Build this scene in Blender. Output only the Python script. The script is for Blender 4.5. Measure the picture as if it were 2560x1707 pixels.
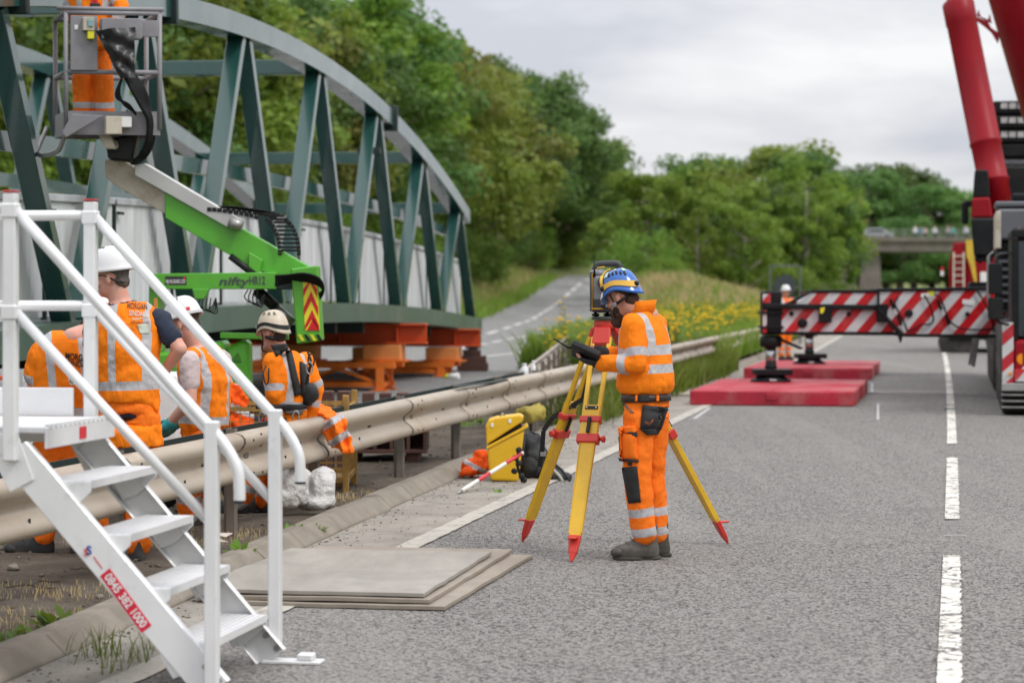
import bpy, bmesh, math, random
import numpy as np
from mathutils import Vector, Matrix, noise as mnoise
from math import radians, sin, cos, pi
random.seed(7); np.random.seed(7)
S = bpy.context.scene
for o in list(bpy.data.objects): bpy.data.objects.remove(o)
# ------------------------------------------------------------------ camera, sky, sun, exposure
cam = bpy.data.cameras.new('camera'); co = bpy.data.objects.new('camera', cam); S.collection.objects.link(co)
cam.sensor_width = 36; cam.lens = 85; cam.shift_y = -128.5/2560; cam.clip_start = .1; cam.clip_end = 6000
co.location = (0, 0, 1.62); co.rotation_euler = (radians(90), 0, 0)
cam.dof.use_dof = True; cam.dof.focus_distance = 14.7; cam.dof.aperture_fstop = 2.8
S.camera = co
SUN_EL, SUN_AZ = 52, 125           # azimuth clockwise from +Y: behind the camera, to the right
w = bpy.data.worlds.new('World'); S.world = w; w.use_nodes = True
nt = w.node_tree; nt.nodes.clear()
def N(tree, t, **k):
    n = tree.nodes.new(t)
    for a, b in k.items(): setattr(n, a, b)
    return n
bg = N(nt, 'ShaderNodeBackground'); bg.inputs[1].default_value = .1
wo = N(nt, 'ShaderNodeOutputWorld'); nt.links.new(bg.outputs[0], wo.inputs[0])
sky = N(nt, 'ShaderNodeTexSky', sky_type='NISHITA', sun_disc=False)
sky.sun_elevation = radians(SUN_EL); sky.sun_rotation = radians(SUN_AZ)
tc = N(nt, 'ShaderNodeTexCoord'); sep = N(nt, 'ShaderNodeSeparateXYZ'); nt.links.new(tc.outputs['Generated'], sep.inputs[0])
def M(tree, op, a, b=None, c=None, clamp=False):
    n = N(tree, 'ShaderNodeMath', operation=op); n.use_clamp = clamp
    for i, v in enumerate((a, b, c)):
        if v is None: continue
        if isinstance(v, (int, float)): n.inputs[i].default_value = v
        else: tree.links.new(v, n.inputs[i])
    return n.outputs[0]
zz = M(nt, 'MAXIMUM', sep.outputs[2], 0.0)
den = M(nt, 'ADD', zz, .2)
u_ = M(nt, 'DIVIDE', sep.outputs[0], den); v_ = M(nt, 'DIVIDE', sep.outputs[1], den)
cmb = N(nt, 'ShaderNodeCombineXYZ'); nt.links.new(u_, cmb.inputs[0]); nt.links.new(v_, cmb.inputs[1])
cn = N(nt, 'ShaderNodeTexNoise'); cn.inputs['Scale'].default_value = 1.7; cn.inputs['Detail'].default_value = 7; cn.inputs['Roughness'].default_value = .52
cn.inputs['Distortion'].default_value = .25
nt.links.new(cmb.outputs[0], cn.inputs['Vector'])
cr = N(nt, 'ShaderNodeValToRGB'); nt.links.new(cn.outputs[0], cr.inputs[0])
cr.color_ramp.elements[0].position = .36; cr.color_ramp.elements[0].color = (5.9, 6.1, 6.7, 1)
cr.color_ramp.elements[1].position = .64; cr.color_ramp.elements[1].color = (8.9, 8.9, 8.95, 1)
up = M(nt, 'MULTIPLY_ADD', zz, 1.45, .98)   # an overcast sky is about three times brighter overhead than at the horizon
vm = N(nt, 'ShaderNodeVectorMath', operation='SCALE'); nt.links.new(cr.outputs[0], vm.inputs[0]); nt.links.new(up, vm.inputs['Scale'])
mx = N(nt, 'ShaderNodeMix', data_type='RGBA'); mx.inputs[0].default_value = .94
nt.links.new(sky.outputs[0], mx.inputs[6]); nt.links.new(vm.outputs[0], mx.inputs[7])
nt.links.new(mx.outputs[2], bg.inputs[0])
sl = bpy.data.lights.new('sun', 'SUN'); so = bpy.data.objects.new('sun', sl); S.collection.objects.link(so)
sl.energy = 1.5; sl.angle = radians(13); sl.color = (1, .955, .89)
sd = Vector((sin(radians(SUN_AZ))*cos(radians(SUN_EL)), cos(radians(SUN_AZ))*cos(radians(SUN_EL)), sin(radians(SUN_EL))))
so.rotation_euler = sd.to_track_quat('Z', 'Y').to_euler()
vs = S.view_settings; vs.view_transform = 'Standard'; vs.look = 'None'; vs.exposure = 0; vs.gamma = 1; vs.use_curve_mapping = False
S.cycles.use_denoising = True
try: S.cycles.denoiser = 'OPENIMAGEDENOISE'
except Exception: pass
S.cycles.max_bounces = 6; S.cycles.diffuse_bounces = 3; S.cycles.glossy_bounces = 3; S.cycles.transmission_bounces = 4
S.cycles.caustics_reflective = False; S.cycles.caustics_refractive = False; S.cycles.sample_clamp_indirect = 4
# ------------------------------------------------------------------ picture <-> place
F, CX, HY, EYE = 6044.0, 1280.0, 725.0, 1.62
def P(px, py, Y): return Vector(((px-CX)/F*Y, Y, EYE-(py-HY)/F*Y))
def GP(px, py, z=0): return P(px, py, F*(EYE-z)/(py-HY))
# ------------------------------------------------------------------ objects
C = S.collection
ORG = {}
def V(*a): return Vector(a[0]) if len(a) == 1 else Vector(a)
def tag(o, label=None, cat=None, group=None, kind=None):
    if label: o['label'] = label
    if cat: o['category'] = cat
    if group: o['group'] = group
    if kind: o['kind'] = kind
    return o
def thing(name, loc, label, cat, group=None):
    o = bpy.data.objects.new(name, None); C.objects.link(o); o.location = loc; o.empty_display_size = .2
    ORG[o.name] = Vector(loc)
    return tag(o, label, cat, group)
def mesh_obj(name, me, mats, parent=None, origin=None):
    """link a mesh given in world coordinates; children are stored relative to their parent"""
    if not isinstance(mats, (list, tuple)): mats = [mats]
    for m in mats: me.materials.append(m)
    o = bpy.data.objects.new(name, me); C.objects.link(o)
    if parent is not None:
        og = ORG[parent.name]; me.transform(Matrix.Translation(-og)); o.parent = parent; ORG[o.name] = og
    else:
        if origin is None:
            n = len(me.vertices); a = np.empty(n*3, np.float32); me.vertices.foreach_get('co', a); a = a.reshape(-1, 3)
            lo, hi = a.min(0), a.max(0); origin = ((lo[0]+hi[0])/2, (lo[1]+hi[1])/2, lo[2])
        og = Vector(origin); me.transform(Matrix.Translation(-og)); o.location = og; ORG[o.name] = og
    return o
def copy_tree(o, parent=None):
    c = o.copy(); C.objects.link(c); c.parent = parent
    for ch in o.children: copy_tree(ch, c)
    return c
def frame(d, up=(0, 0, 1)):
    d = Vector(d).normalized(); up = Vector(up)
    s = d.cross(up)
    if s.length < 1e-4: s = d.cross(Vector((1, 0, 0)))
    s.normalize(); u = s.cross(d).normalized()
    return d, s, u
def smooth_path(p, n=5):
    """rounded path through the points (Hermite, tangents limited by the shorter neighbour)"""
    T_ = []
    for i in range(len(p)):
        a, b = p[max(0, i-1)], p[min(len(p)-1, i+1)]; d = b-a
        d = d.normalized() if d.length > 1e-9 else d; T_.append(d*min((p[i]-a).length or 9, (b-p[i]).length or 9))
    out = []
    for i in range(len(p)-1):
        for j in range(n):
            t = j/n; out.append(p[i]*(2*t**3-3*t*t+1)+T_[i]*(t**3-2*t*t+t)+p[i+1]*(3*t*t-2*t**3)+T_[i+1]*(t**3-t*t))
    return out+[p[-1]]
class MB:
    def __init__(s): s.v = []; s.f = []; s.m = []; s.sm = []
    def add(s, vs, fs, mi=0, smooth=False):
        b = len(s.v); s.v += [tuple(x) for x in vs]
        for f in fs: s.f.append(tuple(i+b for i in f)); s.m.append(mi); s.sm.append(smooth)
        return s
    def box(s, c, size, mi=0, ax=None):
        c = Vector(c); x, y, z = ax if ax else (Vector((1, 0, 0)), Vector((0, 1, 0)), Vector((0, 0, 1)))
        a, b, d = size[0]/2, size[1]/2, size[2]/2
        vs = [c+x*a*i+y*b*j+z*d*k for i in (-1, 1) for j in (-1, 1) for k in (-1, 1)]
        return s.add(vs, [(0, 1, 3, 2), (4, 6, 7, 5), (0, 4, 5, 1), (2, 3, 7, 6), (0, 2, 6, 4), (1, 5, 7, 3)], mi)
    def bar(s, a, b, wd, ht, mi=0, up=(0, 0, 1), wd2=None, ht2=None):
        """square bar from a to b: wd sideways, ht along up; may taper"""
        a, b = Vector(a), Vector(b); d, sd_, u = frame(b-a, up)
        w2 = wd if wd2 is None else wd2; h2 = ht if ht2 is None else ht2
        vs = []
        for p, w_, h_ in ((a, wd, ht), (b, w2, h2)):
            vs += [p-sd_*w_/2-u*h_/2, p+sd_*w_/2-u*h_/2, p+sd_*w_/2+u*h_/2, p-sd_*w_/2+u*h_/2]
        return s.add(vs, [(3, 2, 1, 0), (4, 5, 6, 7), (0, 1, 5, 4), (1, 2, 6, 5), (2, 3, 7, 6), (3, 0, 4, 7)], mi)
    def tube(s, pts, r, n=10, mi=0, cap=True, ry=None, up=(0, 0, 1)):
        pts = [Vector(p) for p in pts]
        if len(pts) > 3 and not isinstance(r, (list, tuple)): pts = smooth_path(pts)
        k = len(pts)
        rs = r if isinstance(r, (list, tuple)) else [r]*k
        b = len(s.v); pu = None
        for i, p in enumerate(pts):
            d = (pts[min(i+1, k-1)]-pts[max(i-1, 0)])
            if d.length < 1e-9: d = Vector((0, 0, 1))
            d.normalize()
            if pu is None: _, sd_, u = frame(d, up)
            else:
                u = pu-d*pu.dot(d)
                if u.length < 1e-5: _, sd_, u = frame(d, up)
                u.normalize(); sd_ = d.cross(u)
            pu = u
            for j in range(n):
                a = 2*pi*j/n; s.v.append(tuple(p+sd_*cos(a)*rs[i]+u*sin(a)*(rs[i] if ry is None else rs[i]*ry)))
        for i in range(k-1):
            for j in range(n):
                s.f.append((b+i*n+j, b+i*n+(j+1) % n, b+(i+1)*n+(j+1) % n, b+(i+1)*n+j)); s.m.append(mi); s.sm.append(True)
        if cap:
            s.f.append(tuple(b+j for j in range(n))[::-1]); s.f.append(tuple(b+(k-1)*n+j for j in range(n))); s.m += [mi]*2; s.sm += [False]*2
        return s
    def lathe(s, c, prof, n=24, mi=0, axis=(0, 0, 1)):
        d, sd_, u = frame(axis); c = Vector(c); b = len(s.v); k = len(prof)
        for r, z in prof:
            for j in range(n):
                a = 2*pi*j/n; s.v.append(tuple(c+d*z+(sd_*cos(a)+u*sin(a))*max(r, 1e-4)))
        for i in range(k-1):
            for j in range(n):
                s.f.append((b+i*n+j, b+(i+1)*n+j, b+(i+1)*n+(j+1) % n, b+i*n+(j+1) % n)); s.m.append(mi); s.sm.append(True)
        s.f.append(tuple(b+j for j in range(n))); s.f.append(tuple(b+(k-1)*n+j for j in range(n))[::-1]); s.m += [mi]*2; s.sm += [False]*2
        return s
    def prism(s, poly, vec, mi=0):
        poly = [Vector(p) for p in poly]; vec = Vector(vec); n = len(poly)
        return s.add(poly+[p+vec for p in poly], [tuple(range(n))[::-1], tuple(range(n, 2*n))]+[(i, (i+1) % n, n+(i+1) % n, n+i) for i in range(n)], mi)
    def sweep(s, prof, path, mi=0, smooth=True, closed=False, cap=False):
        """prof: list of (side, up); path: list of (origin, side vector, up vector)"""
        b = len(s.v); n = len(prof)
        for o_, a_, u2 in path:
            for p, q in prof: s.v.append(tuple(Vector(o_)+Vector(a_)*p+Vector(u2)*q))
        for i in range(len(path)-1):
            for j in range(n if closed else n-1):
                j2 = (j+1) % n
                s.f.append((b+i*n+j, b+i*n+j2, b+(i+1)*n+j2, b+(i+1)*n+j)); s.m.append(mi); s.sm.append(smooth)
        if cap and closed:
            s.f.append(tuple(b+j for j in range(n))); s.f.append(tuple(b+(len(path)-1)*n+j for j in range(n))[::-1]); s.m += [mi]*2; s.sm += [False]*2
        return s
    def ball(s, c, r, n=14, mi=0, ax=None, k=None):
        """ellipsoid"""
        c = Vector(c); r = r if isinstance(r, (list, tuple)) else (r, r, r)
        x, y, z = ax if ax else (Vector((1, 0, 0)), Vector((0, 1, 0)), Vector((0, 0, 1)))
        k = k or max(6, n//2+1); b = len(s.v)
        for i in range(k+1):
            t = pi*(i+.001*(i == 0)-.001*(i == k))/k
            for j in range(n):
                a = 2*pi*j/n
                s.v.append(tuple(c+x*r[0]*sin(t)*cos(a)+y*r[1]*sin(t)*sin(a)+z*r[2]*cos(t)))
        for i in range(k):
            for j in range(n):
                s.f.append((b+i*n+j, b+(i+1)*n+j, b+(i+1)*n+(j+1) % n, b+i*n+(j+1) % n)); s.m.append(mi); s.sm.append(True)
        s.f.append(tuple(b+j for j in range(n))); s.f.append(tuple(b+k*n+j for j in range(n))[::-1]); s.m += [mi]*2; s.sm += [True]*2
        return s
    def loft(s, rings, n=20, mi=0):
        """rings: (centre, u, v, ru, rv)"""
        b = len(s.v); k = len(rings)
        for c, u, v, ru, rv in rings:
            for j in range(n):
                a = 2*pi*j/n; s.v.append(tuple(Vector(c)+Vector(u)*cos(a)*ru+Vector(v)*sin(a)*rv))
        for i in range(k-1):
            for j in range(n):
                s.f.append((b+i*n+j, b+i*n+(j+1) % n, b+(i+1)*n+(j+1) % n, b+(i+1)*n+j)); s.m.append(mi); s.sm.append(True)
        s.f.append(tuple(b+j for j in range(n))[::-1]); s.f.append(tuple(b+(k-1)*n+j for j in range(n))); s.m += [mi]*2; s.sm += [True]*2
        return s
    def mesh(s, name='m', bevel=0, fixn=True, seg=1):
        me = bpy.data.meshes.new(name); me.from_pydata(s.v, [], s.f)
        me.polygons.foreach_set('material_index', s.m); me.polygons.foreach_set('use_smooth', s.sm)
        if fixn or bevel:
            bm = bmesh.new(); bm.from_mesh(me)
            if fixn: bmesh.ops.recalc_face_normals(bm, faces=bm.faces)
            if bevel:
                es = [e for e in bm.edges if len(e.link_faces) == 2 and e.calc_face_angle(0) > .6]
                bmesh.ops.bevel(bm, geom=es, offset=bevel, segments=seg, affect='EDGES', clamp_overlap=True, profile=.6)
            bm.to_mesh(me); bm.free()
        me.update(); return me
    def build(s, name, mats, parent=None, bevel=0, origin=None, fixn=True, seg=1):
        return mesh_obj(name, s.mesh(name, bevel, fixn, seg), mats, parent, origin)
# ------------------------------------------------------------------ materials
MATS = {}
def newmat(name):
    m = bpy.data.materials.new(name); m.use_nodes = True; t = m.node_tree
    b = t.nodes['Principled BSDF']; MATS[name] = m
    return m, t, b
def noise_tex(t, scale, detail=4, rough=.55, vec=None, kind='Object', stretch=None, dist=0):
    n = N(t, 'ShaderNodeTexNoise'); n.inputs['Scale'].default_value = scale; n.inputs['Detail'].default_value = detail
    n.inputs['Roughness'].default_value = rough; n.inputs['Distortion'].default_value = dist
    if vec is None:
        c = N(t, 'ShaderNodeTexCoord'); vec = c.outputs[kind]
    if stretch:
        mp = N(t, 'ShaderNodeMapping'); mp.inputs['Scale'].default_value = stretch; t.links.new(vec, mp.inputs[0]); vec = mp.outputs[0]
    t.links.new(vec, n.inputs['Vector']); return n.outputs[0]
def ramp(t, fac, p0, c0, p1, c1):
    r = N(t, 'ShaderNodeValToRGB'); t.links.new(fac, r.inputs[0])
    e = r.color_ramp.elements; e[0].position = p0; e[0].color = (*c0, 1) if len(c0) == 3 else c0; e[1].position = p1; e[1].color = (*c1, 1) if len(c1) == 3 else c1
    return r.outputs[0]
def mixc(t, fac, a, b):
    n = N(t, 'ShaderNodeMix', data_type='RGBA')
    for i, v in ((0, fac), (6, a), (7, b)):
        if isinstance(v, (int, float)): n.inputs[i].default_value = v
        elif isinstance(v, tuple): n.inputs[i].default_value = (*v, 1) if len(v) == 3 else v
        else: t.links.new(v, n.inputs[i])
    return n.outputs[2]
def bump(t, b, h, strength=.3, dist=.01):
    n = N(t, 'ShaderNodeBump'); n.inputs['Strength'].default_value = strength; n.inputs['Distance'].default_value = dist
    t.links.new(h, n.inputs['Height']); t.links.new(n.outputs[0], b.inputs['Normal']); return n
def pm(name, col, rough=.5, metal=0, var=.12, scale=6, bmp=0, bscale=60, dirt=None, dscale=3, damt=.5, spec=.5, coat=0, bdist=.004):
    """painted / plastic / metal surface: slight tone variation, optional dirt patches, fine relief, uneven gloss"""
    if name in MATS: return MATS[name]
    m, t, b = newmat(name)
    n1 = noise_tex(t, scale, 5)
    c = ramp(t, n1, .3, tuple(x*(1-var) for x in col), .7, tuple(min(1, x*(1+var)) for x in col))
    if dirt:
        n2 = noise_tex(t, dscale, 8, .65); f = ramp(t, n2, .5-.02, (0, 0, 0), .5+.22, (damt,)*3)
        c = mixc(t, f, c, dirt)
    t.links.new(c, b.inputs['Base Color'])
    rr = ramp(t, n1, .2, (max(0, rough-.08),)*3, .8, (min(1, rough+.1),)*3); t.links.new(rr, b.inputs['Roughness'])
    b.inputs['Metallic'].default_value = metal; b.inputs['Specular IOR Level'].default_value = spec; b.inputs['Coat Weight'].default_value = coat
    if bmp: bump(t, b, noise_tex(t, bscale, 4), bmp, bdist)
    return m
def font_mesh(txt, size, extrude=.001, bold=False):
    cu = bpy.data.curves.new('lettering', 'FONT'); cu.body = txt; cu.size = size; cu.extrude = extrude; cu.align_x = 'CENTER'; cu.align_y = 'CENTER'
    cu.resolution_u = 3; cu.offset = size*.02 if bold else 0
    o = bpy.data.objects.new('lettering', cu); C.objects.link(o)
    dg = bpy.context.evaluated_depsgraph_get(); me = bpy.data.meshes.new_from_object(o.evaluated_get(dg))
    bpy.data.objects.remove(o); return me
def lettering(txt, size, org, xd, yd, mat, parent, name='lettering', bold=True, wfit=None, shear=0, extrude=.001):
    me = font_mesh(txt, size, extrude, bold); xd = Vector(xd).normalized(); yd = Vector(yd); yd = (yd-xd*yd.dot(xd)).normalized(); zd = xd.cross(yd)
    if wfit:
        xs = [v.co.x for v in me.vertices]; k = wfit/(max(xs)-min(xs))
    else: k = 1
    for v in me.vertices:
        x, y, z = v.co; v.co = Vector(org)+xd*(x*k+y*shear)+yd*y+zd*z
    me.materials.clear()
    return mesh_obj(name, me, mat, parent)
# ================================================================== THE SETTING
def XE(Y): return -3.47+.187*Y-.00012*Y*Y            # white edge line of the near carriageway
def KX(Y): return XE(Y)-min(.85, .48+.033*max(Y-10.4, -3))  # face of the kerb
def RX(Y): return XE(Y)-1.1                           # face of the safety barrier
def LB(Y): return RX(Y)-2.8-.09*max(0, Y-38)          # right edge of the far carriageway
SLIP = [(-20, -19.8, 0), (0, -17.4, 0), (130, -1.79, 0), (170, -.42, .35), (215, 1.14, .8), (255, 4.2, 2.55), (290, 9.26, 4.4), (330, 17.5, 5.2), (420, 40, 6)]
def lerp_tab(tab, y, k):
    for a, b in zip(tab, tab[1:]):
        if y <= b[0]: t = (y-a[0])/(b[0]-a[0]); return a[k]+(b[k]-a[k])*max(0, t)
    return tab[-1][k]
def SL(Y): return lerp_tab(SLIP, Y, 1)
def SZ(Y): return lerp_tab(SLIP, Y, 2)
def SR(Y): return LB(Y) if Y < 120 else max(SL(Y)+8.5, LB(120)+(SL(Y)+8.5-LB(120))*min(1, (Y-120)/30))
def fbm(x, y, s=1.0, z=0): return mnoise.fractal(Vector((x*s, y*s, z)), 1.0, 2.0, 4)
def hgt(X, Y):
    if Y > -30:
        l, r, k = SL(Y), SR(Y), KX(Y)
        if X < l:
            d = l-X; return SZ(Y)+min(9, max(0, d-1.5)*.42)+.25*fbm(X, Y, .15)*min(1, d/3)-.05*(d < .6)
        if X <= r+.5: return SZ(Y)-.14
        if X < k:
            t = (X-r)/(k-r); z = SZ(Y)*(1-t)**1.5
            z += 1.75*(1+.35*fbm(X, Y, .22))*math.exp(-((X-9.0)/(2.6 if X < 9 else 6.0))**2-((Y-146)/(25 if Y > 146 else 30))**2)
            edge = min(1, (X-r-.5)/2, (k-X)/2)
            return max(-.14, z*max(0, min(1, (k-X)/4))-.14*(1-max(0, edge))+.12*fbm(X, Y, .3)*max(0, edge))
        if X < XE(Y)+9.5: return -.14
        d = X-XE(Y)-9.5; return min(7, max(0, d-2)*.35)+.2*fbm(X, Y, .15)*min(1, d/3)
    return -.14
def grass_mat(name, c1, c2, c3, sc=1.0):
    m, t, b = newmat(name)
    a = noise_tex(t, .12*sc, 6, .6); f = noise_tex(t, 3*sc, 6, .7); g = noise_tex(t, 24*sc, 5, .7)
    c = mixc(t, ramp(t, a, .42, (0, 0, 0), .6, (1, 1, 1)), c1, c2); c = mixc(t, ramp(t, f, .45, (0, 0, 0), .7, (.8,)*3), c, c3)
    c = mixc(t, ramp(t, g, .3, (.55,)*3, .65, (0, 0, 0)), c, tuple(x*.45 for x in c1))
    t.links.new(c, b.inputs['Base Color']); b.inputs['Roughness'].default_value = .9; bump(t, b, g, .9, .1); return m
M_grass = grass_mat('grassland', (.12, .2, .03), (.24, .26, .07), (.4, .36, .16))
# ---- terrain: one sheet out to the horizon
xs = np.concatenate([np.linspace(-2500, -170, 12), np.arange(-150, 150, 2.5), np.linspace(170, 2500, 12)])
ys = np.concatenate([np.linspace(-400, -35, 5), np.arange(-30, 340, 2.5), np.arange(340, 700, 12), np.linspace(760, 5000, 10)])
vv = [(x, y, hgt(x, y) if -150 <= x <= 150 and y < 700 else (hgt(max(-150, min(150, x)), min(y, 699)))) for y in ys for x in xs]
nx = len(xs); ff = [(j*nx+i, j*nx+i+1, (j+1)*nx+i+1, (j+1)*nx+i) for j in range(len(ys)-1) for i in range(nx-1)]
g_ = MB().add(vv, ff, 0, True); tag(g_.build('ground', M_grass, fixn=False, origin=(0, 0, 0)), kind='structure')
# ---- asphalt
def asphalt(name, base, dusty, sc=72):
    m, t, b = newmat(name)
    tcn = N(t, 'ShaderNodeTexCoord'); vo = N(t, 'ShaderNodeTexVoronoi'); vo.inputs['Scale'].default_value = sc; t.links.new(tcn.outputs['Object'], vo.inputs['Vector'])
    sp = N(t, 'ShaderNodeSeparateColor'); t.links.new(vo.outputs['Color'], sp.inputs[0])
    st = ramp(t, sp.outputs[0], .16, tuple(x*.18 for x in base), .5, tuple(x*1.25 for x in base))
    fine = noise_tex(t, 115, 3, .75); st = mixc(t, ramp(t, fine, .38, (.92,)*3, .5, (0, 0, 0)), st, tuple(x*.1 for x in base))
    lg = noise_tex(t, .35, 6, .6); st = mixc(t, ramp(t, lg, .5, (0, 0, 0), .8, (.25,)*3), st, dusty)
    md = noise_tex(t, 1.1, 6, .65, stretch=(1, .25, 1)); st = mixc(t, ramp(t, md, .5, (0, 0, 0), .78, (.3,)*3), st, tuple(x*.6 for x in base))
    wear = noise_tex(t, 1.0, 4, .6, stretch=(1, .04, 1)); st = mixc(t, ramp(t, wear, .48, (0, 0, 0), .7, (.3,)*3), st, tuple(x*1.35 for x in base))
    stn = noise_tex(t, .8, 5, .6); st = mixc(t, ramp(t, stn, .63, (0, 0, 0), .74, (.5,)*3), st, tuple(x*.45 for x in base))
    t.links.new(st, b.inputs['Base Color']); b.inputs['Roughness'].default_value = .82; b.inputs['Specular IOR Level'].default_value = .35
    hh = M(t, 'ADD', vo.outputs['Distance'], M(t, 'MULTIPLY', fine, .8)); bump(t, b, hh, .7, .012); return m
M_road = asphalt('road_asphalt', (.272, .256, .24), (.36, .335, .3)); M_road2 = asphalt('far_road_asphalt', (.3, .295, .288), (.4, .385, .36))
def strip(name, fl, fr, Ys, fz, mat, nc=4, kind='structure', nz=0, zs=1.0, **kw):
    mb = MB(); pts = []
    for Y in Ys:
        for i in range(nc+1):
            t = i/nc; x = fl(Y)+(fr(Y)-fl(Y))*t; z = fz(Y)
            if nz: z += nz*fbm(x, Y, zs)*(1 if 0 < i < nc else .3)
            pts.append((x, Y, z))
    n = nc+1; fs = [(j*n+i, j*n+i+1, (j+1)*n+i+1, (j+1)*n+i) for j in range(len(Ys)-1) for i in range(nc)]
    mb.add(pts, fs, 0, True); o = mb.build(name, mat, fixn=False, origin=(0, 0, 0))
    if kind: o['kind'] = kind
    return o
Yn = [y*1.0 for y in range(-6, 60, 2)]+[y*1.0 for y in range(60, 620, 8)]
strip('road', lambda y: KX(y)-.1, lambda y: XE(y)+9.4, Yn, lambda y: 0, M_road, 6)
strip('far_carriageway', SL, SR, Yn[:60], lambda y: SZ(y), M_road2, 6)
# ---- dusty hard strip between kerb and edge line
m, t, b = newmat('dusty_strip'); M_dust = m
d1 = noise_tex(t, 2.2, 8, .65); d2 = noise_tex(t, 14, 8, .7); d3 = noise_tex(t, 120, 3, .7)
c = mixc(t, ramp(t, d1, .35, (0, 0, 0), .6, (1, 1, 1)), (.25, .228, .2), (.39, .355, .305))
c = mixc(t, ramp(t, d2, .58, (0, 0, 0), .72, (.9,)*3), c, (.13, .105, .08)); c = mixc(t, ramp(t, d3, .35, (.5,)*3, .55, (0, 0, 0)), c, (.2, .18, .16))
t.links.new(c, b.inputs['Base Color']); b.inputs['Roughness'].default_value = .9; bump(t, b, M(t, 'ADD', d2, d3), .6, .015)
strip('hard_strip', lambda y: KX(y)-.02, lambda y: XE(y)-.045+.05*fbm(y, 3, 1.3), [y*.25 for y in range(20, 240)]+list(range(60, 130, 3)), lambda y: .004, M_dust, 3)
# ---- soil verge below the barrier, grass median farther on
m, t, b = newmat('dry_soil'); M_soil = m
d1 = noise_tex(t, 1.6, 8, .65); d2 = noise_tex(t, 9, 9, .75); d3 = noise_tex(t, 70, 5, .75)
c = mixc(t, ramp(t, d1, .38, (0, 0, 0), .62, (1, 1, 1)), (.11, .082, .058), (.215, .175, .135))
c = mixc(t, ramp(t, d2, .5, (0, 0, 0), .7, (.85,)*3), c, (.085, .065, .045)); c = mixc(t, ramp(t, d3, .5, (0, 0, 0), .75, (.7,)*3), c, (.36, .3, .22))
t.links.new(c, b.inputs['Base Color']); b.inputs['Roughness'].default_value = .95; bump(t, b, M(t, 'ADD', d2, d3), 1.0, .04)
M_soil
strip('soil_verge', lambda y: LB(y)-.35, lambda y: KX(y)-.15, [y*.16 for y in range(12, 295)], lambda y: .028, M_soil, 22, nz=.035, zs=2.2)
M_med = grass_mat('median_grass', (.06, .115, .018), (.1, .15, .03), (.2, .2, .07), 2.0)
strip('grass_median', lambda y: LB(y)-.2, lambda y: KX(y)-.2, [y*1.0 for y in range(46, 126, 1)], lambda y: .05+.12*min(1, (y-42)/8), M_med, 14, nz=.12, zs=.6)
# ---- kerb of separate stones
M_kerb = pm('kerb_concrete', (.25, .218, .178), .9, var=.2, scale=5, bmp=.5, bscale=90, dirt=(.17, .14, .11), dscale=2.2, damt=.75, bdist=.01)
kr = tag(bpy.data.objects.new('kerb', None), kind='structure'); C.objects.link(kr); ORG[kr.name] = Vector((0, 0, 0))
prof = [(-.21, -.05), (-.21, .096), (-.11, .104), (-.088, .1), (-.006, .022), (0, .012), (0, -.05)]
Y = 6.2
while Y < 84:
    L = .91; Y2 = Y+L*.985; path = []
    for yy in (Y+.006, Y2-.002):
        path.append(((KX(yy)+random.uniform(-.004, .004), yy, random.uniform(-.006, .006)), Vector((.983, -.18, 0)), Vector((0, 0, 1))))
    MB().sweep(prof, path, smooth=False, closed=True, cap=True).build('kerb_stone', M_kerb, kr, bevel=.006); Y = Y2
# ---- painted lines
def paint(name, wear, col=(.74, .72, .67), under=(.2, .195, .19), crack=False):
    m, t, b = newmat(name)
    n1 = noise_tex(t, 7, 9, .72, dist=.6); n2 = noise_tex(t, 60, 5, .7); nn = M(t, 'MULTIPLY_ADD', n2, .35, M(t, 'MULTIPLY', n1, .75))
    f = ramp(t, nn, wear, (1, 1, 1), wear+.035, (0, 0, 0)); d = noise_tex(t, 2.5, 6, .65)
    if crack:
        tq = N(t, 'ShaderNodeTexCoord'); wn = N(t, 'ShaderNodeTexNoise'); wn.inputs['Scale'].default_value = 14; wn.inputs['Detail'].default_value = 5; t.links.new(tq.outputs['Object'], wn.inputs['Vector'])
        ad = N(t, 'ShaderNodeVectorMath', operation='MULTIPLY_ADD'); ad.inputs[1].default_value = (.14, .14, 0); t.links.new(wn.outputs['Color'], ad.inputs[0]); t.links.new(tq.outputs['Object'], ad.inputs[2])
        vo = N(t, 'ShaderNodeTexVoronoi', feature='DISTANCE_TO_EDGE'); vo.inputs['Scale'].default_value = 6.5; t.links.new(ad.outputs[0], vo.inputs['Vector'])
        ck_ = ramp(t, vo.outputs['Distance'], .025, (1, 1, 1), .05, (0, 0, 0)); pres = ramp(t, noise_tex(t, 1.3, 3), .48, (0, 0, 0), .58, (1, 1, 1)); f = M(t, 'MAXIMUM', f, M(t, 'MULTIPLY', ck_, pres))
    c = mixc(t, ramp(t, d, .35, (0, 0, 0), .75, (.55,)*3), col, (.46, .42, .36)); c = mixc(t, f, c, under)
    t.links.new(c, b.inputs['Base Color']); b.inputs['Roughness'].default_value = .75; bump(t, b, M(t, 'ADD', nn, noise_tex(t, 130, 3)), .5, .008); return m
M_line = paint('edge_line_paint', .485, (.46, .43, .375), (.27, .25, .225)); M_lane = paint('lane_line_paint', .485, (.76, .73, .67), (.1, .095, .09), True); M_faint = paint('faded_paint', .42, (.66, .65, .62), (.27, .26, .25))
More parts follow.
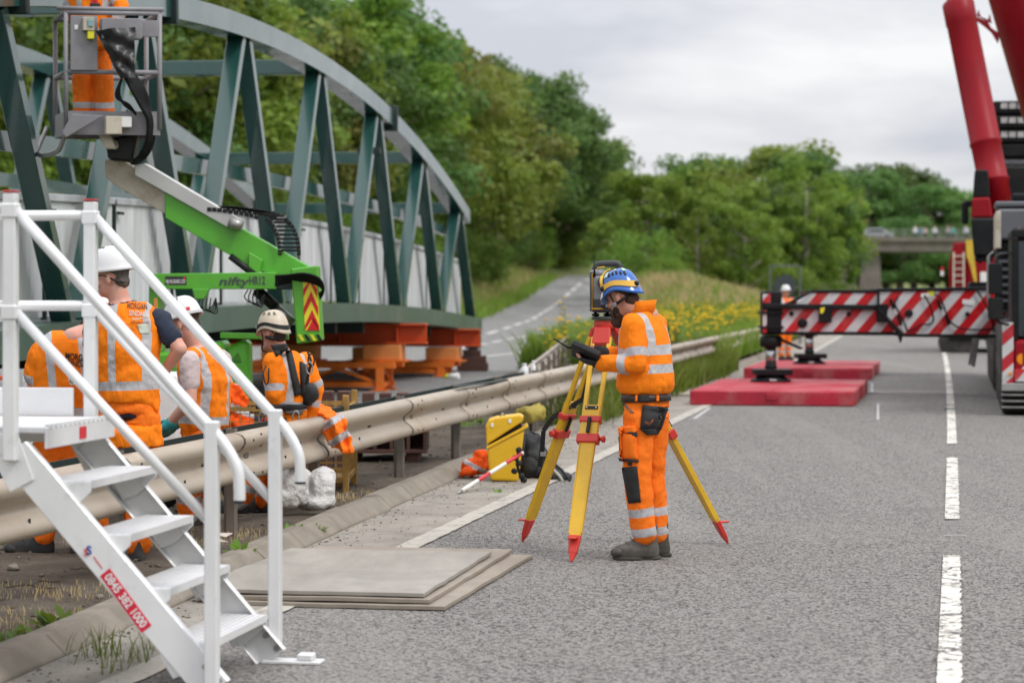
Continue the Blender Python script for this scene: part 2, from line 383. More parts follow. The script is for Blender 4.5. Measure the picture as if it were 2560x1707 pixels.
def line(fx, wd, Y0, Y1, mat, name='line', z=.009, step=.04, jag=.012, fz=None, parent=None, jr=None):
    mb = MB(); n = max(2, int((Y1-Y0)/step)); pts = []
    for i in range(n+1):
        y = Y0+(Y1-Y0)*i/n; x = fx(y); zz_ = z+(fz(y) if fz else 0)
        a = jag*fbm(y, 1, 9)+jag*.8*mnoise.noise(Vector((y*31, 5, 0))); b_ = (jr or jag)*fbm(y, 7, 9)+(jr or jag)*mnoise.noise(Vector((y*31, 9, 0)))
        pts += [(x-wd/2+a, y, zz_), (x+wd/2+b_, y, zz_)]
    mb.add(pts, [(2*i, 2*i+1, 2*i+3, 2*i+2) for i in range(n)])
    o = mb.build(name, mat, parent, fixn=False, origin=None if parent else (0, 0, 0))
    if not parent: o['kind'] = 'structure'
    return o
line(XE, .15, 5, 130, M_line, 'edge_line', step=.12)
lm = tag(bpy.data.objects.new('lane_marking', None), kind='structure'); C.objects.link(lm); ORG[lm.name] = Vector((0, 0, 0))
def XL(y): return XE(y)+3.42
for k in range(-1, 14):
    y0 = 17.05+8.6*k-(.25 if k > 0 else 0); line(XL, .105, y0, y0+(6.25 if k < 1 else 8.3), M_lane, 'dash', parent=lm, step=.025 if k < 3 else .15, jag=.006, jr=.016)
fm = tag(bpy.data.objects.new('far_road_marking', None), kind='structure'); C.objects.link(fm); ORG[fm.name] = Vector((0, 0, 0))
DASH = [(74, -1.35), (85, -1.1), (100, -.35), (132, 1.1), (170, 2.7), (215, 4.45), (255, 7.5), (290, 12.6)]
for k in range(17):
    y0 = 78+k*11; line(lambda y: lerp_tab(DASH, y, 1), .16+.0008*y0, y0, y0+6.5, M_faint, 'dash', parent=fm, step=.6, fz=SZ, z=.01)
ED = [(55, -2.6), (71, -.98), (100, 2.03), (115, 4.4), (130, 6.6)]
for k in range(6): line(lambda y: lerp_tab(ED, y, 1), .2, 62+k*4.2, 64.6+k*4.2, M_faint, 'dash', parent=fm, step=.5, z=.01)
line(lambda y: lerp_tab(ED, y, 1), .22, 89, 112, M_faint, 'edge', parent=fm, step=.5, z=.01)
line(lambda y: -.6+.22*(y-59), .16, 58, 65.5, M_faint, 'edge', parent=fm, step=.4, z=.01)
for k in range(4): MB().box((2.2+k*2.1, 222, SZ(222)+.012), (1.5, 1.3, .004)).build('give_way_dash', M_faint, fm)
for px, py in ((1330, 725), (1390, 708), (1400, 690), (1440, 682)):
    p = P(px, py, 250); MB().box((p.x+3.2, 240+(725-py)*.6, SZ(240+(725-py)*.6)+.012), (1.8, 2.0, .004)).build('arrow_patch', M_faint, fm)
# chalk set-out marks and reflecting stud on the near road
M_chalk = pm('chalk', (.46, .45, .44), .9, var=.25, scale=30)
sm_ = tag(bpy.data.objects.new('survey_marking', None), kind='structure'); C.objects.link(sm_); ORG[sm_.name] = Vector((0, 0, 0))
for a, b_, wd in (((2195, 1010), (2195, 1050), .03), ((2160, 1050), (2195, 1050), .035), ((2180, 958), (2180, 980), .03), ((1775, 1020), (1735, 1048), .05), ((1725, 1050), (1760, 1050), .035), ((2355, 1341), (2415, 1341), .02)):
    p, q = GP(*a), GP(*b_); p.z = q.z = .006; MB().bar(p, q, wd, .004).build('chalk_stroke', M_chalk, sm_)
p = GP(2374, 1024); st_ = thing('road_stud', (p.x, p.y, 0), 'small square reflecting road stud set in the lane line beside the crane', 'road stud')
MB().box((p.x, p.y, .012), (.13, .12, .02)).build('casting', pm('stud_iron', (.05, .05, .05), .6, .3), st_, bevel=.004)
MB().box((p.x, p.y-.01, .022), (.1, .04, .018)).build('reflector', pm('stud_lens', (.75, .75, .72), .25), st_, bevel=.003)
# ================================================================== VEGETATION
def leaf_mat(name, c1, c2, c3):
    m, t, b = newmat(name); oi = N(t, 'ShaderNodeObjectInfo'); n1 = noise_tex(t, 1.1, 5, .6); n2 = noise_tex(t, .28, 4, .6)
    c = mixc(t, ramp(t, n1, .4, (0, 0, 0), .6, (1, 1, 1)), c1, c2); c = mixc(t, ramp(t, n2, .48, (0, 0, 0), .66, (.8,)*3), c, c3)
    hs = N(t, 'ShaderNodeHueSaturation'); t.links.new(c, hs.inputs['Color'])
    t.links.new(M(t, 'MULTIPLY_ADD', oi.outputs['Random'], .036, .471), hs.inputs['Hue']); t.links.new(M(t, 'MULTIPLY_ADD', oi.outputs['Random'], .8, .76), hs.inputs['Value'])
    t.links.new(hs.outputs[0], b.inputs['Base Color']); b.inputs['Roughness'].default_value = .55; b.inputs['Specular IOR Level'].default_value = .3
    tr = N(t, 'ShaderNodeBsdfTranslucent'); hs2 = N(t, 'ShaderNodeHueSaturation'); hs2.inputs['Value'].default_value = 1.3; hs2.inputs['Hue'].default_value = .485; t.links.new(hs.outputs[0], hs2.inputs['Color']); t.links.new(hs2.outputs[0], tr.inputs[0])
    ms = N(t, 'ShaderNodeMixShader'); ms.inputs[0].default_value = .38; t.links.new(b.outputs[0], ms.inputs[1]); t.links.new(tr.outputs[0], ms.inputs[2])
    t.links.new(ms.outputs[0], t.nodes['Material Output'].inputs[0]); return m
M_leafA = leaf_mat('leaf_green', (.085, .18, .024), (.15, .27, .04), (.055, .12, .022))
M_leafB = leaf_mat('leaf_bright', (.11, .2, .026), (.19, .29, .042), (.07, .14, .024))
M_leafC = leaf_mat('leaf_dark', (.062, .135, .034), (.105, .19, .044), (.042, .09, .028))
M_leafD = leaf_mat('leaf_russet', (.12, .19, .028), (.18, .25, .04), (.16, .15, .045))
M_bark = pm('bark', (.12, .095, .07), .95, var=.3, scale=4, bmp=.8, bscale=18, bdist=.04)
M_birch = pm('pale_bark', (.34, .3, .25), .9, var=.3, scale=3, bmp=.5, bscale=14, bdist=.03)
def leaves(cen, rad, n, size, rs, flat=.75):
    """leaf-sized quads around many clump centres -> verts, faces"""
    k = len(cen); idx = rs.randint(0, k, n); d = rs.normal(size=(n, 3)); d /= np.linalg.norm(d, axis=1)[:, None]
    c = cen[idx]+d*(rad[idx]*(rs.rand(n)**.45))[:, None]*np.array([1, 1, flat])
    nm = d*.7+rs.normal(size=(n, 3))*.6+np.array([0, 0, .35]); nm /= np.linalg.norm(nm, axis=1)[:, None]
    a = np.cross(nm, rs.normal(size=(n, 3))); a /= np.linalg.norm(a, axis=1)[:, None]; b = np.cross(nm, a)
    s = size*(.6+.8*rs.rand(n))[:, None]
    v = np.stack([c-a*s*.5, c+b*s*.36, c+a*s*.55, c-b*s*.36], 1).reshape(-1, 3)
    return v, np.arange(4*n).reshape(-1, 4)
def np_mesh(name, v, f):
    me = bpy.data.meshes.new(name); n = len(f); k = f.shape[1]
    me.vertices.add(len(v)); me.vertices.foreach_set('co', np.ascontiguousarray(v, np.float32).ravel())
    me.loops.add(n*k); me.loops.foreach_set('vertex_index', np.ascontiguousarray(f, np.int32).ravel())
    me.polygons.add(n); me.polygons.foreach_set('loop_start', np.arange(0, n*k, k, dtype=np.int32)); me.update(calc_edges=True); return me
def tree_proto(name, seed, Hh, R, lm_, bark, shape='round', nl=9500, size=.3, low=.25):
    rs = np.random.RandomState(seed); root = thing(name, (0, 0, 0), 'tree', 'tree')
    mb = MB(); tr = .018*Hh+.05; lean = rs.normal(size=2)*.03*Hh
    mb.tube([(0, 0, -.4), (lean[0]*.2, lean[1]*.2, Hh*.2), (lean[0]*.6, lean[1]*.6, Hh*.5), (lean[0], lean[1], Hh*.9)], [tr*1.3, tr, tr*.65, tr*.15], 8)
    nc = 46; cen = []; rad = []
    for i in range(nc):
        th = rs.rand()*2*pi; t = low+(1-low)*(rs.rand()**.8)
        if shape == 'round': pr = R*(1-abs((t-low)/(1-low)-.42)**2.1*1.9)
        elif shape == 'cone': pr = R*(1.05-(t-low)/(1-low))*1.0+.25
        else: pr = R*(.55+.5*sin(pi*min(1, (t-low)/(1-low)*.9+.08)))
        pr = max(.25, pr)*(.8+.45*rs.rand()); rr = pr*(.45+.55*rs.rand()**.5)
        c = np.array([cos(th)*rr+lean[0]*t, sin(th)*rr+lean[1]*t, t*Hh*.95]); cen.append(c); rad.append((.14+.12*rs.rand())*R*1.5)
        if i % 3 == 0:
            z0 = max(.12, t-.22)*Hh; mb.tube([(lean[0]*t*.6, lean[1]*t*.6, z0), tuple((c*.6+np.array([0, 0, .35*z0]))), tuple(c)], [tr*.4, tr*.25, tr*.08], 5)
    v, f = leaves(np.array(cen), np.array(rad), nl, size, rs)
    mb.build('trunk', bark, root); mesh_obj('crown', np_mesh('crown', v, f), lm_, root); return root
PROTO = {
 'ash': tree_proto('broadleaf_tree', 1, 14, 4.4, M_leafA, M_bark), 'oak': tree_proto('broadleaf_tree', 2, 13, 5.0, M_leafA, M_bark, 'round'),
 'lime': tree_proto('broadleaf_tree', 3, 12, 3.8, M_leafB, M_birch, 'tall'), 'thorn': tree_proto('broadleaf_tree', 4, 11, 4.4, M_leafD, M_bark),
 'pine': tree_proto('pine_tree', 5, 16, 4.2, M_leafC, M_bark, 'tall', 9000, .34, .3), 'birch': tree_proto('birch_tree', 6, 13, 2.9, M_leafB, M_birch, 'tall', 8000, .25, .2),
 'bush': tree_proto('shrub', 8, 4, 2.7, M_leafA, M_bark, 'round', 7000, .16, .06), 'bush2': tree_proto('shrub', 9, 3.6, 2.6, M_leafB, M_bark, 'round', 7000, .15, .05), 'dark': tree_proto('broadleaf_tree', 11, 13, 4.8, M_leafC, M_bark)}
PH = dict(ash=14, oak=13, lime=12, thorn=11, pine=16, birch=13, bush=4, bush2=3.6, dark=13); used = set()
def plant(kind, X, Y, ztop, wide=1.0, label='', group='', zb=None):
    pr = PROTO[kind]; r = pr if kind not in used else copy_tree(pr); used.add(kind)
    z = hgt(X, Y) if zb is None else zb
    s = max(.3, (ztop-z)/PH[kind]/1.03); r.location = (X, Y, z-.1); r.scale = (s*wide, s*wide, s); r.rotation_euler = (0, 0, random.uniform(0, 6.28))
    tag(r, label, 'shrub' if 'bush' in kind else 'tree', group); return r
LBL = dict(ash='green ash tree in the dense wood on the bank behind the steel truss', oak='broad green oak in the dense wood on the bank behind the steel truss', lime='bright green young tree in the wood on the bank behind the truss', thorn='russet tinged hawthorn in the wood on the bank behind the truss',
           dark='dark leaved tree in the wood on the bank behind the steel truss', bush='round green shrub at the foot of the wooded bank beside the far road', bush2='pale green shrub at the foot of the wooded bank beside the far road')
SIL = [(-400, -900), (860, -90), (928, 15), (1003, 45), (1060, 95), (1112, 150), (1170, 180), (1220, 180), (1282, 158), (1336, 188), (1377, 250), (1418, 305), (1472, 368), (1540, 415), (1570, 455), (1640, 500)]
def sil(px): return lerp_tab(SIL, px, 1)
WY = [(-500, 62), (-100, 78), (400, 100), (900, 140), (1100, 195), (1300, 262), (1400, 285), (1500, 315), (1700, 370)]
ks = ['ash', 'oak', 'thorn', 'ash', 'lime', 'oak', 'dark', 'thorn']; i = 0
for px in range(-420, 1560, 66):
    for row in range(2):
        pj = px+random.uniform(-22, 22)+row*33; Y = lerp_tab(WY, pj, 1)+row*10+random.uniform(-3, 3)
        X = (pj-CX)/F*Y; zt = EYE+(HY-sil(pj)-random.uniform(-34, 26)*(1 if pj > 860 else 0))*Y/F
        kd = ks[(i*5+row*3) % 8]
        if 1180 < pj < 1480 and kd in ('lime', 'thorn'): kd = 'dark'
        if 1010 < pj < 1180 and row == 0: kd = 'thorn'
        if pj < 860: zt = hgt(X, Y)+random.uniform(11, 14.5)
        plant(kd, X, Y, zt, random.uniform(.95, 1.25), LBL[kd], 'trees of the wooded bank'); i += 1
for px in range(-380, 1500, 52):                       # lower storey that closes the wood towards the road
    pj = px+random.uniform(-20, 20); Y = lerp_tab(WY, pj, 1)-random.uniform(3, 7); X = (pj-CX)/F*Y
    kd = random.choice(['bush', 'bush2', 'bush']); plant(kd, X, Y, hgt(X, Y)+random.uniform(3.2, 5.2), random.uniform(.9, 1.3), LBL[kd], 'shrubs along the wooded bank')
for px in range(900, 1480, 70):                        # mid storey, darker
    pj = px+random.uniform(-20, 20); Y = lerp_tab(WY, pj, 1)-random.uniform(0, 3); X = (pj-CX)/F*Y
    kd = random.choice(['dark', 'ash', 'oak']); plant(kd, X, Y, hgt(X, Y)+random.uniform(7, 9), random.uniform(.9, 1.2), LBL[kd], 'trees of the wooded bank')
g2 = 'trees between the two roads'
for kd, px, py, Y, wd, lb in (
  ('bush', 1612, 568, 160, .95, 'large dense shrub beside the dry grass mound behind the surveyor'), ('bush2', 1655, 640, 158, 1.0, 'small pale shrub on the dry grass mound beside the large dense shrub'),
  ('lime', 1632, 415, 178, 1.25, 'round bright green tree standing behind the large dense shrub'), ('birch', 1742, 505, 170, .95, 'slim tree with bare pale trunk on the dry grass mound'),
  ('lime', 1815, 438, 178, 1.05, 'bright green tree with light crown behind the grass mound'), ('lime', 1862, 492, 172, .95, 'low bright green tree in front of the light crowned tree'),
  ('ash', 1690, 400, 205, 1.1, 'green tree in the copse between the two roads'), ('dark', 1760, 375, 210, 1.2, 'dark green tree in the copse between the two roads'), ('dark', 1835, 375, 214, 1.1, 'dark green tree in the copse between the two roads'),
  ('thorn', 1925, 345, 205, 1.35, 'tall olive tinged tree at the crown of the copse'), ('dark', 1975, 362, 200, 1.1, 'dark green tree in the copse between the two roads'), ('birch', 2022, 372, 196, 1.3, 'tall birch with drooping pale crown near the road bridge'),
  ('birch', 2078, 418, 200, 1.0, 'birch at the end of the copse next to the bridge pier'), ('dark', 1900, 450, 188, 1.0, 'dark green tree in the copse between the two roads'), ('oak', 1985, 470, 186, 1.0, 'broad low green tree among the copse trunks'),
  ('birch', 2010, 430, 184, 1.1, 'leaning pale trunked birch in the copse')):
    X = (px-CX)/F*Y; plant(kd, X, Y, EYE+(HY-py)*Y/F, wd, lb, g2)
for px in range(1660, 2120, 42):
    Y = 182+random.uniform(-8, 14); X = (px-CX)/F*Y; kd = random.choice(['bush', 'bush2']); plant(kd, X, Y, hgt(X, Y)+random.uniform(2.5, 4.5), 1.2, 'shrub in the undergrowth of the copse between the two roads', 'undergrowth of the copse')
for px, py in ((2130, 430), (2165, 405), (2215, 388), (2250, 400), (2285, 420), (2330, 445), (2385, 468), (2430, 468), (2480, 470), (2545, 470)):
    Y = 335+random.uniform(-8, 14); X = (px-CX)/F*Y
    kd = 'pine' if px < 2340 else random.choice(['ash', 'oak']); plant(kd, X, Y, EYE+(HY-py)*Y/F, 1.25, 'tall dark pine behind the road bridge' if kd == 'pine' else 'leafy green tree behind the road bridge', 'trees beyond the road bridge', zb=0)
for px in range(2090, 2620, 40):
    Y = 318+random.uniform(-4, 10); X = (px-CX)/F*Y; plant('dark', X, Y, 9+random.uniform(0, 3), 1.3, 'dark low tree seen below the road bridge', 'trees seen below the bridge', zb=0)
p = P(2165, 585, 287); plant('lime', p.x, p.y, 8.6, 1.6, 'yellow green bush growing up beside the bridge parapet', 'trees beyond the road bridge', zb=3)
# ---- grass blades (nobody could count them)
def blades(name, pts, h, wd, mat, label, seed, spread=.12, per=1):
    rs = np.random.RandomState(seed); p = np.repeat(np.array(pts), per, 0); n = len(p)
    if per > 1: p = p+np.concatenate([rs.normal(size=(n, 2))*spread, np.zeros((n, 1))], 1)
    hh = h*(.45+.8*rs.rand(n)); th = rs.rand(n)*2*pi; ax = np.stack([np.cos(th), np.sin(th), th*0], 1)*wd*(.6+.7*rs.rand(n))[:, None]
    ln = np.concatenate([rs.normal(size=(n, 2))*.28, np.ones((n, 1))], 1); mid = p+ln*np.array([.5, .5, .62])*hh[:, None]; tip = p+ln*hh[:, None]*np.array([1.3, 1.3, 1])
    v = np.stack([p-ax, p+ax, mid+ax*.7, mid-ax*.7, tip], 1).reshape(-1, 3); b = np.arange(n)*5
    f = np.concatenate([np.stack([b, b+1, b+2], 1), np.stack([b, b+2, b+3], 1), np.stack([b+3, b+2, b+4], 1)])
    return tag(mesh_obj(name, np_mesh(name, v, f), mat, origin=(0, 0, 0)), label, 'grass', kind='stuff')
M_blade = leaf_mat('grass_blade', (.11, .21, .025), (.17, .27, .04), (.2, .24, .07)); M_dry = leaf_mat('dry_grass', (.5, .42, .2), (.6, .5, .26), (.32, .32, .12)); M_flower = pm('ragwort_yellow', (.88, .58, .012), .7, var=.15, scale=9)
rr = random.Random(3); pts = []
while len(pts) < 9000:
    y = 47+80*rr.random()**1.5; x = LB(y)-.1+(KX(y)-.25-LB(y)+.1)*rr.random()
    if rr.random() < .75 or x > RX(y)-1.3: pts.append((x, y, .05+.12*min(1, max(0, (y-42)/8))))
blades('long_grass', pts, .62, .02, M_blade, 'long green grass on the median behind the barrier', 5, .1, 4)
pts = [(RX(y)+rr.uniform(-.25, .35), y, .03) for y in [28+20*rr.random()**.7 for _ in range(900)]]
blades('barrier_grass', pts, .4, .016, M_blade, 'green grass growing along the foot of the barrier beside the red pads', 6, .06, 5)
pts = []
while len(pts) < 3800:
    y = 112+62*rr.random(); x = 7+12*rr.random()
    if x > SR(y)+.6 and x < KX(y)-2: pts.append((x, y, hgt(x, y)-.03))
blades('dry_grass', pts, .75, .04, M_dry, 'tall straw coloured grass on the mound between the two roads', 7, .2, 3)
pts = []
while len(pts) < 5200:
    y = 108+66*rr.random(); x = 6+14*rr.random()
    if x > SR(y)+.6 and x < KX(y)-2 and (fbm(x, y, .16) > .0 or hgt(x, y) < .75): pts.append((x, y, hgt(x, y)-.03))
blades('mound_grass', pts, .7, .04, M_blade, 'green grass growing through the straw on the mound', 17, .25, 3)
pts = []
while len(pts) < 9000:
    y = 62+200*rr.random(); d = .3+6.5*rr.random()**1.3; x = SL(y)-d; pts.append((x, y, hgt(x, y)-.04))
blades('bank_grass', pts, .7, .05, M_blade, 'rough green grass on the bank beside the far road', 8, .3, 3)
pts = []
for _ in range(1500):
    y = 62+200*rr.random(); d = 1.5+4*rr.random(); x = SL(y)-d; pts.append((x, y, hgt(x, y)-.04))
blades('bank_dry_grass', pts, .9, .05, M_dry, 'straw coloured seed heads among the grass of the bank', 9, .25, 4)
# ---- ragwort: single plants at the tip of the median, the rest as a mass
def ragwort(mb, p, h, rs, heads, fl=None):
    p = Vector(p)
    for k in range(heads):
        a = rs.random()*6.28; q = p+Vector((cos(a)*h*.16*rs.random(), sin(a)*h*.16*rs.random(), h*(.78+.25*rs.random())))
        mb.tube([p, p.lerp(q, .5)+Vector((0, 0, .05)), q], [.006, .005, .003], 4)
        for _ in range(3):
            c = q+Vector((rs.uniform(-.035, .035), rs.uniform(-.035, .035), rs.uniform(-.01, .03)))
            (fl or mb).lathe(c, [(.004, -.008), (.026, 0), (.022, .008), (.006, .012)], 6, 0 if fl else 1)
    for k in range(7):
        a = rs.random()*6.28; z = h*(.1+.6*rs.random()); d = Vector((cos(a), sin(a), .3)); s_ = Vector((-sin(a), cos(a), 0)); q = p+Vector((0, 0, z)); L = .16
        mb.add([q, q+d*L*.5+s_*.03, q+d*L, q+d*L*.5-s_*.03], [(0, 1, 2, 3)])
rs = random.Random(12); n_ = 0
for px, py, Y in ((1365, 806, 47), (1398, 793, 46), (1412, 768, 47), (1416, 703, 48), (1424, 796, 46), (1440, 800, 45), (1450, 790, 47), (1382, 860, 44), (1376, 845, 45), (1405, 835, 46), (1416, 829, 47), (1448, 832, 46), (1470, 820, 48), (1485, 838, 46)):
    q = P(px, max(py, 740), Y); r = thing('ragwort_plant', (q.x, Y, .05), 'tall ragwort with yellow heads at the tip of the median near the barrier end', 'wildflower', 'ragwort at the tip of the median')
    st, fl = MB(), MB(); ragwort(st, (q.x, Y, .05), q.z+.0, rs, 3, fl); st.build('stem', M_blade, r); fl.build('flower_head', M_flower, r)
mb = MB()
for _ in range(400):
    y = 40+75*rs.random()**1.1; x = LB(y)+.8+(RX(y)-LB(y)-1.0)*(1-rs.random()**1.6)
    if (x/y*F+CX) < 1640 and rs.random() < .8: continue
    ragwort(mb, (x, y, .1), rs.uniform(.7, 1.15), rs, rs.randint(2, 4))
tag(mb.build('wildflowers', [M_blade, M_flower], fixn=False, origin=(0, 0, 0)), 'drift of yellow ragwort on the median behind the surveyor', 'wildflowers', kind='stuff')
# ---- weeds on the verge
M_weed = leaf_mat('weed_leaf', (.09, .2, .02), (.13, .26, .03), (.07, .15, .02))
def weed(px, py, size, lb, grp='weeds along the kerb', n=16, z=.06):
    p = GP(px, py, z); mb = MB()
    for k in range(n):
        a = random.uniform(0, 6.28); L = size*random.uniform(.5, 1); e = random.uniform(.25, 1.1); d = Vector((cos(a)*cos(e), sin(a)*cos(e), sin(e))); s_ = Vector((-sin(a), cos(a), 0))*L*.17
        o_ = Vector((p.x, p.y, z-.02))+Vector((random.uniform(-1, 1), random.uniform(-1, 1), 0))*size*.35; m1 = o_+d*L*.55; t1 = o_+d*L+Vector((0, 0, -L*.18))
        mb.add([o_, m1+s_, t1, m1-s_, m1-Vector((0, 0, L*.05))], [(0, 1, 4), (1, 2, 4), (2, 3, 4), (3, 0, 4)], 0, True)
    return tag(mb.build('weed', M_weed, fixn=False), lb, 'weed', grp)
for px, py, s_, lb in ((612, 1385, .17, 'green leafy weed behind the kerb under the barrier by the aluminium stairs'), (735, 1330, .12, 'low weed behind the kerb beside the white sacks'), (790, 1322, .1, 'small weed behind the kerb beside the white sacks'), (60, 1580, .13, 'broad leaved weed behind the kerb left of the stairs'),
                       (130, 1560, .16, 'tall leafy weed behind the kerb under the stairs'), (20, 1600, .14, 'small weed by the kerb at the platform foot'), (1160, 1062, .2, 'clump of green weeds under the barrier beside the yellow case'), (1195, 1055, .18, 'loose weed clump under the barrier beside the yellow case'), (1245, 1225, .07, 'tiny tuft on the dusty strip before the yellow case')):
    weed(px, py, s_, lb)
q = GP(290, 1642, .01); blades('grass_tuft', [(q.x+random.gauss(0, .11), q.y+random.gauss(0, .16), .0) for _ in range(34)], .13, .0028, M_blade, 'thin grass tuft growing in the dusty strip under the stairs', 31, .02, 3)
rs_ = random.Random(4); pts = [(KX(y)-.25-rs_.random()*1.3, y, .03) for y in [10+9*rs_.random() for _ in range(2600)] if fbm(y, 2, .8) > -.25]
blades('dead_grass', pts, .042, .0025, M_dry, 'short dead grass and straw on the soil behind the kerb', 33, .03, 2)
# ---- crumbs of soil and gravel on verge and strip
rs = np.random.RandomState(5); n = 2600; yy = 8+22*rs.rand(n)**1.3; tt = rs.rand(n); kx = np.array([KX(a) for a in yy]); xe = np.array([XE(a) for a in yy])
xx = np.where(tt < .55, kx-.3-1.9*rs.rand(n), kx+.02+(xe-kx)*rs.rand(n)**2.2); zz0 = np.where(tt < .55, .035, .006); r0 = np.where(tt < .55, .004+.016*rs.rand(n)**3, .003+.008*rs.rand(n)**3)
oc = np.array([(1, 0, 0), (-1, 0, 0), (0, 1, 0), (0, -1, 0), (0, 0, .7), (0, 0, -.5)]); of = np.array([(0, 2, 4), (2, 1, 4), (1, 3, 4), (3, 0, 4), (2, 0, 5), (1, 2, 5), (3, 1, 5), (0, 3, 5)])
v = (np.stack([xx, yy, zz0], 1)[:, None]+(oc[None]+rs.normal(size=(n, 6, 3))*.28)*r0[:, None, None]*np.array([1.3, 1.3, .8])).reshape(-1, 3); f = (of[None]+np.arange(n)[:, None, None]*6).reshape(-1, 3)
tag(mesh_obj('gravel', np_mesh('gravel', v, f), pm('crumb', (.13, .105, .08), .95, var=.45, scale=3), origin=(0, 0, 0)), 'crumbs of soil and gravel scattered on verge and dusty strip', 'gravel', kind='stuff')
# ================================================================== ROAD BRIDGE FAR AWAY
M_conc = pm('bridge_concrete', (.2, .175, .15), .9, var=.2, scale=.6, bmp=.3, bscale=6, dirt=(.09, .08, .07), dscale=.4, damt=.6)
YB = 280.0
br = thing('road_bridge', P(2300, 725, YB), 'grey concrete road bridge crossing the carriageway far behind the crane', 'bridge')
mb = MB(); a, b_ = P(2128, 600, YB), P(2900, 604, YB); zt = a.z
mb.prism([(a.x, YB, zt), (b_.x+10, YB, zt+.1), (b_.x+10, YB, zt-1.35), (a.x+1.6, YB, zt-1.35), (a.x, YB, zt-.55)], (0, 11, 0)); mb.build('deck', M_conc, br, bevel=.05)
MB().box(((a.x+b_.x)/2+4, YB-.1, zt+.05), (b_.x-a.x+10, .5, .5)).build('edge_beam', M_conc, br, bevel=.04)
for px0, px1, tp, YY in ((2142, 2200, .16, YB+1.6), (2142, 2200, .16, YB+8.4)):
    q0, q1 = P(px0, 725, YY), P(px1, 725, YY); MB().prism([(q0.x-.1, YY-.9, -.3), (q1.x+.1, YY-.9, -.3), (q1.x-.15, YY-.9, zt-1.3), (q0.x+.6, YY-.9, zt-1.3)], (0, 1.8, 0)).build('pier', M_conc, br, bevel=.05)
q0 = P(2095, 725, YB); MB().prism([(q0.x-6, YB+.5, -1), (q0.x+1.6, YB+.5, -1), (q0.x+2.4, YB+.5, zt-1.36), (q0.x-6, YB+.5, zt-1.36)], (0, 10, 0)).build('abutment', M_conc, br, bevel=.05)
M_rail = pm('parapet_steel', (.3, .31, .3), .5, .4)
for k in range(26): x = a.x+.2+k*2; MB().box((x, YB+.1, zt+.75), (.09, .09, 1.0)).build('parapet_post', M_rail, br)
for zz1 in (.55, .85, 1.22): MB().box(((a.x+b_.x)/2+4, YB+.1, zt+zz1), (b_.x-a.x+8, .07, .07)).build('parapet_rail', M_rail, br)
def car(name, loc, L, col, label, group=None):
    r = thing(name, loc, label, 'car', group); x, y, z = loc
    prof_ = [(-L/2, .35), (-L/2+.03, .8), (-L*.34, .95), (-L*.2, 1.36), (L*.12, 1.45), (L*.3, 1.05), (L/2-.1, .85), (L/2, .5), (L/2-.05, .32)]
    MB().prism([(x+p, y-.82, z+q) for p, q in prof_], (0, 1.64, 0)).build('body', col, r, bevel=.12, seg=2)
    MB().prism([(x-L*.31, y-.84, z+.97), (x-L*.19, y-.84, z+1.29), (x+L*.1, y-.84, z+1.36), (x+L*.25, y-.84, z+1.02)], (0, .03, 0)).build('side_window', pm('car_glass', (.03, .035, .04), .1), r)
    for k in (-.31, .31): MB().lathe((x+k*L, y-.84, z+.32), [(.1, 0), (.32, .02), (.33, .2), (.1, .22)], 16, axis=(0, 1, 0)).build('wheel', pm('tyre', (.02, .02, .02), .85), r)
    return r
p = P(2188, 625, YB+3); car('parked_car', (p.x, YB+3, zt+.02), 4.2, pm('silver_paint', (.4, .42, .44), .3, .5), 'silver hatchback stopped on the far road bridge')

# ---- loose stones and twigs on the soil behind the kerb
M_stone = pm('loose_stone', (.24, .215, .185), .95, var=.4, scale=9, bmp=.4); M_twig = pm('twig', (.09, .065, .045), .95, var=.4, scale=9)
rq = random.Random(21)
for k in range(26):
    y = 10.2+10.5*rq.random(); x = KX(y)-.35-1.5*rq.random(); r_ = .014+.022*rq.random()
    mb = MB(); mb.ball((x, y, .035+r_*.35), (r_*1.3, r_, r_*.75), 7, k=5); mb.v = [tuple(c+r_*.22*rq.uniform(-1, 1) for c in p) for p in mb.v]; tag(mb.build('loose_stone', M_stone), 'small grey stone lying on the bare soil behind the kerb', 'stone', 'loose stones on the verge')
for k in range(16):
    y = 10.2+9.5*rq.random(); x = KX(y)-.35-1.2*rq.random(); a = rq.uniform(0, 6.28); L = .1+.2*rq.random(); p0 = Vector((x, y, .045)); d = Vector((cos(a), sin(a), 0)); n_ = Vector((-sin(a), cos(a), 0))
    tag(MB().tube([p0, p0+d*L*.4+n_*L*.1+Vector((0, 0, .012)), p0+d*L*.7-n_*L*.04, p0+d*L], .004, 5).build('twig', M_twig), 'thin dry twig lying on the bare soil behind the kerb', 'twig', 'twigs on the verge')
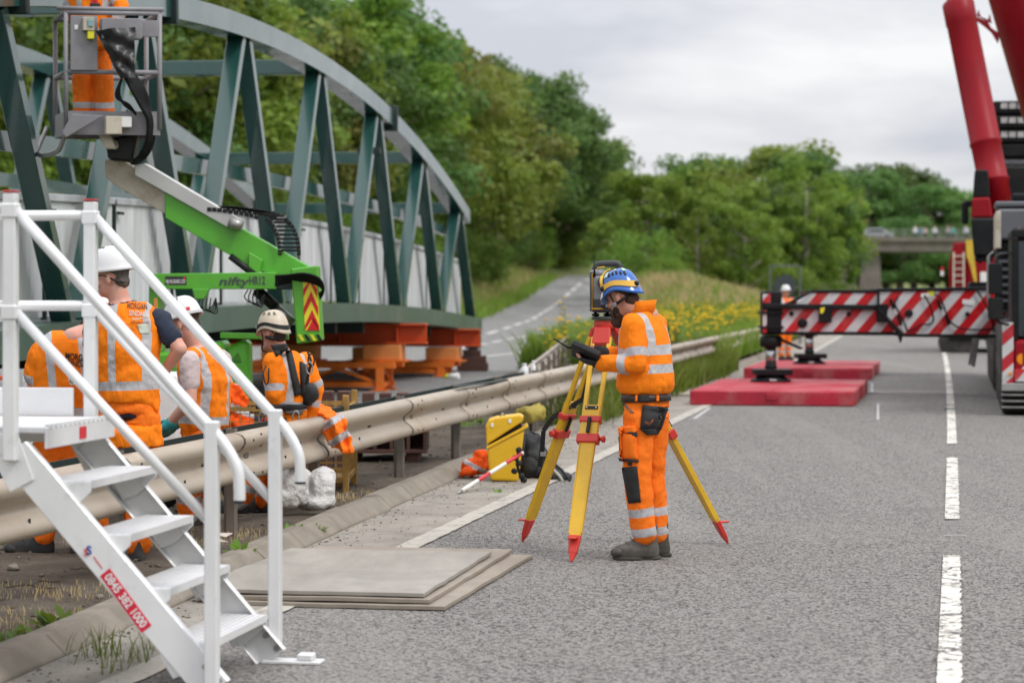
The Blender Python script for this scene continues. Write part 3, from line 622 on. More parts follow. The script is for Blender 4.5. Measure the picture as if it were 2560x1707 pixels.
# ================================================================== STEEL TRUSS FOOTBRIDGE ON TRESTLES
M_teal = pm('truss_paint', (.017, .074, .066), .24, var=.12, scale=1.5, dirt=(.04, .085, .078), dscale=1.2, damt=.35, spec=.7, coat=.5)
M_teald = pm('truss_dark_paint', (.012, .026, .024), .5, var=.1, scale=2)
M_tchord = pm('chord_paint', (.07, .125, .095), .4, var=.12, scale=1.2, dirt=(.2, .22, .19), dscale=.8, damt=.4)
def galv(name, c=(.55, .57, .6), stretch=(1, 1, .12), rough=.45, metal=.35):
    m, t, b = newmat(name); n1 = noise_tex(t, 5, 6, .6, stretch=stretch); n2 = noise_tex(t, 1.2, 5, .6)
    cc = mixc(t, ramp(t, n1, .35, (0, 0, 0), .7, (1, 1, 1)), tuple(x*.72 for x in c), c); cc = mixc(t, ramp(t, n2, .5, (0, 0, 0), .75, (.4,)*3), cc, tuple(x*.8 for x in c))
    t.links.new(cc, b.inputs['Base Color']); b.inputs['Metallic'].default_value = metal; t.links.new(ramp(t, n1, .2, (rough-.1,)*3, .8, (rough+.15,)*3), b.inputs['Roughness']); return m
M_panel = galv('corrugated_panel', (.8, .82, .84), metal=.15); M_panrail = galv('panel_rail', (.7, .72, .75))
ta, ts = Vector((.1215, .9926, 0)), Vector((.9926, -.1215, 0)); UZ = Vector((0, 0, 1))
def TN(Y, off=0, z=0): return Vector((-6.72+.1224*Y, Y, z))+ts*off
def Zb(Y): return 1.45-.0013*(Y-31)**2
def Zt(Y): return 4.6-.006*(Y-30.3)**2
LY = 4.4; YN = lambda n: LY*(5+n)
tb = thing('truss_footbridge', TN(30.8, -1.9, 0), 'long green steel bowstring truss footbridge resting on orange trestles', 'footbridge')
Yt = [13.0+i*(47.05-13.0)/48 for i in range(49)]; Yc = [12.6+i*(48.75-12.6)/40 for i in range(41)]
def chord(name, Ys, fz, off, wd, h0, h1, mat):
    MB().sweep([(-wd/2, h0), (wd/2, h0), (wd/2, h1), (-wd/2, h1)], [(TN(Y, off, fz(Y)), ts, UZ) for Y in Ys], smooth=False, closed=True, cap=True).build(name, mat, tb)
def diag(a, b_, mat=M_teal):
    d = (b_-a).normalized(); up = d.cross(ts)
    mb = MB(); sgn = 1
    # welded H: two broad flanges seen edge-on from the side plus a web
    mb.bar(a, b_, .195, .14, up=up); o = mb.build('diagonal', mat, tb, bevel=.008)
for off in (0, -3.8):
    chord('top_chord', Yt, Zt, off, .3, 0, .25, M_teal); chord('bottom_chord', Yc, Zb, off, .3, -.27, 0, M_tchord)
    for n in range(-2, 7):
        Yb_ = YN(n)
        for Y2 in (YN(n-.5), YN(n+.5)):
            if Y2 > 47 or Y2 < 13: continue
            sh = .16 if Y2 > Yb_ else -.16
            diag(TN(Yb_+sh, off, Zb(Yb_)-.02), TN(Y2-sh*.9, off, Zt(Y2)+.02))
    for Ys_ in (38.4, 25.0, 20.2):                       # bolted splices
        c = TN(Ys_, off, Zt(Ys_)+.135); d = (TN(Ys_+.1, off, Zt(Ys_+.1))-TN(Ys_-.1, off, Zt(Ys_-.1))).normalized(); MB().box(c, (.42, .09, .4), ax=(ts, d, ts.cross(d))).build('splice_plate', M_teald, tb, bevel=.01)
    chord('waist_rail', Yc[1:-3], lambda Y: Zb(Y)+1.5, off-.2 if off == 0 else off+.2, .1, 0, .17, M_teal)
for n, z_ in ((4, 1.9), (-1, 1.5)):
    Y = YN(n)+.1; MB().box(TN(37.05, 0, 3.75), (.34, .3, .1)).build('splice_plate', M_teald, tb, bevel=.01); break
for n in (-1.5, .5, 2.5, 4.5, 5.5):
    Y = YN(n); MB().bar(TN(Y, -.16, Zt(Y)+.1), TN(Y, -3.64, Zt(Y)+.1), .24, .2).build('cross_beam', M_teal, tb, bevel=.008)
for n2 in range(-4, 13):
    Y = YN(n2/2); MB().bar(TN(Y, -.15, Zb(Y)-.34), TN(Y, -3.65, Zb(Y)-.34), .14, .2).build('floor_beam', M_teald, tb)
MB().sweep([(-3.65, -.22), (-.15, -.22), (-.15, -.16), (-3.65, -.16)], [(TN(Y, 0, Zb(Y)), ts, UZ) for Y in Yc], smooth=False, closed=True, cap=True).build('deck_plate', M_teald, tb)
for off, sgn in ((-.24, 1), (-3.56, -1)):
    for h in range(-4, 13):                              # ribbed parapet panels, one per half bay
        Ya, Yb2 = YN(h/2)+.05, YN(h/2+.5)-.05
        if Ya < 13 or Ya > 48: continue
        Yb2 = min(Yb2, 48.5); n = int((Yb2-Ya)/.055) if off > -1 else 6; mb = MB(); vs_ = []
        for i in range(n+1):
            Y = Ya+(Yb2-Ya)*i/n; o2 = off+sgn*(.018 if i % 2 else -.018); vs_ += [TN(Y, o2, Zb(Y)+.03), TN(Y, o2, Zb(Y)+1.1)]
        mb.add(vs_, [(2*i, 2*i+2, 2*i+3, 2*i+1) for i in range(n)]); mb.build('parapet_panel', M_panel, tb)
        MB().bar(TN(Ya, off, Zb(Ya)+1.12), TN(Yb2, off, Zb(Yb2)+1.12), .07, .07).build('panel_rail', M_panrail, tb, bevel=.006)
        MB().bar(TN(Ya-.05, off, Zb(Ya)), TN(Ya-.05, off, Zb(Ya)+1.12), .06, .05).build('panel_post', M_teald, tb)
        for zc in (1.0,): MB().bar(TN(Ya-.05, off+.05*sgn, Zb(Ya)+zc), TN(Ya+.12, off+.05*sgn, Zb(Ya)+zc), .03, .03).build('clip', M_teald, tb)
MB().box(TN(48.55, 0, Zb(48.5)-.32), (.3, .28, .56), ax=(ts, ta, UZ)).build('bearing_leg', M_tchord, tb, bevel=.01)
MB().box(TN(48.55, -3.8, Zb(48.5)-.32), (.3, .28, .56), ax=(ts, ta, UZ)).build('bearing_leg', M_tchord, tb, bevel=.01)
# ---- orange trestles
M_or = pm('trestle_orange', (.85, .2, .02), .55, var=.15, scale=2, dirt=(.45, .1, .02), dscale=2.5, damt=.5, bmp=.1)
M_or2 = pm('trestle_light_orange', (.88, .34, .1), .55, var=.15, scale=2, dirt=(.35, .1, .04), dscale=2, damt=.5)
M_red = pm('beam_red_oxide', (.62, .085, .015), .55, var=.15, scale=2, dirt=(.2, .04, .02), dscale=2, damt=.5)
M_rust = pm('rust_brown', (.1, .045, .035), .8, var=.3, scale=3, dirt=(.17, .1, .07), dscale=4, damt=.6, bmp=.3)
def trestle(Yc_, offr, label):
    zt_ = Zb(Yc_)-.285; c = TN(Yc_, offr, 0); r = thing('trestle', (c.x, c.y, 0), label, 'trestle', 'trestles carrying the footbridge')
    # I-beam across the carriageway
    A, B = TN(Yc_, offr+.55, 0), TN(Yc_, offr-5.1, 0)
    for zz_, hh, ww in ((zt_-.015, .03, .3), (zt_-.165, .27, .02), (zt_-.315, .03, .3)):
        MB().bar(A+UZ*zz_, B+UZ*zz_, ww, hh).build('cross_girder_flange' if hh < .1 else 'cross_girder_web', M_red, r, bevel=.004)
    for k in range(6):
        q = A.lerp(B, (k+.5)/6); MB().box(q+UZ*(zt_-.165), (.016, .26, .26), ax=(ts, ta, UZ)).build('stiffener', M_red, r)
    zb_ = zt_-.335
    for o2 in (-.15, -1.55, -3.3, -4.6):
        q = TN(Yc_, offr+o2, 0); MB().box(q+UZ*(zb_-.13), (.62, .5, .24), ax=(ts, ta, UZ)).build('packer', M_or2, r, bevel=.01); MB().box(q+UZ*(zb_-.265), (.8, .6, .03), ax=(ts, ta, UZ)).build('bearing_plate', M_or, r, bevel=.004)
    zl = zb_-.28
    for o1, o2 in ((-.15, -1.55), (-3.3, -4.6)):
        for dy in (-.42, .42):
            p1, p2 = TN(Yc_, offr+o1, 0)+ta*dy, TN(Yc_, offr+o2, 0)+ta*dy
            MB().bar(p1+UZ*(zl-.05)+ts*.25, p2+UZ*(zl-.05)-ts*.25, .12, .1).build('top_rail', M_or, r, bevel=.006)
            MB().bar(p1+UZ*.1+ts*.1, p2+UZ*.1-ts*.1, .09, .08).build('bottom_rail', M_or, r, bevel=.006)
            MB().bar(p1+UZ*.12, p1.lerp(p2, .5)+UZ*(zl-.1), .05, .05).build('brace', M_or, r); MB().bar(p2+UZ*.12, p1.lerp(p2, .5)+UZ*(zl-.1), .05, .05).build('brace', M_or, r)
            for q in (p1, p2): MB().bar(q, q+UZ*(zl-.1), .16, .13).build('leg', M_or, r, bevel=.006); MB().box(q+UZ*.012, (.26, .26, .02), ax=(ts, ta, UZ)).build('foot_plate', M_or, r)
        for q0 in (TN(Yc_, offr+o1, 0), TN(Yc_, offr+o2, 0)):
            a_, b_ = q0-ta*.42, q0+ta*.42
            MB().bar(a_+UZ*.1, b_+UZ*.1, .07, .07).build('tie', M_or, r); MB().bar(a_+UZ*(zl-.05), b_+UZ*(zl-.05), .1, .1).build('tie', M_or, r)
            MB().bar(a_+UZ*.14, a_.lerp(b_, .55)+UZ*(zl-.12), .045, .045).build('brace', M_or, r); MB().bar(b_+UZ*.14, a_.lerp(b_, .45)+UZ*(zl-.12), .045, .045).build('brace', M_or, r)
    return r
trestle(39.2, 0, 'orange lattice trestle with red girder in the middle of the footbridge')
trestle(45.6, 0, 'orange lattice trestle with red girder nearest the far bearing of the footbridge')
trestle(18.5, 0, 'orange lattice trestle with red girder beside the mobile stairs')
pk = thing('packer_stack', GP(1178, 905), 'dark stack of steel packers under the far corner of the footbridge', 'packer stack'); c = TN(48.5, 0, 0)
for k, (sx, sy, sz, dx) in enumerate(((.62, .6, .16, 0), (.5, .5, .14, .02), (.36, .4, .12, -.02), (.2, .22, .1, 0), (.1, .1, .06, 0))):
    z_ = sum((.16, .14, .12, .1, .06)[:k])+sz/2+.002; MB().box(c+Vector((dx, 0, z_)), (sx, sy, sz)).build('packer_block', M_rust if k < 3 else M_teald, pk, bevel=.01)
# ================================================================== GREEN BOOM LIFT
M_green = pm('lift_green', (.1, .42, .028), .35, var=.06, scale=3, dirt=(.06, .25, .03), dscale=4, damt=.3, coat=.2)
M_cream = pm('boom_cream', (.6, .55, .45), .5, var=.08, scale=3, dirt=(.24, .17, .11), dscale=5, damt=.7)
M_silver = pm('boom_silver', (.55, .55, .54), .35, .5, var=.1, scale=3); M_grey = pm('basket_grey', (.26, .255, .275), .5, var=.08, scale=5, dirt=(.16, .15, .15), dscale=7, damt=.4); M_black = pm('black_rubber', (.009, .009, .01), .65, var=.3, scale=8, spec=.25)
M_blk = pm('black_plastic', (.012, .012, .013), .45, var=.2, scale=12, spec=.3); M_steel = pm('worn_steel', (.35, .34, .33), .4, .8, var=.2, scale=9)
M_yel = pm('sign_yellow', (.78, .72, .03), .4, var=.05); M_sred = pm('sign_red', (.6, .01, .012), .4, var=.06); M_txt = pm('dark_lettering', (.06, .065, .07), .5)
M_white = pm('white_plastic', (.8, .8, .79), .4, var=.05)
YM = 21.0
ml = thing('boom_lift', P(560, 1191, YM), 'green articulated boom lift with chevron plate standing in front of the truss', 'boom lift')
def pp(pts, Y, d, name, mat, parent=ml, bevel=.006): return MB().prism([P(x, y, Y) for x, y in pts], (0, d, 0)).build(name, mat, parent, bevel=bevel)
pp([(413, 483), (440, 478), (640, 592), (775, 668), (775, 700), (735, 697), (640, 676), (413, 545)], 20.9, .3, 'upper_boom', M_green)
pp([(262, 400), (300, 398), (450, 480), (450, 535), (415, 536), (285, 462), (262, 440)], 20.95, .2, 'telescopic_boom', M_cream)
pp([(336, 414), (362, 408), (598, 548), (598, 574), (578, 574), (336, 438)], 20.86, .28, 'carrier_tray', M_silver)
MB().tube([P(572, 556, 20.8), P(606, 566, 20.8)], .05, 12).build('roller', M_steel, ml)
pp([(622, 630), (657, 650), (645, 690), (620, 690)], 20.84, .05, 'lug', M_green)
pp([(376, 684), (690, 681), (690, 723), (376, 723)], 20.75, .28, 'lower_boom', M_green)
pp([(480, 722), (525, 722), (510, 748), (488, 748)], 20.72, .06, 'lug', M_green); pp([(690, 690), (735, 690), (735, 724), (690, 724)], 20.8, .2, 'pivot_link', M_teald)
pp([(727, 672), (793, 664), (803, 852), (742, 860)], 20.62, .34, 'knuckle_post', M_green, bevel=.01)
kp = ml.children[-1]
# chevron plate, red chevrons as raised film on the yellow plate
pl = MB().prism([P(x, y, 20.615) for x, y in ((757, 702), (793, 702), (800, 826), (762, 826))], (0, .004, 0)).build('chevron_plate', M_yel, ml)
for k in range(4):
    y0 = 700+k*46-18; xm = 775+k*2.6; L_, R_ = 758+k*1.9, 793+k*2.4
    poly = [(L_, y0+40), (xm, y0), (R_, y0+40), (R_, y0+62), (xm, y0+24), (L_, y0+62)]; poly = [(x, min(826, max(702, y))) for x, y in poly]
    if k == 3: poly = [(L_+4, 826), (xm, 796), (R_-1, 826)]
    MB().prism([P(x, y, 20.612) for x, y in poly], (0, .003, 0)).build('chevron', M_sred, pl)
for k in range(4): MB().prism([P(x, y, 20.61) for x, y in ((744+k*15, 836), (752+k*15, 836), (762+k*15, 852), (754+k*15, 852))], (0, .006, 0)).build('hazard_stripe', M_blk if k % 2 else M_yel, kp)
# hoses
for k in range(7):
    o_ = k*.018; MB().tube([P(688, 690+k*4, 20.6), P(720, 688+k*3, 20.56+o_), P(760, 684+k*3, 20.5+o_), P(795, 694+k*3, 20.5+o_), P(808, 715+k*2, 20.55+o_), P(806-k*2, 736, 20.66), P(796, 752, 20.9)], .011, 6).build('hose', M_black, ml)
for k in range(4): MB().tube([P(620+k*8, 724, 20.74), P(612+k*10, 745+k*4, 20.72), P(640+k*5, 758+k*3, 20.74), P(662, 735, 20.78)], .006, 5).build('hose', M_black, ml)
for k in range(4): MB().tube([P(500+k*9, 745, 20.74), P(498+k*9, 768+k*3, 20.7), P(525+k*6, 772+k*3, 20.72), P(540, 745, 20.78)], .006, 5).build('hose', M_black, ml)
MB().tube([P(640, 725, 20.95), P(690, 768, 20.95)], .05, 12).build('ram_barrel', M_blk, ml); MB().tube([P(690, 768, 20.95), P(735, 806, 20.95)], .034, 12).build('ram_rod', M_steel, ml)
MB().tube([P(575, 640, 20.83), P(640, 690, 20.83)], .03, 10).build('ram_barrel', M_blk, ml)
# drag chain: links side by side
pts_ = [(560, 524), (585, 525), (612, 529), (640, 533), (665, 537), (688, 546), (705, 562), (715, 582), (721, 603), (724, 624), (724, 640)]
for i in range(len(pts_)-1):
    for s_ in (0, .5):
        a_ = P(pts_[i][0]+(pts_[i+1][0]-pts_[i][0])*s_, pts_[i][1]+(pts_[i+1][1]-pts_[i][1])*s_, 20.9); b_ = P(pts_[i][0]+(pts_[i+1][0]-pts_[i][0])*(s_+.44), pts_[i][1]+(pts_[i+1][1]-pts_[i][1])*(s_+.44), 20.9)
        mb = MB()
        for dx in (-.14, .02): mb.bar(a_+Vector((dx+.06*(i > 4), dx*.3, 0)), b_+Vector((dx+.06*(i > 4), dx*.3, 0)), .016, .036)
        mb.bar(a_+Vector((-.07, 0, .02)), a_+Vector((.08, 0, .02)), .02, .02); mb.build('chain_link', M_blk, ml, bevel=.003)
# base, turret, outrigger arms
pp([(372, 712), (398, 712), (402, 880), (372, 880)], 20.8, .3, 'turret_post', M_green, bevel=.012); pp([(384, 745), (394, 745), (394, 775), (384, 775)], 20.79, .006, 'warning_label', M_or2)
pp([(520, 856), (560, 852), (562, 1010), (520, 1010)], 20.9, .5, 'engine_cover', M_green, bevel=.03); pp([(380, 880), (520, 880), (520, 1000), (380, 1000)], 20.8, .7, 'chassis_cover', M_green, bevel=.03)
pp([(563, 870), (600, 852), (622, 850), (625, 1005), (563, 1005)], 20.95, .3, 'battery_cover', M_green, bevel=.03); pp([(572, 905), (596, 880), (604, 905)], 20.94, .02, 'cover_recess', pm('lift_green_dark', (.05, .22, .02), .4), bevel=.004)
pp([(550, 831), (720, 836), (720, 850), (550, 846)], 20.9, .12, 'stowed_rail', M_green); pp([(420, 1000), (640, 1000), (640, 1060), (420, 1060)], 20.8, .9, 'chassis', M_blk, bevel=.02)
for px in (430, 620):
    for y0 in (20.75, 21.6): MB().lathe(P(px, 1118, y0)+Vector((0, -.12, 0)), [(.1, 0), (.26, .02), (.275, .06), (.275, .18), (.26, .22), (.1, .24)], 20, axis=(0, 1, 0)).build('wheel', M_black, ml)
pp([(420, 1050), (640, 1050), (640, 1110), (420, 1110)], 20.95, .6, 'axle_beam', M_blk)
M_badge = pm('badge_dark', (.03, .03, .035), .5); pp([(413, 691), (466, 691), (466, 712), (413, 712)], 20.746, .003, 'name_plate', M_badge, bevel=0)
lettering('NJ HUGHES LTD', .045, P(439, 704, 20.743), (1, 0, 0), UZ, M_white, ml, wfit=.165); pp([(459, 692), (464, 692), (464, 700), (459, 700)], 20.745, .003, 'red_mark', M_sred, bevel=0)
lettering('nifty', .1, P(585, 704, 20.745), (1, 0, 0), UZ, M_txt, ml, wfit=.25, shear=.25); lettering('HR12', .1, P(643, 702, 20.745), (1, 0, 0), UZ, M_txt, ml, wfit=.135)
# basket
B0 = P(165, 290, 20.4); bw, bd = Vector((.775, .1, 0)), Vector((-.2, .58, 0)); z0, z1 = 3.08, 3.96
def BP(u, v, z): return Vector((B0.x, B0.y, 0))+bw*u+bd*v+UZ*z
bk = MB().box(BP(.5, .5, z0-.03), (.78, .6, .06), ax=(bw.normalized(), bd.normalized(), UZ)).build('basket_floor', M_grey, ml, bevel=.008)
for u, v in ((0, 0), (1, 0), (0, 1), (1, 1)): MB().tube([BP(u, v, z0-.1), BP(u, v, z1)], .021, 8).build('basket_post', M_grey, bk)
for z_ in (z1, 3.46):
    for a_, b_ in (((0, 0), (1, 0)), ((0, 0), (0, 1)), ((0, 1), (1, 1)), ((1, 0), (1, 1))): MB().tube([BP(*a_, z_), BP(*b_, z_)], .02, 8).build('basket_rail', M_grey, bk)
MB().tube([BP(-.1, 0, z1+.035), BP(1.05, 0, z1+.035)], .018, 8).build('basket_rail', M_grey, bk)
for a_, b_ in (((0, 0), (1, 0)), ((0, 0), (0, 1)), ((0, 1), (1, 1)), ((1, 0), (1, 1))):
    p, q = BP(*a_, z0-.05), BP(*b_, z0-.05); MB().bar(p, q, .012, .2).build('kick_plate', M_grey, bk)
def bp_(u0, u1, za, zb2, v, name, mat, d=.02): return MB().box(BP((u0+u1)/2, v, (za+zb2)/2), ((u1-u0)*.78, d, zb2-za), ax=(bw.normalized(), bd.normalized(), UZ)).build(name, mat, bk, bevel=.004)
bp_(.04, .33, 3.47, 3.93, -.05, 'control_panel_back', M_grey); bp_(.35, .78, 3.73, 3.9, -.14, 'control_box', M_grey, .14); bp_(.74, .98, 3.76, 3.9, -.03, 'side_plate', M_grey)
bp_(.16, .28, 3.8, 3.91, -.12, 'switch_box', M_cream, .08); bp_(.21, .28, 3.73, 3.8, -.12, 'key_switch', M_yel, .06); bp_(.205, .27, 3.83, 3.89, -.2, 'screen', pm('blue_screen', (.25, .4, .42), .2), .01); bp_(.08, .12, 3.81, 3.85, -.075, 'label_patch', M_white, .006)
# hanging black cover cloth
mb = MB(); vs_ = []
for i in range(11):
    for j in range(15):
        u = i/10; v = j/14; x0, x1 = 238+v*62, 338; px = x0+(x1-x0)*u; py = 78+118*v-10*u*(1-v)
        q = P(px, py, 20.28); q.y += .02*sin(u*9+v*4)+.022*sin(v*15-u*6)+.012*sin(v*27+u*11)-.05*sin(u*3.1); vs_.append(q)
mb.add(vs_, [(i*15+j, i*15+j+1, (i+1)*15+j+1, (i+1)*15+j) for i in range(10) for j in range(14)], 0, True)
mb.build('control_cover', pm('black_vinyl', (.018, .018, .02), .38, var=.2), bk)
for k in range(6): MB().tube([P(312+k*5, 190, 20.3+.03*k), P(330+k*6, 225, 20.3+.03*k), P(352+k*4, 265, 20.35+.03*k), P(370+k*2, 300, 20.4+.02*k), P(368+k*3, 350, 20.45+.02*k), P(350+k*3, 390, 20.6), P(330+k*2, 408, 20.8)], .018, 7).build('cable', M_black, bk)
for k in range(3): MB().tube([P(305, 195, 20.4), P(298-k*4, 230+k*6, 20.4), P(310+k*6, 262, 20.4), P(345, 285+k*5, 20.5)], .011, 6).build('cable', M_black, bk)
pp([(155, 330), (180, 285), (260, 290), (165, 345)], 20.33, .02, 'bracket_plate', M_grey, bk); bp_(.4, .57, 2.93, 3.08, -.12, 'lamp', M_cream, .1); bp_(.57, .68, 2.99, 3.08, -.1, 'beacon', M_white, .08)
MB().tube([P(118, 318, 20.9), P(95, 385, 20.8), P(145, 378, 20.5), P(165, 330, 20.4)], .02, 8).build('step_loop', M_steel, bk)
pp([(240, 325), (270, 325), (290, 372), (262, 372)], 20.5, .3, 'basket_knuckle', M_cream, bk, .01); pp([(262, 350), (345, 330), (330, 405), (270, 400)], 20.62, .25, 'rotator', M_blk, bk, .02); MB().tube([P(285, 360, 20.6), P(305, 408, 20.9)], .035, 10).build('ram', M_cream, bk)
# ================================================================== RED MOBILE CRANE
M_cred = pm('crane_red', (.27, .002, .01), .42, var=.1, scale=1.5, spec=.25, dirt=(.2, .01, .015), dscale=2, damt=.4); M_pad = pm('mat_red', (.42, .014, .035), .65, var=.18, scale=2, dirt=(.5, .27, .24), dscale=1.5, damt=.55, bmp=.2, bscale=20)
def stripes(name, c1, c2, dx, dz, per, off=0):
    m, t, b = newmat(name); tcn = N(t, 'ShaderNodeTexCoord'); sp = N(t, 'ShaderNodeSeparateXYZ'); t.links.new(tcn.outputs['Object'], sp.inputs[0])
    s_ = M(t, 'ADD', M(t, 'MULTIPLY', sp.outputs[0], dx/per), M(t, 'MULTIPLY_ADD', sp.outputs[2], dz/per, off)); f = M(t, 'GREATER_THAN', M(t, 'FRACT', s_), .5)
    c = mixc(t, f, c1, c2); d = noise_tex(t, 4, 7, .65); c = mixc(t, ramp(t, d, .5, (0, 0, 0), .8, (.4,)*3), c, (.3, .27, .25)); t.links.new(c, b.inputs['Base Color']); b.inputs['Roughness'].default_value = .4; return m
M_str = stripes('red_white_stripe', (.62, .62, .63), (.55, .006, .012), 1, -.85, .37)
M_cgrey = pm('cab_grey', (.12, .125, .14), .4, var=.06); M_cblk = pm('crane_black', (.008, .0085, .01), .5, var=.2, scale=3, spec=.25, dirt=(.03, .028, .026), dscale=3, damt=.4)
cr0 = Vector((7.5, 31, 0)); ck = thing('mobile_crane', (7.6, 37, 0), 'red and black mobile crane with its outrigger beam extended on red mats', 'mobile crane')
YO = 37.0
def cp(pts, Y, d, name, mat, bevel=.012, parent=ck): return MB().prism([P(x, y, Y) for x, y in pts], (.185*d, d, 0)).build(name, mat, parent, bevel=bevel)
def outrigger(Y, dz=0, sx=0):
    k = Y/YO
    def q(pts, dy, d, name, mat, bevel=.01): return MB().prism([Vector(((x-CX)/F*YO+sx, Y+dy, EYE-(y-HY)/F*YO)) for x, y in pts], (0, d, 0)).build(name, mat, ck, bevel=bevel)
    bm_ = q([(2196, 728), (2560, 722), (2560, 838), (2262, 836), (2196, 770)], 0, .55, 'outrigger_box', M_str, .012)
    q([(2192, 721), (2560, 716), (2560, 724), (2192, 729)], -.03, .62, 'box_top_flange', M_cblk); q([(2255, 835), (2560, 836), (2560, 845), (2255, 842)], -.03, .62, 'box_bottom_flange', M_cblk)
    q([(1915, 756), (2000, 754), (2034, 731), (2250, 731), (2250, 831), (1915, 831)], .1, .36, 'outrigger_beam', M_str, .012)
    q([(2030, 725), (2195, 724), (2195, 732), (2030, 732)], .08, .4, 'beam_top_flange', M_cblk); q([(1912, 829), (2260, 832), (2260, 839), (1912, 837)], .08, .4, 'beam_bottom_flange', M_cblk); q([(1955, 764), (1975, 764), (2030, 733), (2030, 725)], .07, .04, 'slope_edge', M_cblk)
    q([(1913, 759), (2192, 762), (2192, 775), (1913, 772)], .02, .07, 'guide_bar', M_cblk); q([(2048, 760), (2080, 760), (2080, 806), (2048, 806)], 0, .1, 'bracket', M_cblk); q([(2192, 760), (2220, 760), (2216, 806), (2192, 806)], -.04, .1, 'bracket', M_cblk)
    q([(2192, 722), (2198, 722), (2198, 772), (2250, 826), (2245, 836), (2192, 776)], -.05, .05, 'collar_edge', M_cblk); q([(2243, 832), (2256, 832), (2254, 848), (2250, 858), (2246, 848)], -.06, .06, 'guide_pin', M_cblk)
    for x, y, r_ in ((2008, 808, .075), (2272, 783, .06), (2418, 785, .035), (1980, 784, .035), (2124, 785, .035)): MB().lathe(Vector(((x-CX)/F*YO+sx, Y+(.09 if x < 2196 else -.01), EYE-(y-HY)/F*YO)), [(r_*.6, -.03), (r_, -.02), (r_, .02)], 16, axis=(0, 1, 0)).build('hub_cap', M_cblk, ck)
    for x, y in ((2222, 760), (2340, 762), (2360, 800), (2240, 800)): q([(x, y-12), (x+6, y-14), (x+16, y+10), (x+9, y+13)], -.03, .03, 'grab_slot', M_cblk, .004)
    for c_ in ([(2245, 742), (2236, 760), (2262, 812), (2270, 828), (2300, 812), (2330, 806), (2326, 770), (2310, 738)], [(2335, 736), (2350, 745), (2372, 800), (2400, 820), (2440, 824), (2480, 822)], [(2440, 724), (2462, 760), (2478, 800), (2484, 830)]):
        MB().tube([Vector(((x-CX)/F*YO+sx, Y-.04, EYE-(y-HY)/F*YO)) for x, y in c_], .014, 6).build('hydraulic_hose', M_black, ck)
    q([(2302, 734), (2330, 731), (2330, 742), (2302, 744)], -.012, .008, 'data_label', M_white, .001); q([(2406, 748), (2438, 750), (2436, 764), (2406, 760)], -.012, .008, 'data_label', M_white, .001); q([(2050, 770), (2062, 768), (2058, 782), (2050, 784)], -.02, .01, 'warning_label', M_yel, .001); q([(2320, 727), (2334, 727), (2334, 740), (2322, 738)], -.014, .01, 'warning_label', M_yel, .001)
    # jack
    jx = (1932-CX)/F*YO+sx; jy = Y+.28
    q([(1908, 728), (1956, 728), (1956, 838), (1908, 838)], .08, .4, 'jack_housing', M_cblk, .02); q([(1908, 735), (1928, 735), (1928, 757), (1908, 757)], .075, .01, 'end_stripe', M_str, .002); q([(1908, 775), (1918, 775), (1918, 832), (1908, 832)], .075, .01, 'end_stripe', M_str, .002)
    for z_ in (1.27, 1.05): q([(1903, HY+(EYE-z_)*F/YO-3), (1960, HY+(EYE-z_)*F/YO-3), (1960, HY+(EYE-z_)*F/YO+3), (1903, HY+(EYE-z_)*F/YO+3)], .05, .46, 'jack_collar', M_cblk, .004)
    MB().lathe((jx, jy, .74), [(.15, 0), (.17, .02), (.17, .16), (.13, .18)], 24).build('jack_sleeve', M_cblk, ck); MB().lathe((jx, jy, .44), [(.085, 0), (.085, .32)], 24).build('jack_rod', pm('chrome', (.5, .5, .5), .22, .9, var=.05), ck)
    MB().lathe((jx, jy, .34), [(.06, 0), (.075, .05), (.1, .1), (.085, .13)], 20).build('jack_ball', M_cblk, ck)
    MB().lathe((jx, jy, .214), [(.31, 0), (.32, .015), (.3, .03), (.24, .06), (.2, .1), (.12, .13), (.08, .16)], 32).build('jack_foot', M_cblk, ck)
    MB().box((jx+.02, jy, .36), (.58, .5, .09)).build('foot_tray', M_cblk, ck, bevel=.01); MB().box((jx, jy-.325, .245), (.1, .02, .02)).build('foot_label', M_white, ck)
    return jx, jy
j1 = outrigger(37.0); j2 = outrigger(46.0, sx=1.7)
cp([(1950, 838), (1958, 848), (2010, 870), (2000, 874), (1950, 852)], 37.15, .05, 'hose_guard', M_cblk)
ra, rs2 = Vector((.18, .9837, 0)), Vector((.9837, -.18, 0))
def mat_pad(c, lab, zoff=0):
    r = thing('outrigger_mat', (c[0], c[1], 0), lab, 'outrigger mat', 'red outrigger mats under the crane'); q = Vector((c[0], c[1], .105))
    MB().box(q, (2.3, 2.32, .205), ax=(rs2, ra, UZ)).build('steel_slab', M_pad, r, bevel=.015)
    MB().box(q-ra*1.166+UZ*.02, (.16, .02, .1), ax=(rs2, ra, UZ)).build('lifting_eye', M_pad, r, bevel=.01)
    for s_ in (-.78, .0, .78): MB().box(q+rs2*s_+UZ*.104, (.012, 2.3, .004), ax=(rs2, ra, UZ)).build('weld_seam', M_pad, r)
mat_pad((3.64+.2, 34.95), 'red steel outrigger mat whose lifting eye faces the surveyor'); mat_pad((3.64+.2+.45, 37.32), 'red steel outrigger mat carrying the front jack of the crane')
mat_pad((5.55, 44.9), 'red steel outrigger mat lying in front of the rear jack'); mat_pad((6.0, 47.28), 'red steel outrigger mat carrying the rear jack of the crane')
q = GP(1705, 992); MB().box((q.x+.05, q.y+.4, .025), (.5, .9, .05), ax=(rs2, ra, UZ)).build('timber_board', pm('pale_timber', (.4, .36, .29), .9, var=.2, bmp=.3), bevel=.004); tag(bpy.data.objects['timber_board'], 'pale timber board lying beside the red outrigger mat by the kerb', 'board')
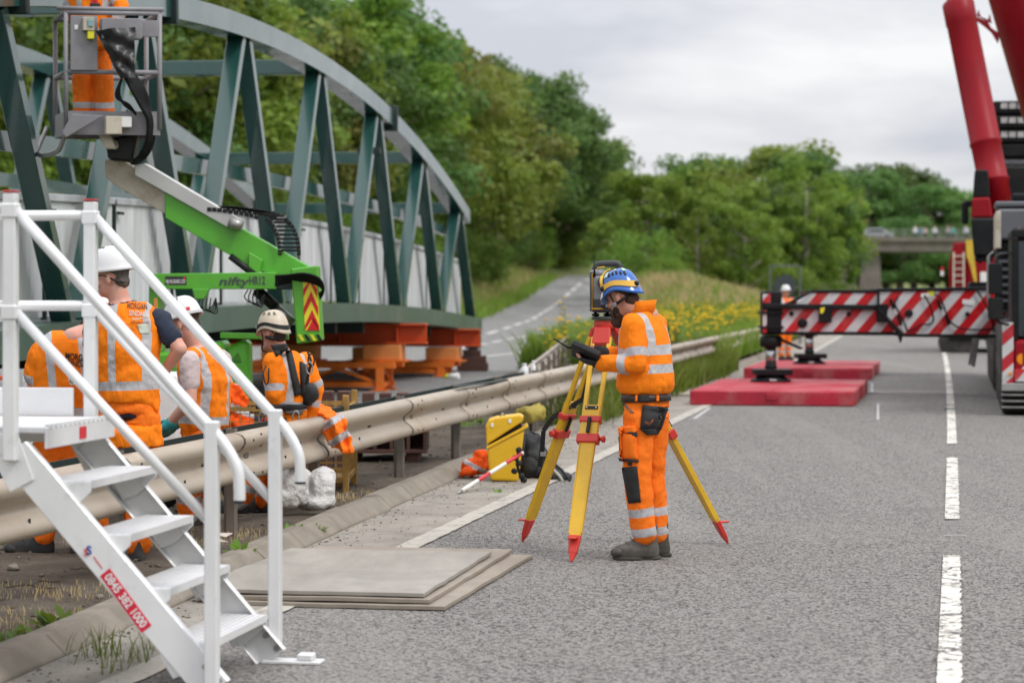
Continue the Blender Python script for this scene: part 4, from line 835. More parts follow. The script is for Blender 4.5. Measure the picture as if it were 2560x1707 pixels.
# carrier
X0 = (2502-CX)/F*31.2
def CQ(x, y, z): return Vector((X0, 31.2, z))+rs2*(x-X0)+ra*(y-31.2)
def cb(x0, x1, y0, y1, z0_, z1_, name, mat, bevel=.02): return MB().box(CQ((x0+x1)/2, (y0+y1)/2, (z0_+z1_)/2), (x1-x0, y1-y0, z1_-z0_), ax=(rs2, ra, UZ)).build(name, mat, ck, bevel=bevel)
cb(X0+.35, X0+2.75, 33.5, 46, .75, 1.35, 'chassis_frame', M_cblk); cb(X0+.14, X0+2.7, 31.25, 33.6, .42, .98, 'front_fascia', M_cred, .05); cb(X0+.02, X0+2.75, 31.4, 33.4, .02+.0, .33, 'step_well', M_cblk); cb(X0+.02, X0+.16, 31.22, 31.4, .36, 1.2, 'striped_marker', stripes('marker_stripe', (.62, .62, .62), (.5, .012, .025), .9, -1, .34), .006)
cb(X0+.01, X0+2.75, 31.15, 31.3, .32, .42, 'bumper_edge', pm('bumper_grey', (.3, .3, .29), .6), .01); cb(X0+.17, X0+2.7, 31.2, 31.24, .44, .6, 'bumper_stripe', M_str, .004)
MB().lathe((X0+.28, 31.2, .73), [(.07, 0), (.08, .02), (.08, .06)], 18, axis=(0, 1, 0)).build('indicator_lamp', pm('amber_lens', (.8, .28, .01), .25), ck); MB().lathe((X0+.35, 31.19, .58), [(.07, 0), (.09, .02), (.09, .06)], 18, axis=(0, 1, 0)).build('headlight', pm('lamp_glass', (.7, .7, .7), .15), ck); cb(X0+.1, X0+.14, 31.18, 31.24, .52, .56, 'marker_lamp', MATS['amber_lens'], .004)
# driver cab with pillar and windscreen
cb(X0+.14, X0+.22, 31.25, 31.4, .98, 2.3, 'cab_pillar', M_cblk, .01); cb(X0+.22, X0+2.6, 31.3, 31.36, 1.02, 2.25, 'windscreen', pm('crane_glass', (.035, .045, .055), .12, var=.1), .006); cb(X0+.14, X0+2.65, 31.3, 33.5, 2.28, 2.42, 'cab_roof', M_cblk, .03); cb(X0+.16, X0+2.6, 33.3, 33.5, .98, 2.3, 'cab_back', M_cblk); cb(X0+.14, X0+.17, 31.4, 33.4, .98, 2.3, 'cab_side', M_cblk)
cb(X0+.0, X0+2.6, 33.9, 36.4, 1.35, 2.3, 'engine_housing', M_cblk); cb(X0+.0, X0+1.6, 33.8, 35.6, 2.32, 2.75, 'grey_housing', M_cgrey, .03); cb(X0-.02, X0+.05, 33.78, 35.6, 2.2, 2.72, 'housing_edge', M_cream, .01); cb(X0-.03, X0+.9, 33.9, 35, 2.78, 2.86, 'housing_lid', M_cgrey, .02); cb(X0+.2, X0+.75, 34.0, 34.6, 2.86, 2.98, 'exhaust_cap', M_cblk, .03)
p = P(2548, 575, 31.6); MB().lathe(p+Vector((0, 0, -.14)), [(.05, -.1), (.035, -.06), (.055, 0), (.058, .08), (.05, .14), (.02, .165)], 20).build('beacon', pm('amber_beacon', (.85, .25, .02), .2), ck); MB().lathe(p+Vector((0, 0, -.26)), [(.05, 0), (.06, .03), (.055, .1)], 18).build('beacon_base', M_cblk, ck)
for x0, x1, y0, y1 in ((2471, 2506, 658, 735), (2470, 2508, 744, 798)): cp([(x0, y0+3), (x0+3, y0), (x1-3, y0), (x1, y0+3), (x1, y1), (x0, y1)], 30.85, .12, 'mirror', M_cblk, .02)
MB().tube([P(2488, 660, 30.9), P(2492, 640, 30.95), P(2520, 634, 31.1), P(2545, 628, 31.35)], .016, 8).build('mirror_arm', M_cblk, ck); MB().tube([P(2490, 735, 30.92), P(2490, 746, 30.92)], .014, 8).build('mirror_arm', M_cblk, ck); MB().tube([P(2492, 798, 30.92), P(2500, 808, 31.0), P(2530, 812, 31.3)], .016, 8).build('mirror_arm', M_cblk, ck)
M_tyre = pm('crane_tyre', (.05, .047, .045), .9, var=.3, scale=6, dirt=(.14, .125, .11), dscale=4, damt=.5, bmp=.3)
for yy in (32.6, 34.4, 38.7, 40.4, 42.1, 43.8):
    for xx in (X0-.0, X0+2.35): MB().lathe(CQ(xx, yy, .62), [(.2, .1), (.36, .02), (.52, 0), (.6, .04), (.62, .1), (.62, .34), (.6, .4), (.5, .44), (.2, .4)], 28, axis=rs2).build('wheel', M_tyre, ck); MB().lathe(CQ(xx+(.0 if xx < X0+1 else .38), yy, .62), [(.05, -.0), (.1, .0), (.2, .05), (.3, .1), (.3, .14)], 20, axis=rs2).build('wheel_hub', M_cgrey, ck)
cb(X0+.3, X0+2.45, 32.4, 44, .5, .76, 'axle_case', M_cblk)
for k in range(2): MB().bar(P(2436+k*9, 845, 36.6), P(2424+k*9, 912-k*-4, 36.6), .03, .05).build('hanging_step_side', M_steel, ck)
# louvres, grab rails and a catwalk break up the dark bodywork
for k in range(7): cb(X0+.02, X0+1.5, 33.86, 33.9, 1.45+k*.11, 1.49+k*.11, 'louvre', M_cgrey, .004)
for yy in (34.2, 35.2, 36.2): MB().tube([CQ(X0-.04, yy, 1.4), CQ(X0-.1, yy, 1.46), CQ(X0-.1, yy, 2.1), CQ(X0-.04, yy, 2.16)], .016, 8).build('grab_rail', M_steel, ck)
cb(X0-.06, X0+.3, 34.4, 37.6, 1.3, 1.345, 'catwalk', pm('catwalk_plate', (.3, .3, .3), .5, .4), .006)
for k in range(3): cb(X0+.01, X0+.4, 31.16, 31.4, .1+k*.08, .12+k*.08, 'cab_step', M_steel, .004)
MB().tube([CQ(X0+.3, 31.27, 1.05), CQ(X0+.5, 31.24, 1.5), CQ(X0+.75, 31.25, 2.0)], .012, 8).build('wiper', M_cblk, ck)
# superstructure
cb(X0-.35, X0+2.9, 38.5, 44.5, 1.35, 1.75, 'slewing_deck', M_cblk); cp([(2430, 495), (2475, 493), (2482, 545), (2428, 545)], 38.2, 1.5, 'winch_cover', M_cred, .03); cp([(2437, 425), (2470, 425), (2475, 494), (2432, 494)], 38.25, 1.5, 'cover_top', M_cblk, .02); cp([(2428, 545), (2560, 545), (2560, 640), (2436, 640)], 38.1, 1.5, 'slewing_frame', M_cblk, .03); cp([(2490, 415), (2700, 418), (2700, 560), (2500, 560)], 39.5, 2.0, 'machinery_house', M_cblk, .03)
for k in range(5): MB().tube([P(2440+k*9, 640, 38.2), P(2442+k*9, 652+k % 2*5, 38.15)], .03, 6).build('cable_end', M_cblk, ck)
cw = None
for k in range(5):
    ya, yb_ = 253+k*36, 253+k*36+33; o = cp([(2482, ya), (2760, ya-3), (2760, yb_-3), (2482, yb_)], 44.0, 1.2, 'counterweight_slab', M_cblk, .03)
    for i in range(8):
        if k == 3: continue
        x = 2502+i*21; cp([(x, ya+5), (x+17, ya+4.8), (x+17, ya+19), (x, ya+19)], 43.985, .012, 'letter_block', pm('dirty_white', (.5, .49, .5), .7, var=.35, scale=16), .002, o)
cp([(2478, 402), (2760, 402), (2760, 412), (2478, 412)], 43.6, 1.8, 'ballast_frame', M_cgrey, .01)
A, B = P(2510, 590, 39.0), P(2394, 6, 40.0); MB().tube([A, A.lerp(B, .22), A.lerp(B, .225), A.lerp(B, .235), A.lerp(B, .24), A.lerp(B, .38), A.lerp(B, .385), A.lerp(B, .395), A.lerp(B, .4), A.lerp(B, .9), A.lerp(B, .905), A.lerp(B, .99), B], [.235, .24, .262, .262, .245, .245, .262, .262, .25, .25, .262, .262, .24], 36).build('lift_cylinder', M_cred, ck)
A2 = A.lerp(B, .985); B2 = A.lerp(B, 1.5); MB().tube([A2, B2], .17, 24).build('cylinder_rod', MATS['chrome'], ck)
A, B = P(2700, 560, 41.5), P(2540, -40, 41.5); d_, s_, u2 = frame(B-A, (0, 1, 0)); D = B+(B-A)*2.2
MB().loft([(A, s_, u2, .42, .6), (B, s_, u2, .52, .62), (D, s_, u2, .45, .55)], 20).build('main_boom', M_cred, ck)
cp([(2425, 40), (2440, 42), (2470, 55), (2478, 70), (2500, 85), (2495, 110), (2478, 82), (2462, 68)], 41.2, .06, 'boom_bracket', M_cred, .006); cp([(2442, 40), (2446, 24), (2452, 42), (2470, 50), (2474, 34), (2480, 60)], 41.2, .05, 'rope_hook', M_cred, .006)
p = P(2412, 533, 38.5); MB().box(p, (.1, .1, .35)).build('work_lamp_post', M_cblk, ck, bevel=.02); MB().box(p+Vector((.06, 0, .15)), (.14, .12, .1)).build('work_lamp', M_cblk, ck, bevel=.02)
# ---- red truck farther up the road, with ladder and strap
tr = thing('red_truck', (P(2420, 725, 62).x, 62, 0), 'red heavy truck with a ladder and yellow strap parked behind the crane', 'truck'); YT = 62
def tp(pts, dy, d, name, mat, bevel=.03): return MB().prism([P(x, y, YT+dy) for x, y in pts], (.185*d, d, 0)).build(name, mat, tr, bevel=bevel)
tp([(2384, 607), (2416, 605), (2416, 790), (2372, 790), (2372, 660)], 0, 2.5, 'body', M_cred); tp([(2416, 640), (2640, 640), (2640, 790), (2416, 790)], .2, 5, 'load_bed', M_cred); tp([(2372, 790), (2640, 790), (2640, 850), (2372, 850)], .2, 5, 'chassis', M_cblk)
for x in (2384, 2409): MB().bar(P(x, 630, YT-.05), P(x, 780, YT-.05), .04, .04).build('ladder_rail', M_cream, tr)
for k in range(9): MB().bar(P(2384, 640+k*16, YT-.05), P(2409, 640+k*16, YT-.05), .03, .03).build('ladder_rung', M_cream, tr)
tp([(2414, 600), (2436, 600), (2436, 650), (2444, 712), (2438, 715), (2424, 660), (2416, 640)], -.06, .03, 'strap', pm('strap_yellow', (.62, .42, .04), .7), .004); tp([(2450, 680), (2468, 680), (2468, 720), (2450, 720)], .1, .05, 'white_box', M_white, .01); tp([(2352, 668), (2360, 668), (2360, 676), (2352, 676)], .1, .05, 'tail_lamp', M_sred, .01); tp([(2351, 677), (2360, 677), (2360, 690), (2351, 690)], .1, .05, 'side_lamp', M_white, .01); tp([(2352, 668), (2374, 700), (2374, 704), (2352, 676)], .14, .03, 'lamp_arm', M_cblk, .004)
for x in (2400, 2520): MB().lathe(P(x, 852, YT+.3), [(.2, 0), (.5, .02), (.52, .3), (.2, .32)], 20, axis=(0, 1, 0)).build('wheel', M_tyre, tr)
# ---- back of a portable road sign
sg = thing('portable_sign', (P(1962, 725, 72).x, 72, .0), 'grey back of a portable round road sign in a frame beyond the mats', 'road sign')
for x in (1926, 2000): MB().bar(P(x, 662, 72), P(x, 862, 72), .05, .05).build('frame_post', M_cgrey, sg)
for y in (664, 745): MB().bar(P(1926, y, 72), P(2000, y, 72), .05, .05).build('frame_rail', M_cgrey, sg)
MB().lathe(P(1963, 715, 71.96), [(.34, 0), (.34, .02)], 28, axis=(0, 1, 0)).build('sign_disc', pm('sign_back', (.06, .07, .075), .7, spec=.2), sg)
# ================================================================== SAFETY BARRIER
M_beam = pm('barrier_steel', (.43, .37, .3), .5, .15, var=.12, scale=1.3, dirt=(.3, .19, .12), dscale=1.8, damt=.45, bmp=.05, bscale=30)
M_post = pm('barrier_post', (.21, .18, .15), .7, .2, var=.2, scale=4, dirt=(.1, .085, .07), dscale=3, damt=.6)
M_slot = pm('slot_dark', (.02, .018, .016), .8)
WP = [(-.022, .705), (.01, .703), (.045, .692), (.068, .668), (.07, .64), (.05, .605), (.012, .578), (-.006, .56), (-.01, .545), (-.006, .53), (.012, .512), (.05, .482), (.072, .45), (.07, .42), (.045, .397), (.01, .388), (-.022, .386)]
WPc = WP+[(x-.004, z) for x, z in WP[::-1]]
bar_ = thing('safety_barrier', (RX(20)-.05, 20, 0), 'weathered double sided steel safety barrier running along the kerb', 'safety barrier')
posts = [8.6, 11.2, 13.6, 15.75, 17.8, 20.55, 22.9, 25.0, 27.2, 29.6, 32, 34.4, 36.8, 39.2, 41.6, 44, 46.4, 48.8, 51.2, 53.6, 56, 58.4, 60.8, 63.2]
def rail_dir(Y, f): v = Vector((f(Y+.2)-f(Y-.2), .4, 0)).normalized(); return v, Vector((v.y, -v.x, 0))
def RB(Y): return RX(Y)-.3-.13*max(0, Y-26.5)
def panel(f, Y0, Y1, sgn, k):
    path = []
    for i in range(5):
        Y = Y0+(Y1-Y0)*i/4; d, s_ = rail_dir(Y, f); off = .004 if i == 0 else 0; dent = .006*fbm(Y, 9, .9)
        path.append((Vector((f(Y)-.07*sgn+dent, Y, .008*fbm(Y, 3, .4)))+s_*off*sgn, s_*sgn, UZ))
    o = MB().sweep(WPc, path, closed=True, cap=True).build('rail_panel', M_beam, bar_, fixn=True); return o
for k in range(len(posts)-1):
    Y0, Y1 = posts[k]-.16-.12, posts[k+1]-.16+.12
    o = panel(RX, Y0, Y1, 1, k)
    if Y0 > 26: panel(RB, Y0, Y1, -1, k)
    else: MB().bar((RX(Y0+.12)-.235, Y0+.12, .682), (RX(Y1-.14)-.235, Y1-.14, .682), .012, .06).build('rear_strip', M_teald, bar_)  # added dark strip, stands in for the dark gap line behind the rail
    if k < 12:
        d, s_ = rail_dir(posts[k], RX)
        def fx(Y, z, out, name, sx, sz, th=.006):
            q = Vector((RX(Y)-.07, Y, z))+s_*out; MB().box(q, (th, sx, sz), ax=(s_, d, UZ)).build(name, M_slot, o)
        for Y, z, out in ((posts[k]+.1, .676, .062), (posts[k]+.1, .43, .071), (posts[k]+.02, .545, -.006), (posts[k]-.1, .65, .07), (posts[k]-.1, .44, .071), (posts[k]+.16, .6, .044)): fx(Y, z, out, 'bolt', .022, .014, .012)
        fx(Y0+1.55, .545, -.007, 'slot', .09, .014); fx(Y0+1.0, .48, .052, 'slot', .02, .03)
        # dark lap seam following the corrugation
        MB().sweep([(p-.0, q) for p, q in WP], [(Vector((RX(Y0+.0)-.0665, Y0-.012, 0)), s_, UZ), (Vector((RX(Y0+.012)-.0665, Y0, 0)), s_, UZ)], closed=False).build('lap_seam', M_slot, o, fixn=False)
for k, Y in enumerate(posts):
    d, s_ = rail_dir(Y, RX); c = Vector((RX(Y)-.19, Y, 0))
    mb = MB(); mb.box(c+UZ*.33, (.006, .11, .78), ax=(s_, d, UZ)); mb.box(c+UZ*.33-d*.055+s_*.025, (.05, .006, .78), ax=(s_, d, UZ)); mb.box(c+UZ*.33+d*.055-s_*.025, (.05, .006, .78), ax=(s_, d, UZ)); mb.box(c+UZ*.33+s_*.05-d*.02, (.006, .075, .78), ax=(s_, d, UZ))
    mb.build('post', M_post, bar_); MB().box(c+UZ*.56+s_*.085, (.07, .09, .2), ax=(s_, d, UZ)).build('spacer_bracket', M_post, bar_, bevel=.004)
    if Y > 27:
        c2 = Vector((RB(Y)+.13, Y, 0)); MB().box(c2+UZ*.3, (.05, .11, .76)).build('post', M_post, bar_)
mb = MB(); pts_ = [P(1140, 967, 22.2), P(1175, 962, 22.8), P(1225, 956, 23.8), P(1265, 948, 24.8)]
for a_, b_ in zip(pts_, pts_[1:]): mb.bar(a_, b_, .05, .012)
tag(mb.build('plastic_strip', M_teald, bevel=.002), 'dark green strip lying along the top of the barrier', 'strip')
def cup(px, py, Y, h, r_, name, lab, mat=None, lid=None):
    p = P(px, py, Y); o = thing(name, p, lab, name.split('_')[-1]); MB().lathe(p, [(r_*.8, 0), (r_, h*.1), (r_, h*.75), (r_*.55, h*.88), (r_*.55, h)], 16).build('body', mat or M_white, o)
    MB().lathe(p+UZ*h, [(r_*.6, 0), (r_*.6, h*.12)], 14).build('cap', lid or M_white, o); return o
cup(1311, 946, 26.9, .15, .045, 'white_tub', 'squat white tub standing on the barrier beside the white bottle'); cup(1333, 944, 27.2, .17, .03, 'white_bottle', 'slim white bottle standing on the barrier beside the white tub')
p = GP(1122, 942, .03); o = thing('paint_can', (p.x, p.y, 0), 'small white and yellow paint can lying on the asphalt beside the trestle', 'can'); MB().lathe(p, [(.05, 0), (.06, .01), (.06, .2)], 14, axis=(.9, -.4, .1)).build('body', M_white, o); MB().lathe(p-Vector((.07, -.03, .0)), [(.05, 0), (.055, .07)], 14, axis=(.9, -.4, .1)).build('cap', M_yel, o)
# ================================================================== ALUMINIUM ACCESS STAIRS
def alu(name, c=(.86, .865, .875), rough=.38, metal=.25):
    m, t, b = newmat(name); n1 = noise_tex(t, 3, 6, .6); n2 = noise_tex(t, 90, 3, .6, stretch=(1, 1, .05)); n3 = noise_tex(t, 9, 8, .7)
    cc = mixc(t, ramp(t, n1, .35, (0, 0, 0), .7, (1, 1, 1)), tuple(x*.9 for x in c), c); cc = mixc(t, ramp(t, n3, .58, (0, 0, 0), .78, (.5,)*3), cc, (.42, .41, .4)); t.links.new(cc, b.inputs['Base Color'])
    b.inputs['Metallic'].default_value = metal; t.links.new(ramp(t, n2, .3, (rough-.1,)*3, .7, (rough+.15,)*3), b.inputs['Roughness']); return m
M_alu = alu('brushed_aluminium'); M_alut = alu('tread_aluminium', (.82, .82, .83), .48, .25); M_redcap = pm('red_cap', (.5, .02, .03), .5)
sB, sd_, sw = Vector((-1.2, 9.65, 0)), Vector((-.9858, .168, 0)), Vector((.168, .9858, 0)); SWD = .89; RUN, RISE = .83, 1.064; NR = 5
def SP(a, b_, z): return sB+sd_*a+sw*b_+UZ*z
st = thing('access_stairs', SP(.4, .45, 0), 'white aluminium access stairs with tubular handrails beside the barrier', 'access stairs')
sl_ = (Vector((RUN, 0, RISE))).normalized()
def sv(a, z): return sd_*a+UZ*z
SX, SN = sv(sl_.x, sl_.z), sv(-sl_.z, sl_.x)          # along the flight, square to it
for b_, sg_ in ((0, 1), (SWD, -1)):
    # channel stringer: web and two flanges
    A, B = SP(-.015, b_, .02), SP(RUN+.0, b_, RISE-.10); mb = MB()
    n_ = SX.cross(sw).normalized()
    mb.bar(A-n_*0, B, .006, .135, up=n_); mb.bar(A+n_*.066+sw*.018*sg_, B+n_*.066+sw*.018*sg_, .04, .008, up=n_); mb.bar(A-n_*.066+sw*.018*sg_, B-n_*.066+sw*.018*sg_, .04, .008, up=n_); mb.build('stringer', M_alu, st, bevel=.002)
    strg = st.children[-1]
    MB().prism([SP(RUN-.09, b_-.004*sg_, RISE-.21), SP(RUN+.01, b_-.004*sg_, RISE-.26), SP(RUN+.1, b_-.004*sg_, RISE-.1), SP(RUN+.1, b_-.004*sg_, RISE-.02), SP(RUN-.02, b_-.004*sg_, RISE-.02)], sw*-.008*sg_).build('knuckle_plate', M_alu, st, bevel=.002)
    MB().box(SP(-.1, b_, .008), (.26, .1, .014), ax=(sd_, sw, UZ)).build('foot_plate', M_alu, st, bevel=.003); MB().box(SP(-.16, b_, .03), (.07, .07, .03), ax=(sd_, sw, UZ)).build('foot_block', M_alu, st, bevel=.006)
    for q in ((.02, .1), (-.03, .045)): MB().lathe(SP(q[0]-.0, b_, q[1]+.02)-sw*.006, [(.014, 0), (.014, .012)], 8, axis=-sw).build('bolt', M_steel, st)
    # posts and rails
    MB().box(SP(-.012, b_-.03*sg_, .57), (.055, .05, 1.06), ax=(sd_, sw, UZ)).build('post', M_alu, st, bevel=.006)
    MB().box(SP(RUN-.0, b_-.03*sg_, 1.47), (.055, .05, 1.08), ax=(sd_, sw, UZ)).build('post', M_alu, st, bevel=.006); MB().box(SP(RUN, b_-.03*sg_, 2.018), (.057, .052, .007), ax=(sd_, sw, UZ)).build('post_cap', M_redcap, st, bevel=.003)
    bo = b_-.03*sg_; r_ = .0235
    path = [SP(RUN-.02, bo, 1.94), SP(.05, bo, 1.13), SP(-.04, bo, 1.035), SP(-.09, bo, .965), SP(-.118, bo, .9), SP(-.125, bo, .83), SP(-.125, bo, .78)]
    MB().tube(path, r_, 16).build('handrail', M_alu, st); MB().tube([SP(-.125, bo, .786), SP(-.125, bo, .776)], .024, 16).build('rail_plug', M_blk, st)
    MB().tube([SP(RUN-.02, bo, 1.53), SP(.0, bo, .70)], .021, 16).build('knee_rail', M_alu, st)
    for z_ in (1.95, 1.55): MB().tube([SP(RUN, bo, z_), SP(2.4, bo, z_)], .023, 16).build('guard_rail', M_alu, st)
    MB().box(SP((RUN+2.4)/2+.02, b_-.0*sg_, RISE+.062), (2.4-RUN-.1, .02, .125), ax=(sd_, sw, UZ)).build('toe_board', M_alut, st, bevel=.003)
    for a_ in (1.65, 2.4): MB().box(SP(a_, bo, 1.0), (.055, .05, 1.98), ax=(sd_, sw, UZ)).build('platform_leg', M_alu, st, bevel=.005)
    MB().box(SP((RUN+2.4)/2, b_, RISE-.07), (2.4-RUN, .03, .09), ax=(sd_, sw, UZ)).build('platform_beam', M_alu, st, bevel=.004)
    for zc in (1.94, 1.53): MB().box(SP(RUN, bo, zc), (.068, .062, .06), ax=(sd_, sw, UZ)).build('rail_socket', M_alu, st, bevel=.006)
    MB().box(SP(-.012, bo, 1.07), (.05, .045, .05), ax=(sd_, sw, UZ)).build('rail_socket', M_alu, st, bevel=.006)
# treads with ribs, nosing and end gussets
for k in range(1, NR):
    a_, z_ = RUN*k/NR, RISE*k/NR; mb = MB(); a0, a1 = a_-.155, a_+.055
    prof_ = [(a0, -.032), (a0, 0)]
    for i in range(7): c = a0+.014+i*.028; prof_ += [(c, 0), (c, -.006), (c+.007, -.006), (c+.007, 0)]
    prof_ += [(a1, 0), (a1, -.032), (a1-.01, -.032), (a1-.01, -.014), (a0+.012, -.014), (a0+.012, -.032)]
    mb.sweep([(x, q+z_) for x, q in prof_], [(SP(0, .03, 0), sd_, UZ), (SP(0, SWD-.03, 0), sd_, UZ)], smooth=False, closed=True, cap=True); tr_ = mb.build('tread', M_alut, st, bevel=0)
    for b_ in (.022, SWD-.022): MB().prism([SP(a0+.0, b_-.004, z_-.002), SP(a1-.01, b_-.004, z_-.002), SP(a1-.0, b_-.004, z_-.06), SP(a_+.0, b_-.004, z_-.15), SP(a_-.06, b_-.004, z_-.13), SP(a0+.0, b_-.004, z_-.045)], sw*.008).build('gusset', M_alu, tr_, bevel=.002)
MB().box(SP((RUN+2.4)/2-.06, SWD/2, RISE-.012), (2.4-RUN+.12, SWD-.06, .024), ax=(sd_, sw, UZ)).build('platform_deck', M_alut, st, bevel=.003)
MB().box(SP(RUN-.125, SWD/2, RISE-.045), (.012, SWD-.06, .085), ax=(sd_, sw, UZ)).build('platform_nosing', M_alut, st, bevel=.003)
for i in range(14): MB().box(SP(RUN-.122, .08+i*(SWD-.16)/13, RISE+.004), (.03, .022, .012), ax=(sd_, sw, UZ)).build('grip_tooth', M_alut, st)
MB().box(SP(RUN-.133, .45, RISE-.045), (.003, .08, .05), ax=(sd_, sw, UZ)).build('sticker', pm('sticker_red', (.6, .02, .03), .5), st)
# red number plate and small mark on the outside of the near stringer
fc = -sw; n_ = SX.cross(sw).normalized()
if n_.z < 0: n_ = -n_
ctr = SP(.355, -.0045, .375); xd = -SX
MB().box(ctr, (.285, .003, .052), ax=(xd, sw, n_)).build('number_label', pm('label_red', (.68, .015, .05), .4), strg if False else st, bevel=.001)
lettering('0845 382 1000', .05, ctr+fc*.003, xd, n_, M_white, st, wfit=.255)
c2 = ctr-xd*.25+n_*.0; lettering('S', .05, c2+fc*.002, (1, 0, 0), UZ, pm('logo_blue', (.03, .06, .35), .5), st); lettering('S', .04, c2+fc*.002-Vector((.012, 0, .008)), (1, 0, 0), UZ, M_sred, st); MB().box(ctr-xd*.19, (.06, .002, .004), ax=(xd, sw, n_)).build('logo_rule', M_sred, st)
# ================================================================== SHEETS AND LOOSE THINGS
def sheet_mat(name, c, d):
    m, t, b = newmat(name); n1 = noise_tex(t, 3, 8, .65, stretch=(1, .25, 1)); n2 = noise_tex(t, 26, 6, .7, stretch=(1, .15, 1)); n3 = noise_tex(t, 1.4, 6, .6)
    cc = mixc(t, ramp(t, n1, .35, (0, 0, 0), .65, (1, 1, 1)), c, d); cc = mixc(t, ramp(t, n3, .5, (0, 0, 0), .7, (.6,)*3), cc, tuple(x*.72 for x in c)); cc = mixc(t, ramp(t, n2, .62, (0, 0, 0), .75, (.5,)*3), cc, (.14, .12, .1)); t.links.new(cc, b.inputs['Base Color']); b.inputs['Roughness'].default_value = .8; bump(t, b, n2, .35, .006); return m
M_ply = sheet_mat('dusty_plywood', (.27, .248, .218), (.36, .335, .298)); M_plye = sheet_mat('muddy_plywood', (.24, .2, .16), (.33, .285, .235))
def ply(FR, ang, z, mat, lab, L=2.44, Wd=1.22):
    d = Vector((sin(ang), cos(ang), 0)); l = Vector((-d.y, d.x, 0)); mb = MB(); nx_, ny_ = 10, 18; vs_ = []
    for top in (1, 0):
        for i in range(nx_+1):
            for j in range(ny_+1):
                e1 = .006*fbm(i*.7, j*.9, 1, z*90) if i in (0, nx_) or j in (0, ny_) else 0; q = Vector(FR)+l*(Wd*i/nx_+e1)+d*(L*j/ny_+e1)
                q.z = z+top*.018+.004*(fbm(i*.25, j*.2, 1, z*50)) + (.012*max(0, i/nx_-.75)*4*fbm(j*.3, 3, 1, z*9) if z > .02 else 0); vs_.append(q)
    n_ = (nx_+1)*(ny_+1); fs = []
    for i in range(nx_):
        for j in range(ny_):
            k = i*(ny_+1)+j; fs += [(k, k+1, k+ny_+2, k+ny_+1), (n_+k, n_+k+ny_+1, n_+k+ny_+2, n_+k+1)]
    for i in range(nx_):
        for j in (0, ny_): k = i*(ny_+1)+j; k2 = k+ny_+1; fs.append((k, k2, n_+k2, n_+k))
    for j in range(ny_):
        for i in (0, nx_): k = i*(ny_+1)+j; fs.append((k, k+1, n_+k+1, n_+k))
    return tag(mb.add(vs_, fs).build('plywood_sheet', mat), lab, 'plywood sheet', 'stack of plywood sheets on the road')
ply((-.34, 12.2, 0), .19, .006, M_plye, 'bottom plywood sheet of the stack lying on the asphalt'); ply((-.42, 12.28, 0), .175, .03, M_plye, 'middle plywood sheet of the stack, wavy edge'); ply((-.45, 12.34, 0), .165, .055, M_ply, 'top plywood sheet of the stack, dusty and smooth', 2.0)
for px, py, wd in ((930, 1487, .22), (650, 1489, .13), (640, 1503, .14), (1010, 1503, .12)):
    pass
# yellow case lying open
M_case = pm('case_yellow', (.78, .46, .012), .4, var=.06, scale=6, dirt=(.45, .28, .05), dscale=8, damt=.3); YC = 20.4
cs = thing('yellow_case', P(1263, 1203, YC), 'yellow plastic equipment case standing on end with its lid ajar by the kerb', 'equipment case')
def cpz(pts, Y, d, name, mat, par, bevel=.012): return MB().prism([P(x, y, Y) for x, y in pts], (0, d, 0)).build(name, mat, par, bevel=bevel, seg=2)
cpz([(1229, 1201), (1296, 1203), (1311, 1074), (1218, 1120), (1224, 1190)], YC, .34, 'case_body', M_case, cs, .02); cpz([(1216, 1116), (1318, 1062), (1321, 1068), (1217, 1123)], YC-.012, .365, 'body_rim', M_case, cs, .006)
cpz([(1216, 1112), (1214, 1066), (1222, 1050), (1240, 1044), (1300, 1037), (1310, 1042), (1306, 1054)], YC-.005, .35, 'case_lid', M_case, cs, .015); cpz([(1224, 1110), (1302, 1058), (1306, 1064), (1300, 1074), (1226, 1112)], YC+.05, .24, 'dark_gap', M_blk, cs, .004)  # black block between body and lid stands in for the shaded gap
for x, y in ((1230, 1062), (1274, 1052)): cpz([(x-3, y-4), (x+4, y-5), (x+4, y+5), (x-3, y+5)], YC-.012, .012, 'latch', M_white, cs, .002)
MB().tube([P(1250, 1040, YC+.1), P(1255, 1033, YC+.1), P(1262, 1038, YC+.1)], .008, 8).build('handle', M_steel, cs)
# organic lumps: union of ellipsoids, remeshed
def remesh(mb, voxel, smooth=6, noise_=0, nscale=.1, fac=.5, octv=2, fine=0):
    me = mb.mesh('tmp', fixn=True); o = bpy.data.objects.new('tmp', me); C.objects.link(o)
    r = o.modifiers.new('r', 'REMESH'); r.mode = 'VOXEL'; r.voxel_size = voxel; r.use_smooth_shade = True
    if smooth: s_ = o.modifiers.new('s', 'SMOOTH'); s_.factor = fac; s_.iterations = smooth
    tex = None
    if noise_:
        tex = bpy.data.textures.new('folds', 'CLOUDS'); tex.noise_scale = nscale; tex.noise_depth = octv
        d = o.modifiers.new('d', 'DISPLACE'); d.texture = tex; d.strength = noise_; d.mid_level = .5; d.texture_coords = 'GLOBAL'
    tex2 = None
    if fine:
        tex2 = bpy.data.textures.new('creases', 'MUSGRAVE') if False else bpy.data.textures.new('creases', 'CLOUDS'); tex2.noise_scale = .045; tex2.noise_type = 'HARD_NOISE'; d2 = o.modifiers.new('d2', 'DISPLACE'); d2.texture = tex2; d2.strength = fine; d2.mid_level = .5; d2.texture_coords = 'GLOBAL'
    dg = bpy.context.evaluated_depsgraph_get(); out = bpy.data.meshes.new_from_object(o.evaluated_get(dg)); bpy.data.objects.remove(o); bpy.data.meshes.remove(me)
    if tex: bpy.data.textures.remove(tex)
    out.materials.clear(); out.polygons.foreach_set('use_smooth', [True]*len(out.polygons)); out.polygons.foreach_set('material_index', [0]*len(out.polygons)); return out
